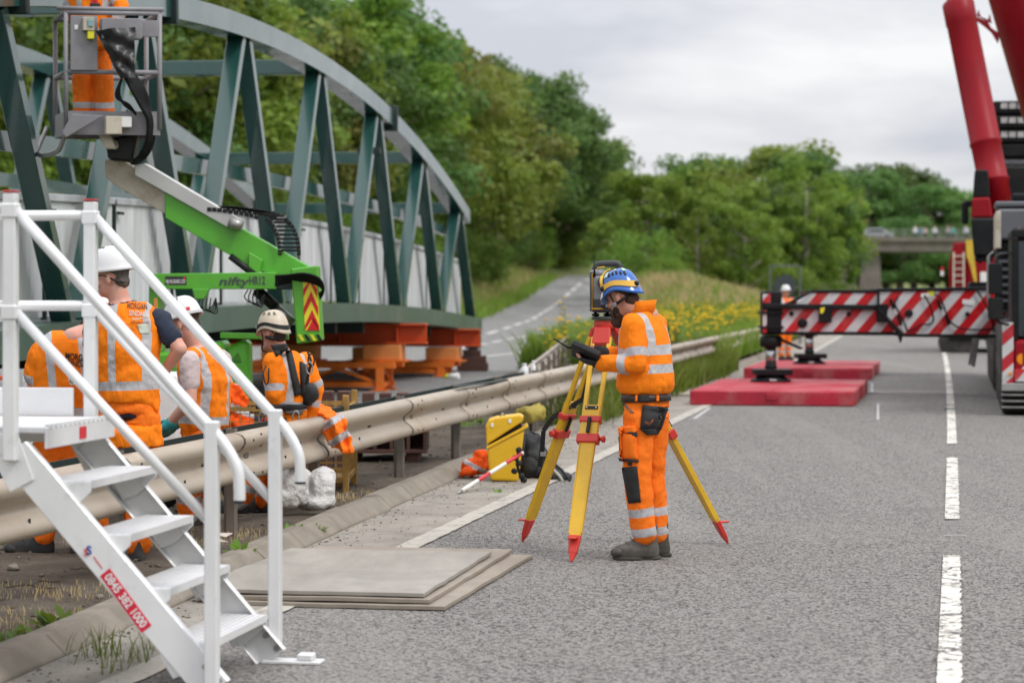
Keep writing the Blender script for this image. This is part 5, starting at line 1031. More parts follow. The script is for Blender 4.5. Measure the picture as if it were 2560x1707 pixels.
M_bag = pm('bag_fabric', (.012, .012, .014), .65, var=.3, scale=9, bmp=.4, bscale=160); YK = 20.9
bg_ = thing('black_backpack', P(1335, 1205, YK), 'black fabric backpack leaning against the yellow case', 'backpack')
mb = MB(); mb.ball(P(1330, 1155, YK), (.15, .14, .2)); mb.ball(P(1325, 1110, YK+.02), (.11, .12, .11)); mb.ball(P(1345, 1180, YK-.03), (.15, .14, .09)); mb.box(P(1322, 1165, YK), (.2, .2, .24)); mesh_obj('bag_body', remesh(mb, .014, 8, .05, .09), M_bag, bg_)
mb = MB(); mb.ball(P(1325, 1170, YK-.12), (.09, .06, .1)); mesh_obj('front_pocket', remesh(mb, .012, 4, .03, .07), M_bag, bg_)
for dx in (0, 12): MB().tube([P(1300+dx, 1092, YK-.1), P(1295+dx, 1130, YK-.17), P(1298+dx, 1190, YK-.15)], .012, 6).build('strap', M_bag, bg_)
MB().tube([P(1318, 1090, YK), P(1328, 1078, YK), P(1340, 1086, YK)], .009, 8).build('grab_loop', M_bag, bg_)
fb = thing('black_pouch', P(1398, 1203, 20.7), 'flat black pouch with straps lying on the edge line beside the backpack', 'pouch'); mb = MB(); mb.ball(P(1390, 1192, 20.7), (.15, .14, .05)); mb.ball(P(1375, 1180, 20.75), (.09, .1, .08)); mesh_obj('pouch_body', remesh(mb, .012, 6, .03, .06), M_bag, fb)
MB().tube([P(1385, 1158, 20.6), P(1405, 1175, 20.55), P(1425, 1202, 20.45)], .012, 6).build('strap', M_bag, fb); MB().tube([P(1375, 1165, 20.6), P(1398, 1188, 20.5), P(1408, 1204, 20.45)], .012, 6).build('strap', pm('strap_pale', (.4, .41, .36), .8), fb)
tg = thing('black_clamp', P(1300, 1203, 20.15), 'black pole clamp with knobs standing between the case and the backpack', 'pole clamp')
for k, (x, y) in enumerate(((1295, 1125), (1290, 1145), (1296, 1158), (1288, 1178), (1302, 1190), (1312, 1200))): MB().lathe(P(x, y, 20.2), [(.012, 0), (.025, .008), (.025, .03), (.012, .036)], 10, axis=(.4*(-1)**k, -1, .2)).build('knob', M_blk, tg)
MB().tube([P(1296, 1120, 20.22), P(1292, 1160, 20.22), P(1306, 1205, 20.2)], .012, 8).build('bar', M_blk, tg)
# hi-vis fabric with silver tape
def hivis(name, col=(.98, .19, .012), tape=(.52, .51, .53), lo=None):
    m, t, b = newmat(name); at = N(t, 'ShaderNodeAttribute'); at.attribute_name = 'band'; at2 = N(t, 'ShaderNodeAttribute'); at2.attribute_name = 'dark'
    n0 = noise_tex(t, 7, 5, .6); wv = noise_tex(t, 9, 3, .5, stretch=(1, 1, .5), dist=1.2); wv2 = noise_tex(t, 45, 4, .6); weave = noise_tex(t, 700, 2)
    c = mixc(t, ramp(t, n0, .35, (0, 0, 0), .7, (1, 1, 1)), tuple(x*.93 for x in col), tuple(min(1, x*1.1) for x in col))
    tp = ramp(t, wv2, .35, tuple(x*.86 for x in tape), .65, tape)
    fb_ = ramp(t, at.outputs['Fac'], .5, (0, 0, 0), .504, (1, 1, 1)); c = mixc(t, fb_, c, tp); fd = ramp(t, at2.outputs['Fac'], .5, (0, 0, 0), .504, (1, 1, 1)); c = mixc(t, fd, c, (.016, .016, .018))
    t.links.new(c, b.inputs['Base Color']); t.links.new(mixc(t, fb_, (.8, .8, .8), (.42, .42, .42)), b.inputs['Roughness']); b.inputs['Specular IOR Level'].default_value = .25
    bump(t, b, M(t, 'ADD', M(t, 'MULTIPLY', wv, 1.0), M(t, 'ADD', M(t, 'MULTIPLY', wv2, .1), M(t, 'MULTIPLY', weave, .012))), .5, .04); return m
M_hv = hivis('hi_vis_orange'); M_hv2 = hivis('hi_vis_orange_light', (1.0, .225, .006)); M_hv3 = hivis('hi_vis_deep', (.9, .1, .006))
def set_attr(me, name, arr):
    a = me.attributes.new(name, 'FLOAT', 'POINT'); a.data.foreach_set('value', np.ascontiguousarray(arr, np.float32))
def me_np(me): a = np.empty(len(me.vertices)*3, np.float32); me.vertices.foreach_get('co', a); return a.reshape(-1, 3)
def rag(name, balls, lab, vox=.012, bands=None, cat='jacket', nz=.08, ns=.07):
    mb = MB()
    for c_, r_ in balls: mb.ball(c_, r_, 12)
    me = remesh(mb, vox, 3, nz, ns); v = me_np(me); set_attr(me, 'band', bands(v) if bands else np.zeros(len(v))); set_attr(me, 'dark', np.zeros(len(v)))
    return tag(mesh_obj(name, me, M_hv3), lab, cat)
c = P(1190, 1165, 20.9); rag('orange_jacket', [(P(1190, 1165, 20.9), (.12, .12, .07)), (P(1172, 1178, 20.8), (.08, .1, .04)), (P(1205, 1150, 20.95), (.07, .1, .09)), (P(1160, 1184, 20.8), (.05, .06, .03))], 'crumpled orange hi-vis jacket heaped on the kerb behind the yellow case', bands=lambda v: (np.abs((v[:, 0]-c.x)*.5+(v[:, 2]-c.z)) < .022).astype(float))
c3 = P(560, 1030, 19.2); rag('orange_clothing', [(P(575, 1010, 19.4), (.13, .12, .2)), (P(590, 1060, 19.4), (.16, .14, .14)), (P(560, 975, 19.4), (.08, .1, .1))], 'bundle of orange hi-vis clothing piled in the yellow wire cage', .016, bands=lambda v: (np.abs(np.sin(v[:, 2]*14+v[:, 0]*5)) > .9).astype(float), nz=.12)
# jacket draped over the barrier
mb = MB(); vs_ = []; nu, nv = 12, 22
for i in range(nu+1):
    for j in range(nv+1):
        u, v = i/nu, j/nv
        pts_ = [((690, 1040), (775, 1008)), ((745, 1040), (812, 1012)), ((800, 1062), (858, 1038)), ((820, 1100), (872, 1085)), ((838, 1122), (880, 1132))]
        k = min(3, int(v*4)); f_ = v*4-k; L0 = [pts_[k][0][m_]+(pts_[k+1][0][m_]-pts_[k][0][m_])*f_ for m_ in (0, 1)]; R0 = [pts_[k][1][m_]+(pts_[k+1][1][m_]-pts_[k][1][m_])*f_ for m_ in (0, 1)]
        Y = 18.35-.9*min(1, v*2.0)-.02*sin(u*3.1)*4-.04*sin(u*11+v*3)-.03*sin(v*17+u*4); q = P(L0[0]+(R0[0]-L0[0])*u, L0[1]+(R0[1]-L0[1])*u, Y); vs_.append(q)
mb.add(vs_, [(i*(nv+1)+j, i*(nv+1)+j+1, (i+1)*(nv+1)+j+1, (i+1)*(nv+1)+j) for i in range(nu) for j in range(nv)], 0, True)
me = mb.mesh(); o = bpy.data.objects.new('x', me); C.objects.link(o); s_ = o.modifiers.new('s', 'SOLIDIFY'); s_.thickness = .03; s2 = o.modifiers.new('b', 'SUBSURF'); s2.levels = 2; tex = bpy.data.textures.new('f', 'CLOUDS'); tex.noise_scale = .06; dd = o.modifiers.new('d', 'DISPLACE'); dd.texture = tex; dd.strength = .05; dd.texture_coords = 'GLOBAL'
me2 = bpy.data.meshes.new_from_object(o.evaluated_get(bpy.context.evaluated_depsgraph_get())); bpy.data.objects.remove(o); v = me_np(me2); set_attr(me2, 'dark', np.zeros(len(v)))
px_ = v[:, 0]/v[:, 1]*F+CX; py_ = HY-(v[:, 2]-EYE)/v[:, 1]*F; s_ = px_*.55+py_*.85; set_attr(me2, 'band', ((np.abs(s_-1352) < 9) | (np.abs(s_-1398) < 9)).astype(float)); me2.polygons.foreach_set('use_smooth', [True]*len(me2.polygons))
tag(mesh_obj('draped_jacket', me2, M_hv), 'orange hi-vis jacket draped over the barrier beside the climber', 'jacket')
# ranging pole
pa, pb = GP(1143, 1233, .012), P(1307, 1131, 20.28); rp = thing('ranging_pole', pa, 'red and white ranging pole leaning from the road onto the yellow case', 'ranging pole'); d = pb-pa
M_pr, M_pw = pm('pole_red', (.6, .03, .045), .35), pm('pole_white', (.78, .76, .7), .4, var=.08)
MB().tube([pa, pa+d*.03, pa+d*.06], [.002, .012, .016], 12).build('steel_tip', M_steel, rp)
for k, (f0, f1) in enumerate(((.06, .3), (.3, .47), (.47, .72), (.72, .97))): MB().tube([pa+d*f0, pa+d*f1], .0165, 14).build('pole_band', M_pr if k % 2 else M_pw, rp)
MB().tube([pa+d*.97, pa+d*.985, pa+d], [.014, .018, .01], 12).build('top_knob', M_white, rp)
# sacks
M_sack = pm('sack_white', (.62, .61, .6), .6, var=.12, scale=5, dirt=(.4, .34, .28), dscale=5, damt=.5, bmp=.9, bscale=22, bdist=.03)
for balls, lab in (([(P(730, 1215, 16.9), (.13, .14, .15)), (P(715, 1245, 16.85), (.1, .12, .09)), (P(748, 1195, 16.95), (.08, .08, .07))], 'slumped white sack behind the barrier, the one next to the stairs'), ([(P(800, 1225, 17.1), (.12, .13, .15)), (P(785, 1255, 17.05), (.11, .12, .06)), (P(815, 1195, 17.15), (.085, .09, .09))], 'slumped white sack behind the barrier, the one against the post')):
    mb = MB()
    for c_, r_ in balls: mb.ball(c_, r_, 14)
    tag(mesh_obj('white_sack', remesh(mb, .01, 5, .07, .13, octv=1), M_sack), lab, 'sack', 'white sacks under the barrier')
mb = MB(); mb.ball(P(1320, 1036, 24.6), (.14, .12, .09)); mb.ball(P(1345, 1030, 24.7), (.08, .1, .1)); tag(mesh_obj('yellow_sack', remesh(mb, .015, 5, .08, .1), pm('sack_yellow', (.34, .27, .05), .8, var=.3)), 'yellow sack slumped behind the barrier posts', 'sack')
for px, py, s_ in ((540, 1365, .09), (560, 1345, .07)):
    q = GP(px, py, .04); mb = MB(); mb.add([q+Vector((random.uniform(-1, 1)*s_, random.uniform(-1, 1)*s_, random.uniform(0, .6)*s_)) for _ in range(6)], [(0, 1, 2), (1, 3, 2), (2, 3, 4), (3, 5, 4)]); tag(mb.build('paper_scrap', pm('paper', (.6, .52, .46), .8), fixn=False), 'torn pale paper scrap on the soil under the barrier by the stairs', 'litter', 'paper scraps')
# wire cage
M_cage = pm('cage_yellow', (.36, .21, .05), .75, var=.3, scale=6, dirt=(.12, .055, .03), dscale=5, damt=.8); cg = thing('wire_cage', P(720, 1200, 19.4), 'rusty yellow wire stillage behind the barrier and the climber', 'wire cage')
cx0, cx1, cy0, cy1, cz0, cz1 = -2.35, -1.3, 18.9, 19.9, .14, .72
for x in (cx0, cx1):
    for y in (cy0, cy1): MB().box((x, y, .4), (.05, .05, .8)).build('corner_post', M_cage, cg, bevel=.005)
for z_ in (cz0, .42, cz1-.03):
    for y in (cy0, cy1): MB().bar((cx0, y, z_), (cx1, y, z_), .035, .035).build('rail', M_cage, cg)
    for x in (cx0, cx1): MB().bar((x, cy0, z_), (x, cy1, z_), .035, .035).build('rail', M_cage, cg)
MB().box(((cx0+cx1)/2, (cy0+cy1)/2, .1), (1.0, .95, .03)).build('floor_plate', M_cage, cg)
for (a_, b_) in (((cx0, cy0), (cx1, cy0)), ((cx0, cy1), (cx1, cy1)), ((cx0, cy0), (cx0, cy1)), ((cx1, cy0), (cx1, cy1))):
    mb = MB(); A, B = Vector((*a_, 0)), Vector((*b_, 0))
    for k in range(1, 14): q = A.lerp(B, k/14); mb.bar(q+UZ*cz0, q+UZ*cz1, .006, .006)
    for k in range(1, 9): z_ = cz0+(cz1-cz0)*k/9; mb.bar(A+UZ*z_, B+UZ*z_, .006, .006)
    tag(mb.build('wire_mesh', M_cage, cg), kind='stuff')
# rust brown steel grillage
GX, GY = -1.2, 22.7
gr = thing('steel_grillage', (GX, GY, 0), 'rust brown fabricated steel block with open bays behind the barrier', 'steel block')
for z_, h_ in ((.13, .03), (.5, .03)): MB().box((GX, GY, z_), (.82, .8, h_)).build('plate', M_rust, gr, bevel=.004)
for k in range(6): MB().box((GX-.38+k*.155, GY, .315), (.03, .74, .34)).build('fin', M_rust, gr, bevel=.003)
MB().box((GX, GY+.1, .315), (.74, .03, .34)).build('centre_web', M_rust, gr)
for x in (GX-.28, GX+.28): MB().box((x, GY, .058), (.12, .7, .115)).build('skid', M_rust, gr, bevel=.004)
for k in range(5): MB().box((GX-.3+k*.16, GY-.15+.03*(k % 2), .59), (.1, .3, .15)).build('packing_block', M_rust, gr, bevel=.006)
for k in range(4): tag(MB().box((-1.95+k*.15, 21.6, .36), (.11, .2, .72)).build('steel_packer', M_rust, bevel=.006), 'rust brown steel packer standing on end behind the wire cage', 'steel packer', 'steel packers behind the cage')
# white generator trailer behind the standing workers
gt = thing('generator_trailer', (-2.95, 17.6, 0), 'white boxed generator trailer on black wheels behind the standing workers', 'trailer')
MB().box((-2.95, 17.75, .72), (1.15, .8, .58)).build('housing', M_white, gt, bevel=.04, seg=2); MB().lathe((-2.62, 17.34, .68), [(.065, 0), (.075, .012), (.075, .03)], 18, axis=(0, 1, 0)).build('port', M_blk, gt); MB().box((-2.95, 17.75, .38), (1.1, .7, .1)).build('frame', M_blk, gt)
for x in (-2.62, -3.3): MB().lathe((x-.0, 17.3, .29), [(.08, 0), (.24, .02), (.285, .06), (.285, .16), (.24, .2), (.08, .2)], 22, axis=(0, 1, 0)).build('wheel', M_black, gt)
# ================================================================== SURVEY TRIPOD AND TOTAL STATION
M_ty = pm('tripod_yellow', (.72, .43, .018), .38, var=.07, scale=5, dirt=(.45, .28, .05), dscale=14, damt=.35, bmp=.06); M_tred = pm('tripod_red', (.6, .035, .025), .4, var=.08, scale=9, dirt=(.35, .06, .04), dscale=18, damt=.4)
T = Vector((.585, 15.2, 0)); tp_ = thing('survey_tripod', (T.x, T.y, 0), 'yellow survey tripod with red clamps and feet standing on the road', 'tripod')
hd = MB(); hd.lathe(T+UZ*1.395, [(.05, -.02), (.066, -.018), (.07, 0), (.07, .028), (.066, .034), (.05, .034)], 24); hd.build('head_plate', M_tred, tp_, bevel=0)
feet = [GP(1306, 1353), GP(1429, 1404), GP(1820, 1358)]
for f_ in feet:
    dh = Vector((f_.x-T.x, f_.y-T.y, 0)).normalized(); tn = Vector((-dh.y, dh.x, 0)); A = T+dh*.058+UZ*1.365; B = Vector((f_.x, f_.y, .0)); d = (B-A); nrm = tn.cross(d.normalized())
    MB().prism([A+tn*.05+UZ*.02-nrm*.018, A-tn*.05+UZ*.02-nrm*.018, A-tn*.062+d*.065-nrm*.018, A+tn*.062+d*.065-nrm*.018], nrm*.036).build('hinge_bracket', M_tred, tp_, bevel=.008)
    lg = MB().bar(A+d*.335, A+d*.5, .118, .038, up=nrm, wd2=.112).build('leg', M_ty, tp_, bevel=.006)
    for s_ in (-1, 1): MB().bar(A+tn*.052*s_+d*.03, A+tn*.045*s_+d*.35, .026, .03, up=nrm).build('upper_rail', M_ty, lg, bevel=.004)
    MB().bar(A+d*.37-nrm*.0, A+d*.9, .092, .026, up=nrm, wd2=.074).build('lower_board', M_ty, lg, bevel=.004)
    for s_ in (-1, 1): MB().bar(A+d*.5+tn*.046*s_, A+d*.885+tn*.037*s_, .008, .032, up=nrm).build('board_edge', M_ty, lg, bevel=.002)
    for t0, t1, w_ in ((.385, .412, .134), (.462, .5, .14)): MB().bar(A+d*t0, A+d*t1, w_, .054, up=nrm).build('clamp', M_tred, lg, bevel=.006)
    MB().bar(A+d*.342, A+d*.357, .082, .046, up=nrm).build('cross_plate', M_blk, lg, bevel=.002)
    for s_ in (-1, 1):
        for sd2 in (1, -1): MB().lathe(A+d*.35+tn*.03*s_+nrm*.023*sd2, [(.006, 0), (.006, .004)], 8, axis=nrm*sd2).build('screw', M_steel, lg)
    for sd2 in (1, -1): MB().bar(A+d*.395+nrm*.034*sd2, A+d*.462+nrm*.034*sd2, .022, .014, up=nrm).build('clamp_lever', M_blk, lg, bevel=.003)
    MB().lathe(A+d*.48+tn*.07, [(.01, 0), (.012, .012), (.02, .016), (.022, .034), (.012, .038)], 12, axis=tn).build('clamp_screw', M_tred, lg)
    MB().bar(A+d*.89, A+d*.965, .078, .034, up=nrm, wd2=.05, ht2=.03).build('foot_shoe', M_tred, lg, bevel=.006); MB().bar(A+d*.962, A+d*1.0, .05, .03, up=nrm, wd2=.012, ht2=.01).build('foot_point', M_tred, lg, bevel=.003)
    MB().box(A+d*.897-dh*.0+dh*.045, (.05, .07, .012), ax=(tn, dh, UZ)).build('foot_step', M_tred, lg, bevel=.004)
# carrying strap on the leg by the backpack
f_ = feet[0]; dh = Vector((f_.x-T.x, f_.y-T.y, 0)).normalized(); A = T+dh*.075+UZ*1.37; d = Vector((f_.x, f_.y, 0))-A
mb = MB(); pth = [T+UZ*1.3-Vector((.03, .06, 0)), A+d*.12+Vector((.045, -.05, -.02)), A+d*.3+Vector((.06, -.05, -.03)), A+d*.36+Vector((.0, -.04, 0)), A+d*.43+Vector((-.07, -.04, .03)), A+d*.47+Vector((-.11, -.03, .0)), A+d*.55+Vector((-.08, -.03, .0)), A+d*.64+Vector((-.055, -.02, 0))]
for a_, b_ in zip(pth, pth[1:]): mb.bar(a_, b_, .03, .006, up=(0, 1, 0))
mb.build('carry_strap', M_bag, tp_); MB().box(A+d*.58+Vector((-.06, -.03, 0)), (.04, .012, .03)).build('strap_buckle', M_steel, tp_, bevel=.003)
# instrument
M_tsg = pm('instrument_grey', (.2, .205, .22), .4, var=.05, scale=9); M_tsd = pm('instrument_dark', (.04, .042, .046), .45, var=.1); M_tsy = pm('instrument_yellow', (.7, .4, .02), .4)
ts_ = thing('total_station', T+UZ*1.43, 'grey robotic total station with carry handle and antenna on the tripod', 'total station')
MB().lathe(T+UZ*1.432, [(.075, 0), (.085, .004), (.085, .018), (.07, .022)], 24).build('tribrach_plate', M_tsd, ts_)
for a_ in (0, 120, 240): q = T+Vector((cos(radians(a_+75))*.062, sin(radians(a_+75))*.062, 1.454)); MB().lathe(q, [(.012, 0), (.024, .004), (.024, .018), (.01, .02), (.01, .034)], 16).build('foot_screw', M_blk, ts_)
MB().lathe(T+UZ*1.478, [(.07, 0), (.082, .006), (.082, .026), (.06, .032), (.06, .05)], 24).build('tribrach', M_blk, ts_)
def tsb(px0, px1, py0, py1, y0, y1, name, mat, bevel=.014, par=ts_): 
    a_, b_ = P(px0, py1, T.y), P(px1, py0, T.y); return MB().box(((a_.x+b_.x)/2, T.y+(y0+y1)/2, (a_.z+b_.z)/2), (b_.x-a_.x, y1-y0, b_.z-a_.z)).build(name, mat, par, bevel=bevel, seg=3)
tsb(1478, 1548, 744, 780, -.09, .09, 'alidade_base', M_tsd, .02); yk = tsb(1479, 1513, 690, 770, -.085, .085, 'yoke_side', M_tsg, .02); tsb(1530, 1552, 690, 770, -.085, .085, 'yoke_side', M_tsg, .016)
tsb(1484, 1509, 714, 766, -.0875, -.08, 'battery_door', pm('instrument_panel', (.24, .245, .26), .38), .006); tsb(1477, 1480, 684, 775, -.09, .09, 'yellow_edge', M_tsy, .003); tsb(1480, 1506, 770, 773, -.092, .09, 'yellow_edge', M_tsy, .002)
tsb(1475.5, 1478, 680, 778, -.095, .095, 'back_shell', M_tsd, .004)
MB().tube([T+Vector((-.0, -.13, 1.665)), T+Vector((0, .11, 1.665))], .05, 24).build('telescope', M_tsg, ts_); MB().lathe(T+Vector((.0, -.13, 1.665)), [(.05, 0), (.044, -.02), (.036, -.021)], 24, axis=(0, 1, 0)).build('eyepiece', M_blk, ts_)
MB().lathe(T+Vector((-.045, -.0, 1.725)), [(.05, -.02), (.055, 0), (.045, .02), (.02, .026)], 20).build('top_cover', M_tsg, ts_)
tsb(1512, 1532, 748, 768, -.1, -.07, 'keypad', M_tsg, .004); MB().lathe(P(1507, 766, 15.1), [(.012, 0), (.014, .02)], 12, axis=(0, -1, 0)).build('drive_knob', M_blk, ts_)
MB().tube([P(1483, 694, 15.2), P(1484, 682, 15.2), P(1493, 663, 15.2), P(1502, 660, 15.2), P(1540, 659, 15.2), P(1549, 666, 15.2), P(1551, 694, 15.2)], .0135, 12, ry=1.5).build('carry_handle', M_tsd, ts_)
MB().tube([P(1486, 686, 15.165), P(1495, 669, 15.165), P(1512, 667, 15.165)], .0035, 8).build('handle_trim', M_tsy, ts_); MB().tube([P(1486, 692, 15.12), P(1486, 676, 15.12), P(1485, 649, 15.12)], [.009, .006, .0045], 10).build('antenna', M_blk, ts_)
# ================================================================== PEOPLE
from mathutils.bvhtree import BVHTree
def skin_mat(name, c):
    m, t, b = newmat(name); n1 = noise_tex(t, 16, 5, .6); n2 = noise_tex(t, 160, 3, .6)
    cc = mixc(t, ramp(t, n1, .35, (0, 0, 0), .7, (1, 1, 1)), c, (min(1, c[0]*1.12), c[1]*.82, c[2]*.78)); t.links.new(cc, b.inputs['Base Color']); b.inputs['Roughness'].default_value = .5
    b.inputs['Subsurface Weight'].default_value = .12; b.inputs['Subsurface Radius'].default_value = (.02, .008, .005); bump(t, b, n2, .2, .002); return m
M_skin = skin_mat('skin', (.56, .3, .22)); M_skin2 = skin_mat('skin_pale', (.62, .37, .29))
M_hair = pm('hair_dark', (.06, .03, .018), .75, var=.4, scale=60, bmp=.8, bscale=220, bdist=.006); M_hairg = pm('hair_grey', (.12, .1, .09), .75, var=.4, scale=60, bmp=.8, bscale=220, bdist=.006)
M_navy = pm('navy_cotton', (.018, .028, .055), .85, var=.2, bmp=.4, bscale=30, bdist=.01); M_tee = pm('pale_cotton', (.55, .46, .46), .85, var=.1, bmp=.5, bscale=22, bdist=.015); M_boot = pm('boot_leather', (.075, .065, .055), .6, var=.3, scale=14, dirt=(.2, .18, .15), dscale=9, damt=.6, bmp=.35, bscale=70); M_sole = pm('boot_sole', (.16, .135, .1), .8, var=.25, scale=20); M_bootd = pm('boot_black', (.03, .029, .03), .7, var=.3, dirt=(.15, .13, .11), dscale=9, damt=.5, bmp=.3)
M_hw = pm('helmet_white', (.74, .74, .75), .28, var=.03, coat=.3); M_hb = pm('helmet_blue', (.012, .12, .48), .25, var=.06, coat=.4, dirt=(.1, .2, .4), dscale=14, damt=.25); M_hc = pm('helmet_cream', (.6, .52, .4), .4, var=.08, dirt=(.3, .24, .17), dscale=16, damt=.5); M_hband = pm('elastic_yellow', (.72, .42, .06), .6); M_glove = pm('glove_black', (.014, .014, .015), .65, var=.4, scale=30, bmp=.4, bscale=120); M_teal2 = pm('glove_teal', (.03, .3, .32), .6); M_belt = pm('belt_leather', (.03, .02, .016), .5, var=.3)
def lerp(a, b, t): return a+(b-a)*t
def spine(J, s):
    p, c, n = J['pelvis'], J['chest'], J['neck']
    if s <= .55: t = s/.55; q = p+(c-p)*t
    else: t = (s-.55)/.45; q = c+(n-c)*t
    q = q+(c-(p+(n-p)*.55))*0
    return q
def sp_axes(J, s):
    h = (J['rhip']-J['lhip']).normalized(); k = (J['rsh']-J['lsh']).normalized(); r = h.lerp(k, max(0, min(1, s))).normalized()
    tg_ = (spine(J, min(1, s+.1))-spine(J, max(0, s-.1))).normalized(); r = (r-tg_*r.dot(tg_)).normalized(); f = tg_.cross(r); return r, f, tg_
def torso(mb, J, tab, k=1.0, kv=None):
    rings = []
    for s, ru, rv in tab:
        r, f, tg_ = sp_axes(J, s); c = spine(J, max(0, min(1, s)))
        if s < 0: c = c+(J['pelvis']-J['chest']).normalized()*(-s)*.5
        if s > 1: c = c+tg_*(s-1)*.5
        rings.append((c, r, f, ru*k*J['k'], rv*(kv or k)*J['k']))
    mb.loft(rings, 24)
def limb(mb, pts, rad, n=14):
    """tapered limb with rounded ends"""
    P_, R_ = [], []
    for i in range(len(pts)-1):
        for j in range(5):
            t = j/5; P_.append(Vector(pts[i]).lerp(Vector(pts[i+1]), t)); R_.append(rad[i]+(rad[i+1]-rad[i])*t)
    P_.append(Vector(pts[-1])); R_.append(rad[-1]); mb.tube(P_, R_, n)
    for p, r in zip(pts, rad): mb.ball(p, r*.99, 12)
def hand(mb, w, d, pn, side, curl=.5, k=1.0, infl=0, upto=3, thumb=1.0):
    """palm and five fingers; d: along the hand, pn: palm normal, side: thumb side"""
    d = d.normalized(); pn = (pn-d*pn.dot(d)).normalized(); sd = d.cross(pn).normalized()*side
    mb.ball(w+d*.05*k, (.043*k+infl, .055*k+infl, .017*k+infl), 14, ax=(sd, d, pn)); mb.ball(w+d*.015*k, (.03*k+infl, .03*k+infl, .02*k+infl), 12, ax=(sd, d, pn))
    for i, (off, L) in enumerate(((.032, .072), (.011, .082), (-.011, .077), (-.032, .06))):
        b = w+d*.088*k+sd*off*k; a = .15; pts = [b-d*.02*k, b]
        for sgm in range(upto):
            a += curl*(.7 if sgm == 0 else .9); v = d*cos(a)+pn*sin(a); pts.append(pts[-1]+v*L*k*(.45, .32, .25)[sgm])
        rr_ = [.0105*k+infl, .0105*k+infl, .0095*k+infl, .0088*k+infl, .0078*k+infl][:len(pts)]; mb.tube(pts, rr_, 8); [mb.ball(p, r*.98, 8) for p, r in zip(pts[1:], rr_[1:])]
    b = w+d*.025*k+sd*.03*k; v1 = (d*.65+sd*.75+pn*.35).normalized(); v2 = (d*.95+sd*.2+pn*.35*thumb).normalized(); pts = [b, b+v1*.035*k, b+v1*.035*k+v2*.03*k, b+v1*.035*k+v2*.055*k]; rr_ = [.013*k+infl, .012*k+infl, .0105*k+infl, .009*k+infl]
    if upto < 3: pts, rr_ = pts[:3], rr_[:3]
    mb.tube(pts, rr_, 8); [mb.ball(p, r*.98, 8) for p, r in zip(pts, rr_)]
def head(mb, J, jaw=1.0):
    f, u = J['face'].normalized(), J['hup']; u = (u-f*u.dot(f)).normalized(); r = f.cross(u).normalized(); c = J['head']; k = J['k']
    mb.ball(c+u*.025*k, (.076*k, .095*k, .095*k), 18, ax=(r, f, u)); mb.ball(c+f*.022*k-u*.055*k, (.058*k, .068*k, .07*k), 16, ax=(r, f, u)); mb.ball(c+f*.062*k-u*.095*k, (.026*k, .024*k, .02*k), 10, ax=(r, f, u))
    mb.ball(c+f*.1*k-u*.03*k, (.013*k, .018*k, .017*k), 10, ax=(r, f, u)); mb.tube([c+f*.088*k+u*.015*k, c+f*.104*k-u*.028*k], [.008*k, .012*k], 8); mb.ball(c+f*.078*k+u*.022*k, (.05*k, .017*k, .012*k), 12, ax=(r, f, u))
    for s in (-1, 1):
        mb.ball(c+r*.082*k*s-f*.012*k-u*.018*k, (.01*k, .021*k, .034*k), 10, ax=(r, f, u)); mb.ball(c+r*.045*k*s+f*.06*k-u*.035*k, (.022*k, .022*k, .02*k), 10, ax=(r, f, u))
    for dz in (-.064, -.074): mb.ball(c+f*.086*k+u*dz*k, (.024*k, .012*k, .006*k), 10, ax=(r, f, u))
    limb(mb, [c-f*.018*k-u*.06*k, J['neck']+(c-J['neck'])*.1, J['neck']-(c-J['neck']).normalized()*.05*k], [.058*k, .06*k, .07*k]); return r, f, u
def seg_dist(v, a, b):
    a, b = np.array(a), np.array(b); ab = b-a; t = np.clip(((v-a)@ab)/(ab@ab), 0, 1); return np.linalg.norm(v-(a+t[:, None]*ab), axis=1), t*np.linalg.norm(ab)
def bandval(d, c, hw): return .5+6*(hw-np.abs(d-c))
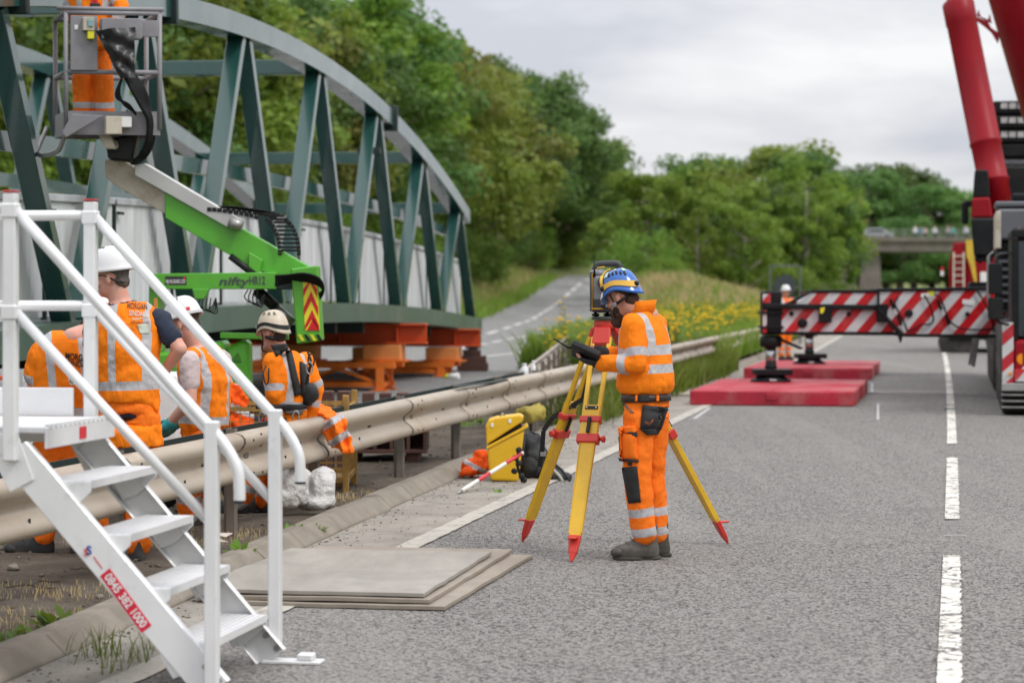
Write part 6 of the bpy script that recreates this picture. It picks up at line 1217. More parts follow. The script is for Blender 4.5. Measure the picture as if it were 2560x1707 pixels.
def garment_attr(me, J, kind, o):
    """tape bands measured along torso and limbs"""
    v = me_np(me).astype(float); n = len(v); band = np.zeros(n); dark = np.zeros(n); B = {}
    if kind == 'top':
        B['t1'] = (J['pelvis'], J['chest'], .15); B['t2'] = (J['chest'], J['neck'], .15)
        for s in 'lr': B[s+'u'] = (J[s+'sh'], J[s+'el'], .056); B[s+'f'] = (J[s+'el'], J[s+'wr'], .05)
    else:
        B['p'] = (J['lhip'], J['rhip'], .12)
        for s in 'lr': B[s+'t'] = (J[s+'hip'], J[s+'kn'], .09); B[s+'s'] = (J[s+'kn'], J[s+'an'], .07)
    best = np.full(n, 9.); who = np.zeros(n, int); keys = list(B); tt = np.zeros((len(keys), n))
    for i, k in enumerate(keys):
        d, t = seg_dist(v, B[k][0], B[k][1]); tt[i] = t; d = d-B[k][2]*J['k']; m_ = d < best; best[m_] = d[m_]; who[m_] = i
    Ls = np.array([(Vector(B[k][1])-Vector(B[k][0])).length for k in keys])
    for i, k in enumerate(keys):
        m_ = who == i
        if kind == 'top' and k[0] == 't':
            pr = np.array(J['pelvis']); ax = np.array((J['chest']-J['pelvis']).normalized()) if k == 't1' else np.array((J['neck']-J['chest']).normalized())
            s_ = (v-pr)@ax if k == 't1' else Ls[0]+(v-np.array(J['chest']))@ax
            for c in o.get('torso', ()): band[m_] = np.maximum(band[m_], bandval(s_, c, .027)[m_])
            if 'brace' in o:
                r = np.array((J['rsh']-J['lsh']).normalized()); lat = np.abs((v-np.array((J['lsh']+J['rsh'])/2))@r-o.get('bc', 0)); lo = max(o.get('torso', (0,))); bv = np.where(s_ > lo, bandval(lat, o['brace'], .024), 0); band[m_] = np.maximum(band[m_], bv[m_])
        for c in o.get(k if k in o else k[1:], ()): band[m_] = np.maximum(band[m_], bandval(tt[i], c, .026)[m_])
    if 'dark' in o: dark = o['dark'](v)
    set_attr(me, 'band', band); set_attr(me, 'dark', dark)
TAB_SHIRT = [(-.2, .168, .128), (-.05, .172, .132), (.15, .162, .128), (.35, .166, .13), (.6, .183, .138), (.8, .188, .128), (.93, .15, .1), (1.0, .085, .078), (1.1, .068, .066)]
TAB_VEST = [(-.42, .19, .15), (-.2, .185, .145), (.1, .176, .14), (.35, .18, .142), (.6, .195, .15), (.8, .2, .138), (.92, .165, .108), (.985, .1, .085)]
TAB_BODY = [(-.1, .14, .1), (.2, .13, .1), (.6, .155, .11), (.85, .15, .1), (1.0, .07, .065)]
def helmet(J, root, mat, style='site', kz=1.0, name='helmet'):
    f, u = J['face'].normalized(), J['hup']; u = (u-f*u.dot(f)).normalized(); r = f.cross(u).normalized(); c = J['head']+u*.035*J['k']; k = J['k']; n, m_ = 44, 12; vs_ = []
    def pt(az, t, infl=0):
        if style == 'site': zr = .0+.012*cos(az*2)-.02*max(0, -cos(az))**2
        else: zr = -.026-.022*max(0, cos(az-0))**3-.03*max(0, -cos(az))**2+.022*abs(sin(az))**6
        z = zr+(.135*kz-zr)*sin(t*pi/2)**.95; s = cos(t*pi/2)**.72; fl = .012*max(0, 1-t*9)*(1+(1.9 if style == 'site' and cos(az) > 0 else .4)*max(0, cos(az)))
        return c+f*((.128+infl+fl)*s*cos(az))*k+r*((.105+infl+fl*.6)*s*sin(az))*k+u*(z+infl*sin(t*pi/2))*k
    mb = MB(); N2 = n*(m_+1)
    for ly, inf in ((0, .0), (1, -.006)):
        for j in range(m_+1):
            for i in range(n): vs_.append(pt(2*pi*i/n, min(.985, (j/m_)**1.15), inf))
    fs = []
    for j in range(m_):
        for i in range(n):
            a, b = j*n+i, j*n+(i+1) % n; fs += [(a, b, b+n, a+n), (N2+a, N2+a+n, N2+b+n, N2+b)]
    for i in range(n): a, b = i, (i+1) % n; fs.append((a, N2+a, N2+b, b))
    fs += [tuple(m_*n+i for i in range(n)), tuple(N2+m_*n+i for i in range(n))[::-1]]
    mb.add(vs_, fs, 0, True); h = mb.build(name, mat, root); return h, pt, (c, f, u, r)
def on_dome(pt, az0, az1, t0, t1, infl, name, mat, par, nu=8, nv=4):
    mb = MB(); vs_ = [pt(az0+(az1-az0)*i/nu, t0+(t1-t0)*j/nv, infl+d) for d in (0, .003) for i in range(nu+1) for j in range(nv+1)]; q = (nu+1)*(nv+1)
    fs = [(i*(nv+1)+j, i*(nv+1)+j+1, (i+1)*(nv+1)+j+1, (i+1)*(nv+1)+j) for i in range(nu) for j in range(nv)]; fs = fs+[tuple(x+q for x in f_) for f_ in fs]
    mb.add(vs_, fs, 0, True); return mb.build(name, mat, par, fixn=False)
def boot(J, s, root, mat, sole, k=1.0, toe=None):
    a = J[s+'an']; d = J.get(s+'toe', J['fwd']); d = Vector((d.x, d.y, 0)).normalized(); r = Vector((d.y, -d.x, 0)); k *= J['k']; z0 = J.get('floor', 0); b = Vector((a.x, a.y, z0))
    mb = MB(); rings = []
    for z_, a0, a1, wd in ((.012, -.076, .2, .043), (.03, -.082, .206, .047), (.06, -.083, .203, .047), (.078, -.08, .185, .045), (.093, -.077, .145, .042), (.11, -.074, .1, .041), (.13, -.072, .066, .042), (.16, -.07, .05, .045), (.2, -.072, .052, .05), (.212, -.07, .05, .048)): rings.append((b+d*(a0+a1)/2*k+UZ*z_*k, r, d, wd*k, (a1-a0)/2*k))
    mb.loft(rings, 26); o = mesh_obj('boot', mb.mesh('boot'), mat, root)
    for i_ in range(5): z_ = .098+.02*i_; y_ = (.118, .085, .064, .055, .051)[i_]; MB().tube([b+r*.034*k+d*(y_-.014)*k+UZ*z_*k, b+d*(y_+.004)*k+UZ*(z_+.01)*k, b-r*.034*k+d*(y_-.014)*k+UZ*z_*k], .0035*k, 6).build('lace', M_sole if mat is M_boot else M_blk, o)
    MB().ball(b+d*.17*k+UZ*.045*k, (.046*k, .043*k, .034*k), 16, ax=(r, d, UZ)).build('toe_cap', mat, o)
    prof_ = [(cos(t_)*(.045+.006*sin(t_))*k, sin(t_)*.148*k+.052*k) for t_ in [2*pi*i/24 for i in range(24)]]; MB().prism([b+r*x*(.92 if y < .02 else 1.08)+d*y+UZ*.002 for x, y in prof_], UZ*.02*k).build('sole', sole, o, bevel=.005); return o
def person(J, label, o, name='person', group=None, vox=.0115, vb=.0085, feet=True):
    J.setdefault('k', 1.0); J.setdefault('hup', Vector((0, 0, 1))); k = J['k']
    fl = J.get('floor', 0); root = thing(name, ((J['lan'].x+J['ran'].x)/2, (J['lan'].y+J['ran'].y)/2, fl), label, 'person', group)
    mb = MB(); r, f, u = head(mb, J); torso(mb, J, TAB_BODY)
    for s in 'lr':
        limb(mb, [J[s+'sh'], J[s+'el'], J[s+'wr']], [.052*k, .042*k, .027*k]); limb(mb, [J[s+'hip'], J[s+'kn'], J[s+'an']], [.075*k, .053*k, .04*k])
        hd_ = J.get(s+'hd', (J[s+'wr']-J[s+'el']).normalized()); pn = J.get(s+'pn', J['fwd']); hand(mb, J[s+'wr'], hd_, pn, J.get(s+'side', 1 if s == 'l' else -1), J.get(s+'curl', .45), k)
    mesh_obj('body', remesh(mb, vb, 3), o.get('skin', M_skin), root)
    # trousers
    mb = MB(); torso(mb, J, [(-.12, .165, .125), (.0, .168, .13), (.16, .158, .125), (o.get('waist', .22), .15, .12)]); tr_ = o.get('trad', (.098, .08, .074))
    for s in 'lr': e = J[s+'kn'].lerp(J[s+'an'], o.get('cuff', .93)); limb(mb, [J[s+'hip'], J[s+'kn'], e], [x*k for x in tr_])
    me = remesh(mb, vox, 4, o.get('tn', .022), .085, octv=2); garment_attr(me, J, 'leg', o.get('legs', {'s': (.14, .27)})); tz = mesh_obj('trousers', me, o.get('tmat', M_hv), root)
    # top
    if o.get('shirt'):
        mb = MB(); torso(mb, J, TAB_SHIRT, .88); sl = o.get('sleeve', .62)
        for s in 'lr': limb(mb, [J[s+'sh'], J[s+'sh'].lerp(J[s+'el'], sl)], [.07*k, .06*k])
        mesh_obj('t_shirt', remesh(mb, vox, 5, .022, .06), o['shirt'], root)
        mb = MB(); torso(mb, J, o.get('vtab', TAB_VEST), 1.02)
        for s in 'lr': mb.ball(J[s+'sh'].lerp(J['neck'], .38)+UZ*.005, (.062*k, .075*k, .06*k), 12)
        me = remesh(mb, vox, 4, .03, .09); garment_attr(me, J, 'top', o.get('top', {'torso': (.16,), 'brace': .11})); top = mesh_obj('hi_vis_vest', me, o.get('vmat', M_hv2), root)
    else:
        mb = MB(); torso(mb, J, o.get('jtab', TAB_SHIRT), o.get('jk', 1.06)); sl = o.get('sleeve', 1.0); jr = o.get('arad', (.078, .064, .052))
        for s in 'lr':
            if sl < 1: limb(mb, [J[s+'sh'], J[s+'sh'].lerp(J[s+'el'], sl)], [jr[0]*k, jr[1]*k])
            else: limb(mb, [J[s+'sh'], J[s+'el'], J[s+'el'].lerp(J[s+'wr'], .95)], [x*k for x in jr])
        me = remesh(mb, vox, 4, o.get('jn', .022), .1, octv=2); garment_attr(me, J, 'top', o.get('top', {'torso': (.12, .3), 'brace': .11, 'u': (.19,), 'f': (.1,)})); top = mesh_obj('jacket', me, o.get('jmat', M_hv2), root)
    if feet:
        for s in 'lr': boot(J, s, root, o.get('boot', M_bootd), o.get('sole', M_blk))
    # hair round the back of the head
    if o.get('hair'):
        mb = MB(); mb.ball(J['head']+u*.035*k-f*.012*k, (.079*k, .094*k, .075*k), 16, ax=(r, f, u)); mb.ball(J['head']-f*.055*k-u*.03*k, (.06*k, .045*k, .05*k), 14, ax=(r, f, u)); mesh_obj('hair', remesh(mb, .009, 2, .012, .02), o['hair'], root)
    if o.get('glove'):
        for s in 'lr':
            mb = MB(); hand(mb, J[s+'wr'], J.get(s+'hd', (J[s+'wr']-J[s+'el']).normalized()), J.get(s+'pn', J['fwd']), J.get(s+'side', 1 if s == 'l' else -1), J.get(s+'curl', .45), k, .0035, o.get('gl', 3)); dd_ = J.get(s+'hd', (J[s+'wr']-J[s+'el'])).normalized(); limb(mb, [J[s+'wr']-dd_*.03, J[s+'wr']+dd_*.02], [.037*k, .034*k], 12); mesh_obj('glove', remesh(mb, .0065, 2), o['glove'], root)
    return root, top, tz, (r, f, u)
def bvh_of(o):
    me = o.data; og = ORG[o.name]; return BVHTree.FromPolygons([v.co+og for v in me.vertices], [tuple(p.vertices) for p in me.polygons])
EYEP = Vector((0, 0, EYE))
def cast(b, px, py):
    d = (P(px, py, 10)-EYEP).normalized(); return b.ray_cast(EYEP, d)
def patch(b, quad, name, mat, par, off=.006, th=.008, nu=12, nv=12, bulge=0):
    """a sewn-on piece laid on the cloth below it; quad = four corners"""
    g = []; last = None
    for i in range(nu+1):
        for j in range(nv+1):
            u, v = i/nu, j/nv; x = (quad[0][0]*(1-u)+quad[1][0]*u)*(1-v)+(quad[3][0]*(1-u)+quad[2][0]*u)*v; y = (quad[0][1]*(1-u)+quad[1][1]*u)*(1-v)+(quad[3][1]*(1-u)+quad[2][1]*u)*v
            h, nn, _, _ = cast(b, x, y); g.append((h, nn, x, y, u, v))
    ok = [q for q in g if q[0] is not None]
    if not ok: return None
    ym = sum(q[0].y for q in ok)/len(ok); inner, outer = [], []
    for h, nn, x, y, u, v in g:
        if h is None or abs(h.y-ym) > .16: h = P(x, y, ym); nn = Vector((0, -1, 0))
        if nn.y > 0: nn = -nn
        e = min(1, 6*min(u, 1-u, v, 1-v)+.25); inner.append(h-nn*.002); outer.append(h+nn*(off+th*e+bulge*sin(pi*u)*sin(pi*v)))
    n_ = len(g); fs = []
    for i in range(nu):
        for j in range(nv): a = i*(nv+1)+j; fs += [(a, a+1, a+nv+2, a+nv+1), (n_+a, n_+a+nv+1, n_+a+nv+2, n_+a+1)]
    for i in range(nu):
        for j in (0, nv): a = i*(nv+1)+j; c_ = a+nv+1; fs.append((a, c_, n_+c_, n_+a))
    for j in range(nv):
        for i in (0, nu): a = i*(nv+1)+j; fs.append((a, a+1, n_+a+1, n_+a))
    mb = MB().add(inner+outer, fs, 0, True); me = mb.mesh(name); 
    if 'band' not in me.attributes: set_attr(me, 'band', np.zeros(len(me.vertices))); set_attr(me, 'dark', np.zeros(len(me.vertices)))
    return mesh_obj(name, me, mat, par)
def print_on(b, txt, px, py, wpx, hpx, mat, par, slope=0, name='lettering'):
    """flat print that follows the cloth"""
    me = font_mesh(txt, 1.0, 0, True); bm = bmesh.new(); bm.from_mesh(me); bmesh.ops.triangulate(bm, faces=bm.faces); bm.to_mesh(me); bm.free()
    xs_ = [v.co.x for v in me.vertices]; ys_ = [v.co.y for v in me.vertices]; w_ = max(xs_)-min(xs_); h_ = max(ys_)-min(ys_); Yl = None
    for v in me.vertices:
        x = px+(v.co.x)/w_*wpx; y = py-(v.co.y-(max(ys_)+min(ys_))/2)/h_*hpx+slope*(v.co.x/w_*wpx); q, nn, _, _ = cast(b, x, y)
        if q is None: q = P(x, y, Yl or 14); nn = Vector((0, -1, 0))
        Yl = q.y; v.co = q+(nn if nn.y < 0 else -nn)*.003+Vector((0, -.004, 0))
    me.materials.clear(); return mesh_obj(name, me, mat, par)
def JP(Y, **k): return {a: P(b[0], b[1], Y+(b[2] if len(b) > 2 else 0)) for a, b in k.items()}
# ------------------------------------------------------------------ the surveyor
J = JP(14.6, pelvis=(1616, 1018), chest=(1612, 880), neck=(1603, 778), head=(1556, 741, -.0), lsh=(1582, 812, -.15), rsh=(1640, 812, .13), lel=(1592, 908, -.2), rel=(1610, 902, .18), lwr=(1500, 908, -.12), rwr=(1528, 884, .14),
       lhip=(1597, 1040, -.07), rhip=(1634, 1040, .07), lkn=(1592, 1192, -.09), rkn=(1628, 1190, .1), lan=(1614, 1360, -.06), ran=(1642, 1356, .12))
J.update(fwd=Vector((-.8, .6, 0)), face=Vector((-.82, .5, -.28)), hup=Vector((-.26, .18, .95)), ltoe=Vector((-1, -.06, 0)), rtoe=Vector((-.95, .3, 0)), lhd=Vector((-.9, .1, .12)), lpn=Vector((.1, .15, 1)), lcurl=.34, rhd=Vector((-.85, -.3, .05)), rpn=Vector((-.2, -.8, .35)), rcurl=.3, lside=1, rside=-1)
JT = [(.13, .15, .14), (.16, .172, .162), (.22, .186, .176), (.32, .188, .174), (.45, .184, .165), (.62, .187, .155), (.8, .188, .134), (.93, .152, .1), (1.0, .088, .08), (1.12, .07, .07)]
sv_, top, tz, hx = person(J, 'surveyor in orange hi-vis and blue helmet looking through the total station', dict(jtab=JT, jk=.985, arad=(.074, .062, .05), top={'torso': (.235, .345), 'brace': .11, 'u': (.17,), 'f': (.085,)}, legs={'s': (.21, .33)}, glove=M_glove, gl=1, hair=M_hair, boot=M_boot, sole=pm('sole_dark', (.07, .06, .048), .85, var=.3), tmat=M_hv3s if False else M_hv, jmat=M_hv2, trad=(.1, .084, .078), cuff=.84), vox=.009, vb=.007)
r, f, u = hx; h, pt, (c, f, u, r) = helmet(J, sv_, M_hb, 'climb')
on_dome(pt, 4.32-1.05, 4.32+1.05, .13, .27, .004, 'elastic_strap', M_hband, h, 16, 2); on_dome(pt, pi-.25, pi+1.0, .2, .9, .004, 'rear_strip', M_hband, h, 4, 10) if False else None
AZ = 4.32
for k_ in range(5): a_ = AZ-.52+k_*.26; on_dome(pt, a_-.07, a_+.07, .44+.05*(1-abs(k_-2)/2), .56+.06*(1-abs(k_-2)/2), .001, 'vent', M_slot, h, 3, 3)
for a0, a1, t0, t1, mt in ((AZ-.75, AZ-.5, .6, .75, 'pale_sticker'), (AZ+.62, AZ+.95, .48, .68, 'pale_sticker'), (AZ-.02, AZ+.12, .66, .76, 'crest_sticker'), (AZ+1.15, AZ+1.28, .3, .48, 'lime_sticker')): on_dome(pt, a0, a1, t0, t1, .002, 'sticker', pm(mt, {'pale_sticker': (.55, .75, .65), 'crest_sticker': (.6, .55, .5), 'lime_sticker': (.65, .8, .05)}[mt], .5, var=.2, scale=60), h, 4, 3)
on_dome(pt, AZ+1.0, AZ+1.5, .02, .14, .002, 'rear_sticker', M_white, h, 6, 2); on_dome(pt, AZ-1.25, AZ+1.3, .905, .93, .004, 'crown_strap', M_hband, h, 20, 1)
for a_ in (AZ-.95, AZ+.98): p_ = pt(a_, .2, .006); MB().ball(p_, (.017, .017, .017), 10).build('strap_clip', M_blk, h)
MB().tube([pt(AZ+1.05, .22, .008), pt(AZ+1.25, .5, .01), pt(AZ+1.5, .75, .012), pt(AZ+1.6, .92, .012)], .006, 6).build('lamp_cord', M_hband, h); MB().tube([pt(AZ+1.02, .22, .008), pt(AZ+1.1, .42, .012), pt(AZ+1.22, .58, .012)], .011, 6).build('elastic_strap', M_hband, h)
hc = J['head']
MB().tube([hc-r*.088+f*.035+u*.02, hc-r*.088+f*.02-u*.045, hc-r*.07+f*.05-u*.1, hc+f*.06-u*.125], .0055, 6).build('chin_strap', M_blk, h); MB().tube([hc-r*.09-u*.05+f*.015, hc-r*.085-f*.05-u*.03, hc-f*.1-u*.0], .009, 6).build('nape_strap', M_blk, h); MB().lathe(hc-r*.092-u*.05+f*.016, [(.014, 0), (.016, .006), (.01, .008)], 14, axis=-r).build('strap_buckle', M_tsg, h)
mb = MB(); mb.ball(hc+f*.05-u*.09, (.058, .05, .05), 14, ax=(r, f, u)); mb.ball(hc+f*.075-u*.13, (.042, .04, .05), 12, ax=(r, f, u)); mb.ball(hc+f*.03-u*.075, (.068, .03, .035), 12, ax=(r, f, u)); mb.ball(hc+f*.096-u*.066, (.026, .014, .008), 10, ax=(r, f, u)); mesh_obj('beard', remesh(mb, .007, 2, .014, .015), M_hair, sv_)
# collar, belt, pockets
rr_, ff_, tg_ = sp_axes(J, 1.0); nk = J['neck']; cl = MB(); cl.loft([(nk+tg_*-.02, rr_, ff_, .092, .088), (nk+tg_*.03+ff_*-.01, rr_, ff_, .08, .08), (nk+tg_*.062-ff_*.02, rr_, ff_, .082, .084), (nk+tg_*.055-ff_*.02, rr_, ff_, .074, .076), (nk+tg_*-.0, rr_, ff_, .07, .07)], 24); me = cl.mesh('collar'); v_ = me_np(me); set_attr(me, 'band', np.zeros(len(v_))); set_attr(me, 'dark', np.zeros(len(v_))); mesh_obj('collar', me, M_hv2, top)
rr_, ff_, tg_ = sp_axes(J, .2); bc = spine(J, .1); MB().loft([(bc-tg_*.022, rr_, ff_, .176, .144), (bc+tg_*.022, rr_, ff_, .172, .14)], 40).build('belt', M_belt, sv_)
TB = bvh_of(tz); pch = lambda q, nm, mt, **kk: patch(TB, q, nm, mt, tz, **kk)
M_blkfab = pm('black_canvas', (.017, .017, .018), .75, var=.3, scale=12, bmp=.35, bscale=90)
bl = bvh_of(bpy.data.objects['belt']); patch(bl, [(1598, 984), (1622, 984), (1622, 1006), (1598, 1006)], 'buckle_pouch', M_blkfab, bpy.data.objects['belt'], off=.003, th=.012)
hp = pch([(1606, 1012), (1668, 1018), (1652, 1072), (1600, 1072)], 'holster_pocket', M_blkfab, off=.01, th=.012, bulge=.02); pch([(1597, 1070), (1652, 1070), (1644, 1086), (1616, 1086)], 'pocket_tip', M_blkfab, off=.009, th=.01)
mb = MB()
for a_, b_ in (((1612, 1052), (1624, 1058)), ((1624, 1058), (1632, 1048)), ((1632, 1048), (1650, 1051))):
    for dy in (0, 4):
        q0, q1 = cast(bvh_of(hp), a_[0], a_[1]+dy)[0], cast(bvh_of(hp), b_[0], b_[1]+dy)[0]
        if q0 and q1: mb.tube([q0+Vector((0, -.002, 0)), q1+Vector((0, -.002, 0))], .0012, 5)
if mb.v: mb.build('stitching', pm('stitch_orange', (.6, .16, .05), .8), hp)
pch([(1548, 1077), (1592, 1072), (1594, 1150), (1552, 1150)], 'cargo_pocket', M_hv, off=.008, th=.012, bulge=.014); pch([(1545, 1068), (1590, 1064), (1592, 1080), (1546, 1086)], 'pocket_flap', M_hv, off=.014, th=.012); pch([(1560, 1084), (1592, 1076), (1593, 1090), (1556, 1097)], 'pocket_flap_inner', M_blkfab, off=.016, th=.008); pch([(1545, 1144), (1596, 1148), (1595, 1156), (1548, 1152)], 'pocket_hem', M_blkfab, off=.012, th=.01); pch([(1571, 1156), (1580, 1156), (1580, 1163), (1571, 1163)], 'tool_loop', M_blkfab, off=.006, th=.008)
pch([(1555, 1168), (1593, 1165), (1602, 1254), (1572, 1258)], 'knee_patch', M_blkfab, off=.004, th=.005); pch([(1554, 1006), (1566, 1012), (1586, 1032), (1578, 1032)], 'pocket_mouth', pm('pocket_lining', (.2, .15, .11), .9), off=.003, th=.004)
for x in (1588, 1640): patch(bl, [(x, 985), (x+6, 985), (x+6, 1003), (x, 1003)], 'belt_loop', M_hv, tz, off=.006, th=.004, nu=3, nv=6)
for k_, (x, y) in enumerate(((1560, 1342), (1566, 1350), (1572, 1335), (1578, 1342))):
    pass
# field controller held in both hands
fcx, fcu = (P(1497, 902, 14.42)-P(1432, 874, 14.46)).normalized(), Vector((0, .5, .86)); d_, s_, u_2 = frame(fcx, fcu); cc_ = P(1465, 884, 14.48)
ct = thing('field_controller', cc_-UZ*.03, 'black handheld field controller with stub antenna held by the surveyor', 'field controller')
MB().box(cc_, (.185, .15, .042), ax=(d_, s_, u_2)).build('case', M_blk, ct, bevel=.014, seg=3); MB().box(cc_+u_2*.022+d_*-.02, (.1, .11, .003), ax=(d_, s_, u_2)).build('screen', pm('controller_screen', (.03, .035, .04), .15), ct); MB().box(cc_+u_2*.0-s_*.076, (.15, .006, .024), ax=(d_, s_, u_2)).build('grip_band', M_tsd, ct, bevel=.002)
for k_ in range(4): MB().box(cc_-s_*.077+d_*(-.06+k_*.038), (.012, .006, .03), ax=(d_, s_, u_2)).build('grip_rib', M_blk, ct, bevel=.002)
MB().tube([cc_-d_*.09, P(1420, 868, 14.48), P(1402, 857, 14.48), P(1383, 846, 14.48)], [.009, .008, .0055, .0045], 10).build('antenna', M_blk, ct)
# ------------------------------------------------------------------ workers behind the barrier
def worker(Y, J0, label, o, hel=M_hw, style='site', grp=None, **kw):
    J = JP(Y, **{a: b for a, b in J0.items() if isinstance(b, tuple)}); J.update({a: b for a, b in J0.items() if not isinstance(b, tuple)}); res = person(J, label, o, group=grp, **kw); h = helmet(J, res[0], hel, style); return (J,)+res+(h,)
J2, w2, t2, z2, x2, h2 = worker(14.35, dict(k=1.06, pelvis=(322, 1030), chest=(318, 880), neck=(300, 755), head=(280, 690, .0), lsh=(240, 800, .05), rsh=(398, 800, .0), lel=(226, 895, -.02), rel=(450, 872, -.06), lwr=(262, 950, .2), rwr=(405, 938, .06), lhip=(285, 1050, .02), rhip=(360, 1050, -.02), lkn=(285, 1215, .05), rkn=(352, 1215, .0), lan=(282, 1362, .12), ran=(345, 1368, .0),
    fwd=Vector((-.2, .98, 0)), face=Vector((-.95, .25, -.1)), hup=Vector((-.08, 0, 1)), rhd=Vector((-.5, .6, -.5)), rpn=Vector((-.6, .2, .2))), 'worker in navy t-shirt and orange vest, white helmet and glasses, hands on hips', dict(shirt=M_navy, hair=M_hairg, top={'torso': (.16,), 'brace': .1, 'bc': .055}, skin=M_skin2, legs={'s': (.12, .26)}))
hh, pt, (c, f, u, r) = h2; on_dome(pt, 2*pi-1.1, 2*pi-.85, .16, .42, .002, 'helmet_plate', M_tsg, hh, 4, 4); [on_dome(pt, 2*pi-1.5+k_*.17, 2*pi-1.42+k_*.17, .72, .8, .001, 'vent', M_slot, hh, 2, 2) for k_ in range(5)]
hc = J2['head']; gl = MB(); [gl.tube([hc+f*.1+r*s_*.035+u*.012+(f*cos(a_)*.0+r*cos(a_)*.024+u*sin(a_)*.018) for a_ in [2*pi*i_/12 for i_ in range(13)]], .0025, 5) for s_ in (-1, 1)]; gl.tube([hc+f*.1-r*.062+u*.014, hc-r*.086-f*.02+u*.002], .003, 5); gl.tube([hc+f*.1+r*.062+u*.014, hc+r*.086-f*.02+u*.002], .003, 5); gl.build('glasses', M_blk, w2); MB().tube([hc-r*.09-f*.0-u*.0, hc-r*.085-f*.07-u*.04, hc-f*.1-u*.05], .006, 6).build('nape_strap', M_blk, hh)
b2 = bvh_of(t2); M_vtx = pm('vest_print', (.2, .08, .045), .8); M_vtw = pm('vest_print_white', (.6, .5, .45), .8)
print_on(b2, 'MORGAN', 343, 765, 50, 15, M_vtx, t2, .08); print_on(b2, 'SINDALL', 346, 784, 46, 14, M_vtw, t2, .08); patch(b2, [(330, 797), (374, 792), (374, 795), (330, 800)], 'print_rule', M_vtw, t2, off=.001, th=.001, nv=2); print_on(b2, 'INFRASTRUCTURE', 350, 806, 44, 6, M_vtx, t2, .05); patch(b2, [(342, 812), (371, 808), (372, 834), (350, 834)], 'id_pocket', pm('pale_pocket', (.55, .6, .52), .5), t2, off=.003, th=.002)
J1, w1, t1, z1_, x1, h1 = worker(14.75, dict(k=1.03, pelvis=(150, 1045), chest=(160, 925), neck=(196, 840), head=(246, 812, .12), lsh=(106, 885, 0), rsh=(225, 872, .05), lel=(84, 970, .0), rel=(240, 950, .05), lwr=(78, 1040, .12), rwr=(235, 1015, .18), lhip=(122, 1068), rhip=(182, 1068, .04), lkn=(130, 1215, .1), rkn=(190, 1215, .1), lan=(102, 1348, 0), ran=(196, 1350, .05),
    fwd=Vector((.25, .97, 0)), face=Vector((.75, .45, -.5)), hup=Vector((.55, .15, .82)), ltoe=Vector((-.85, -.2, 0))), 'worker in orange hi-vis t-shirt bending forward behind the mobile stairs', dict(sleeve=.62, hair=M_hair, jmat=M_hv2, top={'torso': (.05,), 'brace': .1, 'u': (.17,)}, arad=(.085, .08, .05), legs={'s': (.02, .25)}, skin=M_skin2))
b1 = bvh_of(t1); M_dkt = pm('dark_print', (.02, .015, .015), .8); print_on(b1, 'MORGAN', 196, 893, 64, 17, M_dkt, t1, .12); print_on(b1, 'SINDALL', 200, 910, 60, 15, M_dkt, t1, .12); print_on(b1, 'INFRA', 178, 926, 30, 7, M_dkt, t1, .1)
p_ = cast(b1, 181, 951)[0]
if p_: q_ = p_+Vector((0, -.006, 0)); MB().lathe(q_, [(.026, 0), (.026, .002)], 20, axis=(0, -1, 0)).build('round_badge', M_white, t1); MB().lathe(q_+Vector((0, -.002, 0)), [(.017, 0), (.017, .002)], 8, axis=(0, -1, 0)).build('badge_ring', M_vtx, t1); MB().lathe(q_+Vector((0, -.004, 0)), [(.011, 0), (.011, .002)], 12, axis=(0, -1, 0)).build('badge_centre', pm('badge_green', (.25, .5, .35), .6), t1)
J3, w3, t3, z3, x3, h3 = worker(16.3, dict(k=1.06, pelvis=(508, 1085), chest=(515, 965), neck=(496, 866), head=(462, 806, .0), lsh=(474, 905, -.24), rsh=(552, 898, .12), lel=(476, 1000, -.3), rel=(545, 990, .2), lwr=(420, 1062, -.22), rwr=(440, 1060, .2), lhip=(490, 1100, -.06), rhip=(526, 1100, .06), lkn=(470, 1195, .0), rkn=(500, 1195, .12), lan=(470, 1290, .1), ran=(505, 1290, .25),
    fwd=Vector((-.75, .66, 0)), face=Vector((-.85, .45, -.3)), hup=Vector((-.2, .1, .97)), lhd=Vector((-.7, .2, -.6)), ltoe=Vector((-.9, -.2, 0))), 'worker in pale t-shirt and orange vest with teal gloves, back turned', dict(shirt=M_tee, sleeve=.6, hair=M_hair, top={'torso': (.1,), 'brace': .1}, glove=M_teal2, skin=M_skin2))
hh, pt, (c, f, u, r) = h3; on_dome(pt, pi+.6, pi+.8, .1, .2, .002, 'red_sticker', M_sred, hh, 3, 2); on_dome(pt, pi-.5, pi+1.2, .05, .1, .001, 'reflective_strip', pm('reflective', (.6, .6, .62), .3), hh, 10, 1); [on_dome(pt, 2*pi-2.0+k_*.5, 2*pi-1.85+k_*.5, .5, .8, .001, 'vent', M_tsg, hh, 2, 4) for k_ in range(3)]
b3 = bvh_of(t3); print_on(b3, 'MORGAN', 533, 872, 30, 10, M_vtx, t3, .9); print_on(b3, 'SINDALL', 532, 892, 28, 9, M_vtw, t3, .9)
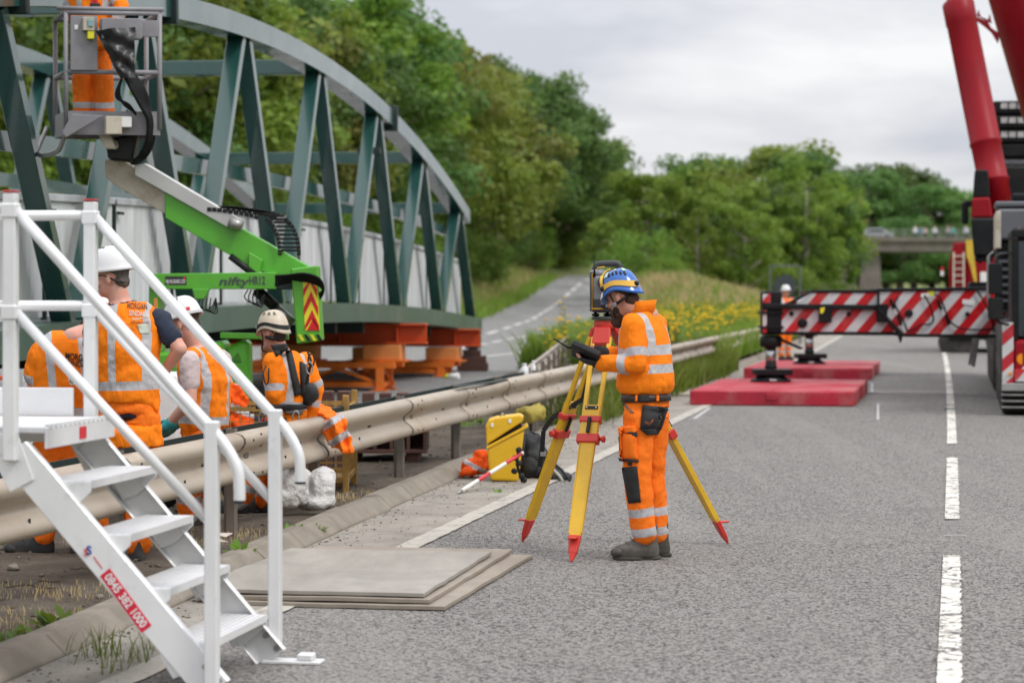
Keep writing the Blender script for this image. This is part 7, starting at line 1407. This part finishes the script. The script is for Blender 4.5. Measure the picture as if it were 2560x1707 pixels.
J4, w4, t4, z4, x4, h4 = worker(17.4, dict(pelvis=(712, 1080), chest=(722, 965), neck=(705, 882), head=(684, 832, .0), lsh=(682, 905, -.14), rsh=(762, 905, .14), lel=(684, 985, -.16), rel=(790, 975, .18), lwr=(694, 1058, -.08), rwr=(772, 1050, .2), lhip=(697, 1100, -.06), rhip=(728, 1100, .06), lkn=(640, 1185, -.05), rkn=(672, 1200, .12), lan=(592, 1258, -.0), ran=(660, 1254, .12),
    fwd=Vector((-.72, .69, 0)), face=Vector((-.8, .55, -.1)), hup=Vector((0, 0, 1)), ltoe=Vector((-.9, 0, 0)), k=.98), 'rope access worker in cream helmet, orange top and black harness at the barrier', dict(hair=M_hair, glove=M_glove, jmat=M_hv2, top={'torso': (.03, .2), 'brace': .1, 'u': (.18,), 'f': (.09,)}, legs={'s': (.1, .24)}), M_hc, 'climb')
hh, pt, (c, f, u, r) = h4; hb_ = on_dome(pt, 0, 2*pi, .1, .2, .004, 'lamp_band', M_blk, hh, 36, 2); AZ4 = 2*pi-1.57
for k_, (a_, t_) in enumerate(((AZ4-.35, .5), (AZ4+.15, .52), (AZ4+1.1, .6), (AZ4-.8, .52))): on_dome(pt, a_-.1, a_+.1, t_, t_+.13, .001, 'vent', pm('vent_grey', (.16, .14, .12), .8), hh, 3, 3)
me = font_mesh('PETZL', .025, .0005, True); cc4 = pt(AZ4+.75, .15, .009); od = (cc4-c); od = (od-u*od.dot(u)).normalized(); xd_ = u.cross(od).normalized()
for v in me.vertices: v.co = cc4+xd_*v.co.x+u*v.co.y+od*(v.co.z+.001)
me.materials.clear(); mesh_obj('lettering', me, M_white, hb_)
hc = J4['head']; MB().tube([hc-r*.09+f*.03, hc-r*.085+f*.035-u*.06, hc-r*.06+f*.07-u*.115, hc+f*.08-u*.13], .006, 6).build('chin_strap', M_blk, hh); MB().tube([hc-r*.09-u*.03, hc-r*.08-f*.05-u*.045, hc-f*.09-u*.04], .014, 8).build('nape_cradle', M_blk, hh)
# harness
b4 = bvh_of(t4); hn = patch(b4, [(712, 870), (728, 878), (752, 985), (736, 990)], 'harness', M_blkfab, w4, off=.008, th=.016, nu=5, nv=20); 
for q_, nm in (([(676, 862), (716, 858), (722, 872), (690, 892)], 'shoulder_pad'), ([(748, 905), (764, 915), (768, 985), (752, 990)], 'back_strap'), ([(755, 955), (782, 958), (780, 1012), (758, 1010)], 'rope_bag'), ([(640, 1010), (770, 1010), (770, 1022), (640, 1022)], 'waist_belt')): patch(b4, q_, nm, M_blkfab, hn, off=.012, th=.02, nu=8, nv=8, bulge=.05 if nm == 'rope_bag' else 0)
patch(b4, [(710, 1022), (755, 1020), (752, 1034), (712, 1034)], 'hip_pad', pm('harness_grey', (.13, .125, .12), .8), hn, off=.014, th=.012)
for k_, (px, py, col) in enumerate(((655, 1045, M_steel), (662, 1060, M_sred), (668, 1050, M_blk), (740, 1042, M_steel), (774, 920, M_steel), (778, 900, M_blk))): q_ = P(px, py, 17.08); MB().tube([q_+Vector((cos(a_)*.022, 0, sin(a_)*.042)) for a_ in [2*pi*i_/12 for i_ in range(13)]], .006, 6).build('carabiner', col, hn)
MB().tube([P(770, 880, 17.15), P(777, 905, 17.1), P(770, 940, 17.1), P(765, 960, 17.15)], .01, 6).build('lanyard', M_blk, hn); MB().tube([P(665, 915, 17.1), P(658, 935, 17.05), P(668, 960, 17.05), P(672, 920, 17.08)], .006, 6).build('lanyard', M_blk, hn)
# worker in the basket
fl5 = 2.97; J5, w5, t5, z5, x5, h5 = worker(20.75, dict(pelvis=(232, 118), chest=(228, 10), neck=(232, -65), head=(235, -115), lsh=(195, -40, 0), rsh=(278, -40, 0), lel=(172, 30, .05), rel=(305, 20, -.1), lwr=(200, 55, .25), rwr=(290, 55, -.15), lhip=(212, 130, 0), rhip=(252, 130, 0), lkn=(206, 205, -.02), rkn=(258, 205, -.04), lan=(208, 300, 0), ran=(262, 300, 0), fwd=Vector((.1, .99, 0)), face=Vector((.1, .95, .2)), floor=fl5), 'worker in orange hi-vis and red harness standing in the lift basket', dict(hair=M_hair, jmat=M_hv2, glove=M_glove, legs={'s': (.03, .2)}, trad=(.095, .088, .085)))
b5 = bvh_of(t5); M_hred = pm('harness_red', (.55, .02, .03), .6); hn5 = patch(b5, [(222, -60), (232, -60), (248, 22), (238, 22)], 'harness', M_hred, w5, off=.006, th=.01, nu=4); patch(b5, [(246, -60), (254, -60), (232, 22), (224, 22)], 'harness_strap', M_hred, hn5, off=.012, th=.01, nu=4); patch(b5, [(226, 10), (250, 10), (250, 26), (226, 26)], 'back_pad', M_blkfab, hn5, off=.02, th=.01)
# worker by the far mats, people on the road bridge
def mannequin(X, Y, z, yaw, h, o, label, group=None, hel=None, vox=.03, kk=None):
    k = h/1.78; f = Vector((sin(yaw), cos(yaw), 0)); r = Vector((f.y, -f.x, 0)); b = Vector((X, Y, z)); q = lambda x, y, zz_: b+r*x*k+f*y*k+UZ*zz_*k
    J = dict(pelvis=q(0, 0, .95), chest=q(0, .0, 1.25), neck=q(0, -.01, 1.48), head=q(0, .03, 1.63), lsh=q(-.19, 0, 1.42), rsh=q(.19, 0, 1.42), lel=q(-.25, -.02, 1.12), rel=q(.25, -.02, 1.12), lwr=q(-.22, .12, .9), rwr=q(.22, .12, .9), lhip=q(-.09, 0, .92), rhip=q(.09, 0, .92), lkn=q(-.1, .02, .5), rkn=q(.1, .02, .5), lan=q(-.11, -.02, .09), ran=q(.11, -.02, .09), fwd=f, face=f, k=k, floor=z)
    rs = person(J, label, o, group=group, vox=vox, vb=max(.012, vox*.6), feet=vox < .05)
    if hel: helmet(J, rs[0], hel)
    return rs
p_ = P(1962, 901, 55.6); mannequin(p_.x, 55.6, 0, 2.6, 1.72, dict(hair=M_hair, jmat=M_hv, legs={'s': (.14, .27)}), 'worker in orange hi-vis and white helmet standing beyond the red mats', hel=M_hw, vox=.022)
zdk = P(2300, 600, 280).z
for px, col, lb, hgt_ in ((2288, (.72, .7, .72), 'bystander in white top on the road bridge, next to the one in blue', 1.75), (2303, (.08, .3, .5), 'bystander in blue top leaning at the bridge parapet', 1.62), (2313, (.6, .45, .42), 'bystander in pink top leaning at the bridge parapet', 1.6), (2337, (.75, .72, .75), 'bystander in white top standing alone on the road bridge', 1.72), (2370, (.35, .3, .3), 'bystander in grey top beside the one in teal on the road bridge', 1.78), (2382, (.06, .4, .36), 'bystander in teal top on the road bridge', 1.65), (2415, (.6, .58, .68), 'bystander in lilac top on the road bridge above the red truck', 1.75)):
    mt = pm('shirt_%d' % px, col, .85); mannequin((px-CX)/F*281.2, 281.2, zdk, pi+.3*random.uniform(-1, 1), hgt_, dict(hair=M_hair, jmat=mt, tmat=M_navy, skin=M_skin2), lb, 'bystanders on the road bridge', vox=.05)
